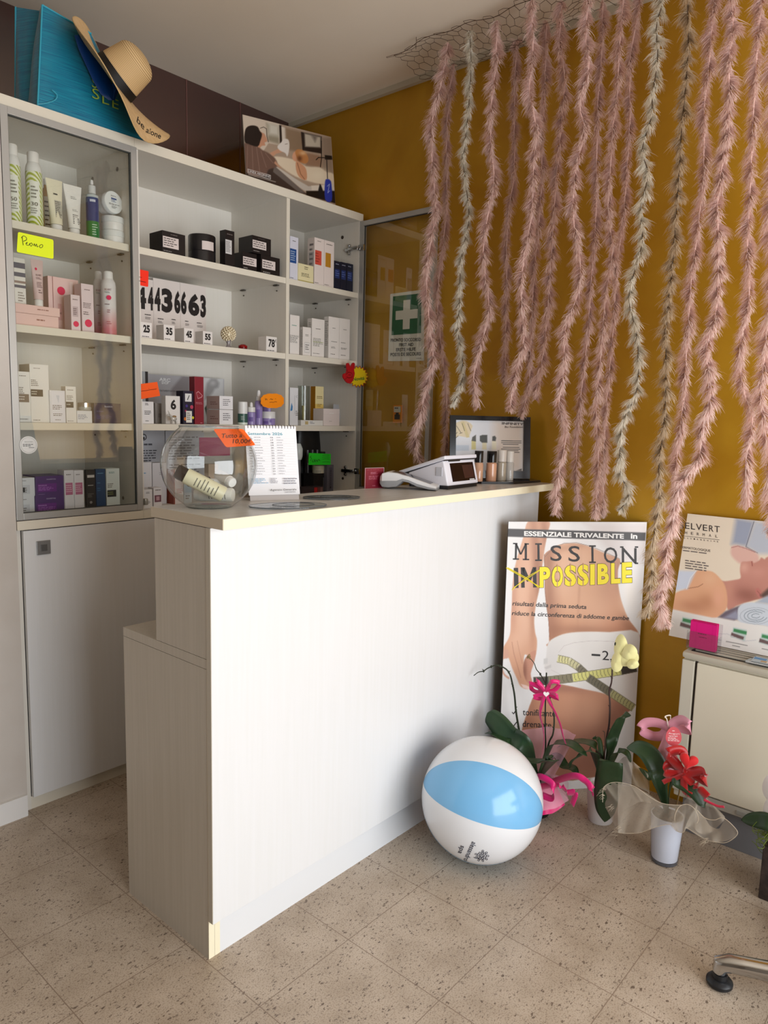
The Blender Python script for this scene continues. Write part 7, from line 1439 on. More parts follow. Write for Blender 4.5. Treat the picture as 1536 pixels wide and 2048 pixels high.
mb = MB(); q0 = PX(2.20, [(603, 172)], zo)[0]
for k in range(6): mb.sphere(q0+np.array((.003*math.cos(k), .005*math.sin(k*1.1), .005*math.cos(k*1.9))), .0038, None, 8, 6)
mb.build('dried_bud', mat((150, 122, 84), .7), o1, smooth=True)
cr0 = P1+np.array((0, 0, .12))
def wl(X, vw, pts): return PX(X, pts, vw)
leaf(o1, [cr0]+wl(2.13, zo, [(560, 1090), (420, 1000), (300, 860), (215, 780), (178, 745)]), .080, .22, side=(0.3, -.35, .9))
leaf(o1, [cr0]+wl(2.11, zo, [(420, 1100), (330, 1010), (230, 955), (150, 955)]), .045, .2)
leaf(o1, [cr0]+wl(2.10, zo, [(840, 1235), (740, 1255), (640, 1245), (560, 1200)]), .05, .25)
leaf(o1, [cr0]+wl(2.19, zo, [(820, 1110), (900, 1060), (1020, 1065), (1120, 1130), (1200, 1190)]), .055, .2)
leaf(o1, [cr0]+wl(2.24, zo, [(860, 1200), (960, 1300), (1060, 1330), (1100, 1420)]), .05, .3)
MG = satin((226, 14, 116), 'magenta_satin'); MGL = sheer_mat('magenta_lace', (240, 186, 204), .42, 90)
kn = PX(2.185, [(772, 545)], zo)[0]
mb_c = kn+np.array((-.008, 0, 0))
def loopr(root, kn, ps, w, m, X, vw, name='bow_loop', wd=(0, .15, 1), dx=.012):
    P = [kn]+[np.array((X-dx*math.sin(math.pi*i/(len(ps)+1))*(1 if i < len(ps)/2 else -1), q[1], q[2])) for i, q in enumerate(PX(X, ps, vw))]+[kn+np.array((.003, 0, .001))]
    return ribbon(root, P, w, m, name, wd)
loopr(o1, kn, [(700, 480), (620, 440), (608, 500), (660, 540)], .016, MG, 2.185, zo); loopr(o1, kn, [(730, 470), (700, 415), (660, 420), (690, 500)], .015, MG, 2.18, zo)
loopr(o1, kn, [(810, 470), (850, 420), (900, 450), (850, 520)], .015, MG, 2.185, zo); loopr(o1, kn, [(840, 540), (895, 560), (890, 610), (830, 590)], .013, MG, 2.18, zo); loopr(o1, kn, [(720, 560), (660, 575), (690, 610), (740, 600)], .013, MG, 2.18, zo)
ribbon(o1, [kn]+PX(2.175, [(740, 640), (715, 760), (745, 900), (755, 1040), (730, 1210)], zo), .014, MG, 'ribbon_tail', (0, 1, .1), 1.2)
ribbon(o1, [kn]+PX(2.175, [(820, 650), (870, 740), (920, 860), (950, 980), (985, 1085)], zo), .012, MG, 'ribbon_tail', (0, 1, .2), .8)
mb = MB(); heart(mb, PX(2.168, [(780, 552)], zo)[0], .0105, (-.85, -.5, .1), (0, 0, 1), .003); mb.build('white_heart', mat((236, 232, 230), .4), o1)
# lace cone and lower wrapping skirt
def lace(u, v):
    a = PX(2.225, [(520+(1090-520)*u, 905+60*abs(u-.4)+90*max(0, u-.7))], zo)[0]; b = P1+np.array((0, .02-.06*u, .10)); p = a*v+b*(1-v); p[0] += .02*math.sin(math.pi*u)*v+.004*math.sin(18*u)*v; return tuple(p)
sheet(o1, lace, 26, 10, MGL, 'lace_wrapping', 1.6)
def skirt(root, c, z0, r0, r1, drop, m, name, seed, a0=0, a1=2*math.pi, waves=7, nu=70, nv=9, amp=.025, uvs=3, lift=.0):
    rg = random.Random(seed); ph = rg.uniform(0, 6)
    def fn(u, v):
        a = a0+(a1-a0)*u; w = math.sin(a*waves+ph)*amp*v+.4*amp*v*math.sin(a*(waves*2+1)+2*ph); r = r0+(r1-r0)*v**.8+w*.7; zz = z0-drop*v**1.5+lift*math.sin(math.pi*min(v*1.1, 1))+w
        return (c[0]+r*math.cos(a), c[1]+r*math.sin(a), max(zz, .004))
    return sheet(root, fn, nu, nv, m, name, uvs)
skirt(o1, P1, .125, .05, .095, .075, MG, 'ribbon_wrapping', 3, math.radians(120), math.radians(330), 4, amp=.012)
skirt(o1, P1, .13, .05, .115, .05, MGL, 'lace_skirt', 5, math.radians(110), math.radians(350), 5, amp=.014)
ribbon(o1, [P1+np.array((-.05, -.03, .125))]+PX(2.12, [(900, 1480), (1000, 1560), (1080, 1560), (1040, 1690)], zo), .022, MG, 'ribbon_tail', (0, 1, .3), .4)
ribbon(o1, [P1+np.array((.0, -.05, .13))]+PX(2.15, [(1060, 1390), (1180, 1440), (1245, 1520), (1250, 1590)], zo), .022, MG, 'ribbon_tail', (.2, .4, 1), .3)
ribbon(o1, [P1+np.array((-.05, -.01, .12))]+PX(2.11, [(700, 1400), (820, 1450), (860, 1530), (840, 1620), (740, 1590)], zo), .022, MG, 'ribbon_loop', (.3, .2, 1), .3)
# ---- orchid in a white pot with one pale yellow flower
z7 = view(1130, 1340, 3.783)
P2 = np.array((2.315, .965, 0))
o2 = thing('orchid_pale_flower', 'orchid in a slim white pot with one pale yellow bloom, before the tall poster', 'potted orchid', tuple(P2))
MB().lathe([(0, .0005), (.040, .0005), (.042, .004), (.052, .125), (.054, .130), (.050, .130), (.048, .12), (0, .114)], P2, 32).build('white_pot', mat((222, 216, 214), .3), o2, smooth=True)
MB().lathe([(0, .119), (.045, .117), (.047, .115)], P2, 20, caps=False).build('potting_bark', BARK, o2)
c2 = P2+np.array((0, 0, .13))
stem(o2, z7, [(300, 620), (318, 500), (335, 400), (340, 260), (335, 160), (352, 90), (358, 0), (364, -40)], 2.30, .0040, .0024, STEMD, bumps=5, start=P2+np.array((-.01, .005, .11)))
stem(o2, z7, [(296, 700), (300, 600), (300, 480), (285, 460)], 2.295, .0022, .0018, mat((120, 96, 84), .5), 'clip_stick', start=P2+np.array((-.01, .012, .11)))
fc = PX(2.285, [(1246, 1312)])[0]
PET = mat((240, 234, 168), .5, name='pale_yellow_petal', sheen=.3)
for k, (ax_, ay_, rw, rh) in enumerate(((-4, -18, 14, 26), (8, 2, 24, 19), (-12, 12, 12, 20), (14, -8, 15, 16), (20, 16, 12, 10))):
    def pet(u, v, ax_=ax_, ay_=ay_, rw=rw, rh=rh, k=k):
        a = 2*math.pi*u; r = v; x = ax_+rw*r*math.cos(a); y = ay_+rh*r*math.sin(a); q = PX(2.285-.004*k, [(1246+x, 1312+y)])[0]; q[0] -= .010*(1-r*r)-.004*math.sin(2*a)*r; return tuple(q)
    o = MB().grid(pet, 24, 7, None, closeu=True).build('petal', PET, o2, smooth=True, fix=False)
MB().sphere(PX(2.285, [(1231, 1288)])[0], .004, None, 10, 8, (1, 1, 1.6)).tube([PX(2.30, [(1226, 1330)])[0], PX(2.29, [(1236, 1320)])[0], fc+np.array((.004, 0, 0))], .002, 6).build('bud', STEM, o2, smooth=True)
leaf(o2, [c2]+wl(2.27, z7, [(240, 600), (120, 545), (0, 560), (-60, 590)]), .05, .2)
leaf(o2, [c2]+wl(2.22, z7, [(210, 620), (120, 650), (60, 690), (35, 745)]), .045, .25)
leaf(o2, [c2]+wl(2.28, z7, [(340, 600), (360, 500), (400, 400), (440, 340), (500, 345)]), .04, .3, side=(.4, -.5, .6))
leaf(o2, [c2]+wl(2.20, z7, [(340, 690), (330, 800), (310, 940), (300, 1060), (300, 1150)]), .088, .12, side=(.1, -1, 0))
leaf(o2, [c2]+wl(2.26, z7, [(370, 650), (430, 620), (470, 640), (500, 700)]), .04, .25)
leaf(o2, [c2]+wl(2.32, z7, [(260, 560), (225, 520), (235, 500)]), .03, .25)
# ---- orchid in a white glass pot with tulle, red bow and pink bow
P3 = np.array((2.232, .712, 0))
o3 = thing('orchid_tulle_wrap', 'orchid in a white glass pot wrapped in beige tulle with red and pink bows', 'potted orchid', tuple(P3))
MB().lathe([(0, .012), (.0395, .012), (.046, .10), (.050, .155), (.046, .155), (.044, .14), (0, .135)], P3, 40).build('white_inner_pot', mat((228, 232, 244), .25), o3, smooth=True)
MB().lathe([(0, .0005), (.0405, .0005), (.0425, .003), (.0480, .10), (.0525, .160)], P3, 40, caps=False).build('clear_glass_shell', glass_mat('pot_glass', (.92, .93, .95), 0, 1.5), o3, smooth=True, fix=False)
MB().lathe([(0, .001), (.0405, .001), (.0412, .011), (0, .011)], P3, 40).build('glass_foot', mat((120, 124, 136), .08, trans=.5), o3, smooth=True)
mb = MB()
rg = random.Random(5)
for k in range(40): a = rg.uniform(0, 6.28); r = rg.uniform(0, .04); mb.box(*sum(([P3[i]+(r*math.cos(a), r*math.sin(a))[i]-.007, P3[i]+(r*math.cos(a), r*math.sin(a))[i]+.007] for i in (0, 1)), []), .136+rg.uniform(0, .01), .146+rg.uniform(0, .016))
mb.build('bark_chips', BARK, o3)
c3 = P3+np.array((0, 0, .15))
leaf(o3, [c3]+wl(2.19, z7, [(720, 840), (700, 740), (640, 640), (560, 590), (465, 590)]), .062, .2, side=(.4, -.4, .8))
leaf(o3, [c3]+wl(2.16, z7, [(800, 840), (880, 850), (970, 910), (1040, 1000), (1058, 1042)]), .042, .22, side=(.5, .2, .8))
leaf(o3, [c3]+wl(2.26, z7, [(690, 850), (640, 820), (610, 790), (560, 740)]), .04, .22)
stem(o3, z7, [(745, 880), (752, 700), (775, 560), (785, 460), (795, 380)], 2.225, .0028, .0022, STEMD, start=P3+np.array((0, .005, .14)))
stem(o3, z7, [(868, 900), (875, 780), (885, 640)], 2.20, .0022, .0022, mat((120, 96, 60), .6), 'red_bow_stick', start=P3+np.array((-.02, -.025, .14)))
PKT = sheer_mat('pink_organza', (236, 170, 190), .8, 200); RS = satin((178, 4, 10), 'red_satin')
k3 = PX(2.21, [(785, 435)], z7)[0]
loopr(o3, k3, [(700, 400), (620, 395), (590, 440), (640, 510), (720, 510), (760, 460)], .030, mat((232, 160, 180), .4, alpha=.85, name='pink_organza_loop'), 2.21, z7, dx=.018); loopr(o3, k3, [(840, 390), (900, 370), (950, 400), (930, 470), (850, 450)], .028, mat((232, 160, 180), .4, alpha=.85, name='pink_organza_loop'), 2.215, z7, dx=.018)
loopr(o3, k3, [(770, 370), (762, 348), (785, 352), (788, 390)], .004, mat((226, 216, 200), .5), 2.205, z7)
sheet(o3, lambda u, v: tuple((k3+np.array((.004, (.5-u)*(.012+.075*v), -.135*v))+np.array((.006*math.sin(9*u)*v, 0, 0)))), 16, 12, PKT, 'organza_tail', 2)
tgc = PX(2.190, [(822, 502)], z7)[0]; tn = np.array((-.8, -.58, .15)); tn /= np.linalg.norm(tn); tr_ = np.cross((0, 0, 1), tn); tr_ /= np.linalg.norm(tr_); tr_ = tr_ if tr_@RT > 0 else -tr_; tu = np.cross(tn, tr_); tu = tu if tu[2] > 0 else -tu
TGP = [tgc+tr_*.0235*math.cos(t)*(1-.12*math.sin(t))+tu*.029*math.sin(t) for t in np.linspace(0, 2*math.pi, 31)[:-1]]
MB().prism([p-tn*.001 for p in TGP], tn*.0012).build('round_gift_tag', mat((196, 70, 78), .45), o3)
mb = MB(); deco(mb, tgc-tr_*.018-tu*.02+tn*.0005, tr_*.036, tu*.04, [('t', 'Auguri', .05, .66, .95, .78, (240, 222, 222)), ('t', 'speciali', .1, .48, .8, .6, (240, 222, 222)), ('l', .02, .12, 1, .42, 3, (236, 210, 210)), ('r', .36, .9, .56, .95, (236, 210, 210))], 3); mb.build('tag_print', None, o3, fix=False)
k4 = PX(2.155, [(905, 790)], z7)[0]
mb = MB(); heart(mb, PX(2.146, [(934, 688)], z7)[0], .0285, (-.9, -.4, .1), (.0, -.22, 1), puff=.012); mb.build('red_velvet_heart', mat((204, 6, 14), .7, sheen=.3, name='red_velvet'), o3, smooth=True)
loopr(o3, k4, [(850, 720), (800, 640), (800, 612), (870, 620), (900, 720)], .030, RS, 2.16, z7); loopr(o3, k4, [(960, 770), (1040, 760), (1066, 800), (1060, 860), (980, 810)], .028, RS, 2.155, z7); loopr(o3, k4, [(850, 790), (760, 770), (770, 720), (830, 740)], .026, RS, 2.16, z7)
ribbon(o3, [k4]+PX(2.15, [(960, 850), (1020, 900), (1080, 960)], z7), .026, RS, 'ribbon_tail', (0, 1, .5), .1); ribbon(o3, [k4]+PX(2.155, [(900, 860), (910, 920), (960, 950)], z7), .022, RS, 'ribbon_tail', (0, 1, .3), .2)
ribbon(o3, [k4]+PX(2.155, [(830, 820), (780, 830), (740, 850)], z7), .014, RS, 'ribbon_tail', (0, .4, 1), .1); ribbon(o3, PX(2.15, [(1050, 980), (1110, 1010), (1160, 1030), (1205, 1035)], z7), .008, mat((226, 60, 90), .4), 'narrow_ribbon', (0, .3, 1), .3)
TUL = sheer_mat('beige_tulle', (204, 193, 177), .40, 260)
def tulle(outl, inner, name, bulge, X0, X1, seed, nu=60, nv=14, uvs=3):
    # a frill between an inner pixel line and an outer pixel line
    A = np.array(crom([np.array((*q, 0)) for q in inner], 12))[:, :2]; B = np.array(crom([np.array((*q, 0)) for q in outl], 12))[:, :2]; rg = random.Random(seed); p0 = rg.uniform(0, 6)
    smp = lambda L, u: np.array([np.interp(u*(len(L)-1), range(len(L)), L[:, i]) for i in (0, 1)])
    def fn(u, v):
        a, b = smp(A, u), smp(B, u); q = a*(1-v)+b*v; X = X0+(X1-X0)*v+bulge*math.sin(u*15+p0)*v*.5+bulge*.3*math.sin(u*31+v*4)*v; r = onX(X, *z7(*q)); return (r[0], r[1], max(r[2], .003))
    return sheet(o3, fn, nu, nv, TUL, name, uvs)
tulle([(285, 1000), (290, 900), (330, 860), (400, 850), (500, 870), (560, 900), (640, 960)], [(400, 1220), (430, 1120), (450, 1060), (520, 1020), (560, 1000), (600, 1000), (650, 1010)], 'tulle_frill', .02, 2.17, 2.20, 1)
tulle([(400, 1230), (460, 1236), (560, 1232), (640, 1205), (720, 1180), (800, 1170), (850, 1220), (900, 1225)], [(400, 850), (500, 880), (600, 920), (660, 960), (740, 1010), (800, 1015), (860, 1020), (920, 1015)], 'tulle_frill', .018, 2.185, 2.15, 2, 70)
tulle([(800, 1180), (840, 1220), (890, 1228), (920, 1200), (1000, 1250), (1080, 1290), (1130, 1300), (1200, 1300), (1290, 1260), (1300, 1210)], [(860, 1025), (900, 1020), (950, 1010), (1000, 1020), (1000, 1060), (1060, 1120), (1100, 1180), (1160, 1200), (1190, 1160), (1210, 1120)], 'tulle_frill', .02, 2.18, 2.13, 3, 70)
tulle([(920, 1200), (960, 1180), (1010, 1230), (1080, 1240), (1150, 1190), (1210, 1120), (1160, 1060), (1100, 1000)], [(900, 990), (930, 970), (970, 965), (1010, 960), (1040, 960), (1060, 965), (1080, 975), (1090, 985)], 'tulle_frill', .02, 2.22, 2.20, 4, 60)
tulle([(320, 850), (360, 760), (420, 680), (460, 655), (500, 680), (560, 730), (620, 780), (640, 830)], [(330, 880), (400, 860), (450, 850), (500, 860), (540, 880), (580, 900), (620, 920), (640, 940)], 'tulle_frill', .02, 2.24, 2.27, 5, 60)
# wiry hems and loose threads of the tulle
mb = MB()
for ln_ in ([(285, 1000), (290, 900), (330, 860), (400, 850), (500, 870), (560, 900), (640, 960), (740, 1010), (860, 1022), (920, 1015)], [(400, 1230), (460, 1236), (560, 1232), (640, 1205), (720, 1180), (800, 1170), (850, 1220), (895, 1228), (915, 1190)], [(1000, 1060), (1060, 1120), (1130, 1135), (1200, 1120), (1290, 1200), (1300, 1250), (1220, 1305), (1130, 1300), (1060, 1280), (980, 1230), (915, 1190)], [(850, 1220), (830, 1120), (860, 1040), (920, 1015), (980, 1050), (1010, 1120), (1000, 1160)]):
    mb.tube([onX(2.148, *z7(*q)) for q in crom(ln_, 5)], .0009, 5)
rg = random.Random(9)
for k in range(46):
    x, y = rg.choice(((300, 900), (290, 960), (400, 1230), (420, 1200), (1080, 1290), (360, 1030))); x += rg.uniform(-15, 15); y += rg.uniform(-20, 20); a = rg.uniform(2.2, 4.0); L_ = rg.uniform(20, 60)
    mb.tube([onX(2.15, *z7(x, y)), onX(2.145, *z7(x+L_*.6*math.cos(a), y+L_*.5*abs(math.sin(a))-5)), onX(2.15, *z7(x+L_*math.cos(a), y+L_*abs(math.sin(a))))], .00045, 4)
mb.build('tulle_hem', mat((216, 202, 180), .6), o3, fix=False)
# ---- planter at the right edge
P4c = np.array((2.285, .375, 0))
o4 = thing('rustic_planter', 'dark carved planter with green curly moss and orchid leaves at the right edge', 'planter', tuple(P4c))
DKW = noisy((40, 30, 28), (66, 50, 46), 30, .7, bump=.8, bscale=120, name='carved_dark_wood')
MB().bbox(2.235, 2.355, .315, .438, .0005, .165, .003).build('carved_box', DKW, o4)
mb = MB(); rg = random.Random(4)
for k in range(260):
    c = np.array((rg.uniform(2.225, 2.35), rg.uniform(.315, .452), .165+rg.uniform(0, .045))); r = rg.uniform(.008, .024); a0 = rg.uniform(0, 6.28); nx = np.array((rg.gauss(0, 1), rg.gauss(0, 1), rg.gauss(0, 1))); nx /= np.linalg.norm(nx); ux = np.cross(nx, (0, 0, 1)); ux /= np.linalg.norm(ux); vx = np.cross(nx, ux)
    mb.tube([c+(ux*math.cos(a0+t)+vx*math.sin(a0+t))*r*(1+.2*t) for t in np.linspace(0, rg.uniform(2, 5), 8)], .0009, 4)
mos = mb.build('curly_moss', mat((110, 128, 42), .6), o4, fix=False); mos['kind'] = 'stuff'
leaf(o4, [(2.30, .38, .18)]+[tuple(q) for q in PX(2.24, [(1545, 1648), (1515, 1640), (1482, 1640)])], .05, .2, side=(.3, 0, .9)); leaf(o4, [(2.30, .36, .18), (2.26, .30, .22), (2.24, .24, .2)], .05, .2)
stem(o4, lambda x, y: (x, y), [(1575, 1700), (1580, 1600), (1570, 1520)], 2.28, .003, .002, STEM)
PW2 = mat((238, 236, 236), .5, name='white_petal', sheen=.3)
for k, (cx_, cy_, rw, rh) in enumerate(((1558, 1575, 34, 34), (1556, 1622, 30, 36))):
    def pet(u, v, cx_=cx_, cy_=cy_, rw=rw, rh=rh, k=k):
        a = 2*math.pi*u; q = PX(2.25-.003*k, [(cx_+rw*v*math.cos(a), cy_+rh*v*math.sin(a))])[0]; q[0] -= .012*(1-v*v); return tuple(q)
    MB().grid(pet, 24, 7, None, closeu=True).build('white_bloom', PW2, o4, smooth=True, fix=False)
# ================================================================== swivel chair foot
z6 = view(1340, 1500, 3.737)
ch = thing('swivel_chair', 'chrome swivel chair base with a black rubber foot at the lower right edge', 'chair', (1.80, .36, 0))
hub = np.array((1.922, .130, .075)); tip = np.array((1.806, .412, .064))
def base_arm(i):
    dv = tip-hub; a = 2*math.pi*i/5; d2 = np.array((dv[0]*math.cos(a)-dv[1]*math.sin(a), dv[0]*math.sin(a)+dv[1]*math.cos(a), dv[2])); t2 = hub+d2; d_ = d2[:2]/np.linalg.norm(d2[:2])
    C = [hub+d2*t for t in (0.05, .3, .6, .85, .96)]+[t2+np.array((d_[0]*.008, d_[1]*.008, -.008)), t2+np.array((d_[0]*.010, d_[1]*.010, -.028))]
    mb = MB(); mb.tube(C, [.028, .026, .024, .0225, .022, .0215, .0165], 14); mb.build('base_arm', CHROME, ch, smooth=True)
    f = t2+np.array((d_[0]*.008, d_[1]*.008, 0)); MB().lathe([(0, .0005), (.026, .0005), (.031, .006), (.031, .013), (.026, .019), (.018, .021), (.017, .034), (0, .034)], (f[0], f[1], 0), 24).build('rubber_foot', mat((22, 24, 28), .4), ch, smooth=True)
for i in range(5): base_arm(i)
MB().lathe([(0, .06), (.045, .062), (.045, .115), (.03, .12), (.026, .40), (0, .40)], (hub[0], hub[1], 0), 24).build('column', CHROME, ch, smooth=True)
MB().lathe([(0, .40), (.16, .402), (.185, .42), (.185, .45), (.15, .47), (0, .475)], (hub[0], hub[1], 0), 36).build('seat', mat((226, 226, 226), .4), ch, smooth=True)
# ================================================================== tote bag and straw hat on the cabinet
zh = view(0, 0, 3.84)
TEAL = bpy.data.materials.new('teal_woven_fabric'); TEAL.use_nodes = True
nt, N, K, b = nodes(TEAL); tc = N.new('ShaderNodeTexCoord'); mp = N.new('ShaderNodeMapping'); mp.inputs['Scale'].default_value = (6, 6, 260); K.new(tc.outputs['Object'], mp.inputs[0]); no = N.new('ShaderNodeTexNoise'); no.inputs['Scale'].default_value = 1.6; no.inputs['Detail'].default_value = 3; K.new(mp.outputs[0], no.inputs['Vector'])
cr = N.new('ShaderNodeValToRGB'); cr.color_ramp.elements[0].position = .35; cr.color_ramp.elements[1].position = .65; cr.color_ramp.elements[0].color = (*lin((4, 104, 140)), 1); cr.color_ramp.elements[1].color = (*lin((14, 140, 166)), 1); K.new(no.outputs[0], cr.inputs[0]); K.new(cr.outputs[0], b.inputs['Base Color']); b.inputs['Roughness'].default_value = .35; b.inputs['Sheen Weight'].default_value = .3
bp_ = N.new('ShaderNodeBump'); bp_.inputs['Strength'].default_value = .25; bp_.inputs['Distance'].default_value = .002; K.new(no.outputs[0], bp_.inputs['Height']); K.new(bp_.outputs[0], b.inputs['Normal'])
YB0 = 2.485
bg = thing('tote_bag', 'large turquoise woven tote bag standing on the tall cabinet behind the straw hat', 'bag', (1.32, 2.6, ZT))
f_ = lambda x, y, Y=YB0: onY(Y, *zh(x, y))
FBL = f_(285, 800); FTL = f_(345, 22); FTR = f_(700, 260, 2.52); FBR = f_(1125, 1085)
for q in (FBL, FBR): q[2] = ZT+.0005
FTL = np.array((FTL[0], YB0+.02, FTL[2])); back = .21
BBL = onY(YB0+back, 28, 190); BBL[2] = ZT+.0005; BTL = onY(YB0+back-.02, 31, 14); BTR = FTR+np.array((0, back-.06, 0)); BBR = FBR+np.array((-.02, back, 0))
def bil(a, b, c, d, u, v): return a*(1-u)*(1-v)+b*u*(1-v)+c*u*v+d*(1-u)*v
def panel(a, b, c, d, bulge, nrm_, nu=22, nv=18, wr=.002):
    def fn(u, v):
        p = bil(a, b, c, d, u, v); k = math.sin(math.pi*u)**.7*math.sin(math.pi*v)**.7; return tuple(p+np.array(nrm_)*(bulge*k+wr*k*math.sin(11*u+7*v)))
    return MB().grid(fn, nu, nv)
panel(FBL, FBR, FTR, FTL, .02, (0, -1, 0)).build('front_panel', TEAL, bg, smooth=True, fix=False)
panel(BBL, BBR, BTR, BTL, .01, (0, 1, 0)).build('back_panel', TEAL, bg, smooth=True, fix=False)
# folded side gusset
mid0 = (FBL+BBL)/2+np.array((.0, 0, 0)); mid1 = (FTL+BTL)/2+np.array((.035, 0, .0))
mb = panel(BBL, mid0, mid1, BTL, .012, (-1, 0, 0), 10, 18); mb.grid(lambda u, v: tuple(bil(mid0, FBL, FTL, mid1, u, v)+np.array((-1, 0, 0))*.012*math.sin(math.pi*u)*math.sin(math.pi*v)), 10, 18); mb.build('side_gusset', TEAL, bg, smooth=True, fix=False)
panel(FBR, BBR, BTR, FTR, .01, (1, 0, 0), 8, 14).build('side_gusset', TEAL, bg, smooth=True, fix=False)
MB().quad(tuple(FBL), tuple(FBR), tuple(BBR), tuple(BBL)).build('bottom_panel', TEAL, bg)
LT = mat((60, 170, 196), .35)
mb = MB()
for a, c in ((FBL, FTL), (BBL, BTL), (FTL, FTR)): mb.tube([a*(1-t)+c*t+np.array((0, -.001, .0)) for t in np.linspace(0, 1, 8)], .003, 6)
sc_ = crom([f_(285, 800, YB0-.004), f_(345, 795, YB0-.008), f_(420, 770, YB0-.012), f_(438, 730, YB0-.016), f_(400, 690, YB0-.016)], 6); mb.tube(sc_, .0016, 6)
mb.build('piping', LT, bg, smooth=True)
DB = mat((10, 70, 150), .4, name='blue_ribbon_cloth')
def bag_surf(x, y, off):      # a pixel of the zoomed crop laid just in front of the bag's face
    return onY(YB0-.018-off, *zh(x, y))
mb = MB(); strip = [(600, 270, 60), (660, 380, 110), (720, 500, 120), (780, 620, 130), (830, 720, 120), (860, 770, 50)]
vs = []
for i, (x, y, w) in enumerate(strip): vs += [bag_surf(x-w/2, y, .008), bag_surf(x, y, .016), bag_surf(x+w/2, y, .008)]
mb.add(vs, [(i*3+k, i*3+k+1, i*3+k+4, i*3+k+3) for i in range(5) for k in range(2)])
strip = [(880, 520, 70), (900, 600, 70), (890, 680, 60), (870, 760, 30)]; vs = []
for i, (x, y, w) in enumerate(strip): vs += [bag_surf(x-w/2, y, .006), bag_surf(x, y, .012), bag_surf(x+w/2, y, .006)]
mb.add(vs, [(i*3+k, i*3+k+1, i*3+k+4, i*3+k+3) for i in range(3) for k in range(2)])
mb.build('blue_bow_cloth', DB, bg, smooth=True, fix=False)
mb = MB(); LM = mat((170, 196, 70), .5); pb_ = ((0, 1, 0), YB0-.0225)
for txt, xa, ya, xb, yb, cap in (('S', 706, 668, 745, 680, 78), ('I', 836, 690, 842, 692, 70), ('N', 893, 722, 915, 730, 76), ('S', 708, 752, 762, 768, 82), ('L', 786, 792, 838, 808, 80), ('E', 862, 825, 910, 842, 76), ('S', 708, 620, 730, 626, 50)): wpx(mb, txt, zh, xa, ya, xb, yb, cap, pb_, LM, bold=-.005)
mb.build('lime_lettering', None, bg, fix=False)
# straw hat
d1 = np.array((.343, 0, -.294)); d1 /= np.linalg.norm(d1); n_ = np.array((.50, -.63, .60)); n_ = n_-d1*(n_@d1); n_ /= np.linalg.norm(n_); d2 = np.cross(n_, d1)   # d2 roughly along the line of sight
hc = onY(2.44, *zh(870, 610)); STRAW = bpy.data.materials.new('woven_straw'); STRAW.use_nodes = True
nt, N, K, b = nodes(STRAW); tc = N.new('ShaderNodeTexCoord'); uvn = N.new('ShaderNodeUVMap'); uvn.uv_map = 'uv'; w = N.new('ShaderNodeTexWave'); w.bands_direction = 'Y'; w.inputs['Scale'].default_value = 9; K.new(uvn.outputs[0], w.inputs['Vector'])
cr = N.new('ShaderNodeValToRGB'); cr.color_ramp.elements[0].position = .08; cr.color_ramp.elements[1].position = .4; cr.color_ramp.elements[0].color = (*lin((150, 116, 70)), 1); cr.color_ramp.elements[1].color = (*lin((224, 192, 142)), 1); K.new(w.outputs['Fac'], cr.inputs[0]); K.new(cr.outputs[0], b.inputs['Base Color']); b.inputs['Roughness'].default_value = .7
PLAIN = noisy((214, 178, 128), (224, 190, 142), 60, .7, name='fine_straw')
hat = thing('straw_hat', 'wide-brimmed straw sun hat with a black band resting against the turquoise bag', 'hat', (hc[0], hc[1], ZT))
CRr = .083
def hp3(r, a, h): return hc+d1*r*math.cos(a)+d2*r*math.sin(a)*.98+n_*h
def crown(u, v):
    a = 2*math.pi*u
    if v < .7: t = v/.7; r = CRr*(1-.16*t); h = .095*t
    else: t = (v-.7)/.3; r = CRr*.84*math.cos(t*math.pi/2*.999); h = .095+.038*math.sin(t*math.pi/2)
    return tuple(hp3(r, a, h))
o = sheet(hat, crown, 41, 26, STRAW, 'crown', 1)
def brimp(u, v, dz=0):
    a = 2*math.pi*u; r = CRr+v*(.132+.02*math.cos(a)); c = math.cos(a)
    h = v*v*(.060*c*0+ -.030*math.cos(2*a)*0)+v*v*(-.055*max(c, 0)**2+.028*max(-c, 0)**2)+.014*v*math.sin(3*a+1)+.085*v*v*max(c, 0)**6
    return tuple(hp3(r, a, h+dz))
sheet(hat, brimp, 61, 10, PLAIN, 'brim', 1)
UND = bpy.data.materials.new('striped_straw_underside'); UND.use_nodes = True
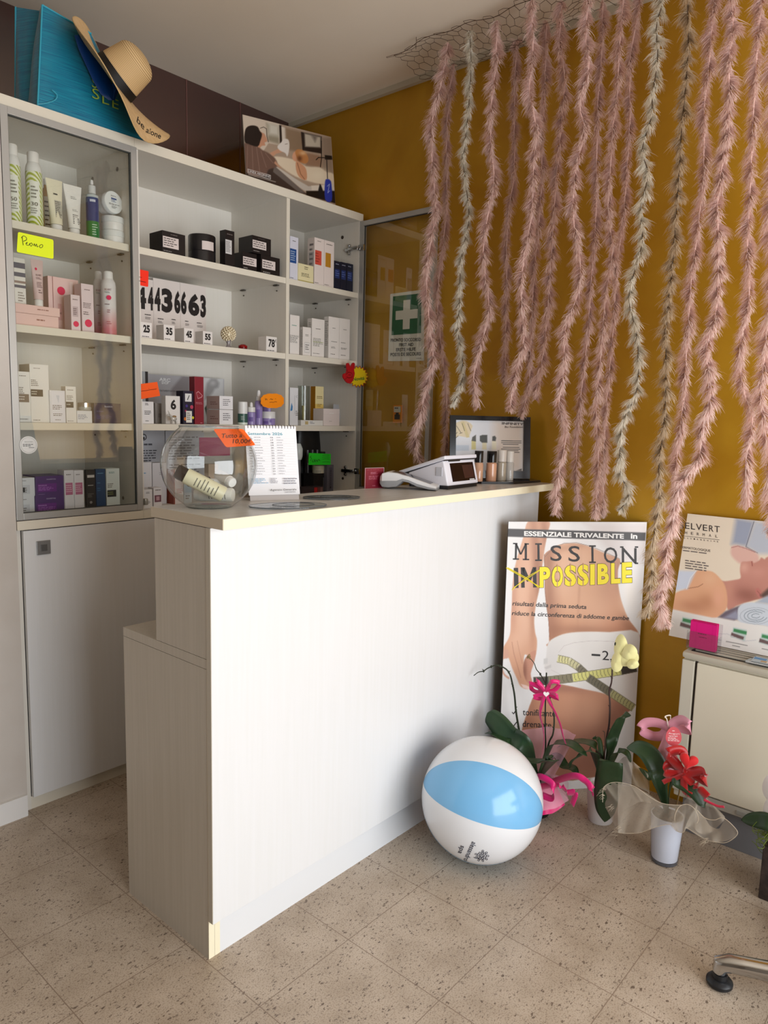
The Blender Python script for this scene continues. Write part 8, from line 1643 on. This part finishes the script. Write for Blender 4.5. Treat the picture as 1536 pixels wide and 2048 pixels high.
nt, N, K, b = nodes(UND); uvn = N.new('ShaderNodeUVMap'); uvn.uv_map = 'uv'; w = N.new('ShaderNodeTexWave'); w.bands_direction = 'Y'; w.inputs['Scale'].default_value = 2.2; K.new(uvn.outputs[0], w.inputs['Vector']); cr = N.new('ShaderNodeValToRGB'); cr.color_ramp.interpolation = 'CONSTANT'; cr.color_ramp.elements[1].position = .3
cr.color_ramp.elements[0].color = (*lin((60, 46, 30)), 1); cr.color_ramp.elements[1].color = (*lin((206, 172, 120)), 1); K.new(w.outputs['Fac'], cr.inputs[0]); K.new(cr.outputs[0], b.inputs['Base Color']); b.inputs['Roughness'].default_value = .75
sheet(hat, lambda u, v: brimp(u, v*.985, -.0022), 61, 10, UND, 'brim_lining', 1)
MB().tube([np.array(brimp(t, 1))-n_*.001 for t in np.linspace(0, 1, 61)], .0018, 6, caps=False).build('brim_edge', mat((214, 180, 128), .7), hat, smooth=True)
def band(u, v): a = 2*math.pi*u; t = .02+.30*v; return tuple(hp3(CRr*(1-.16*t)+.0015, a, .095*t))
MB().grid(band, 41, 4).build('black_band', mat((16, 12, 12), .6), hat, smooth=True, fix=False)
# handwritten words on the brim's lower end
mb = MB(); BI = mat((20, 16, 14), .5)
from mathutils.bvhtree import BVHTree
gb = MB().grid(brimp, 121, 14); bvh = BVHTree.FromPolygons([Vector(v) for v in gb.v], gb.f)
for txt, (x0, y0), (x1, y1), (ux, uy) in (('be', (1048, 935), (1104, 1000), (11, -46)), ('alone', (1118, 1015), (1232, 1068), (12, -42))):
    V, F = glyphs(txt, .012); P = []
    for v in V:
        r = ray(*zh(x0+(x1-x0)*v[0]+ux*v[1], y0+(y1-y0)*v[0]+uy*v[1])); h_ = bvh.ray_cast(Vector(CC), Vector(r).normalized())[0]
        P.append(np.array(h_ if h_ is not None else onY(2.42, *zh(x0+(x1-x0)*v[0], y0+(y1-y0)*v[0])))-r/np.linalg.norm(r)*.0012)
    if all(bvh.find_nearest(Vector(p))[3] < .004 for p in P): mb.add([tuple(p) for p in P], F, BI)
    else:
        ok = [bvh.find_nearest(Vector(p))[3] < .004 for p in P]; mb.add([tuple(p) for p in P], [f for f in F if all(ok[i] for i in f)], BI)
mb.build('handwritten_words', None, hat, fix=False)
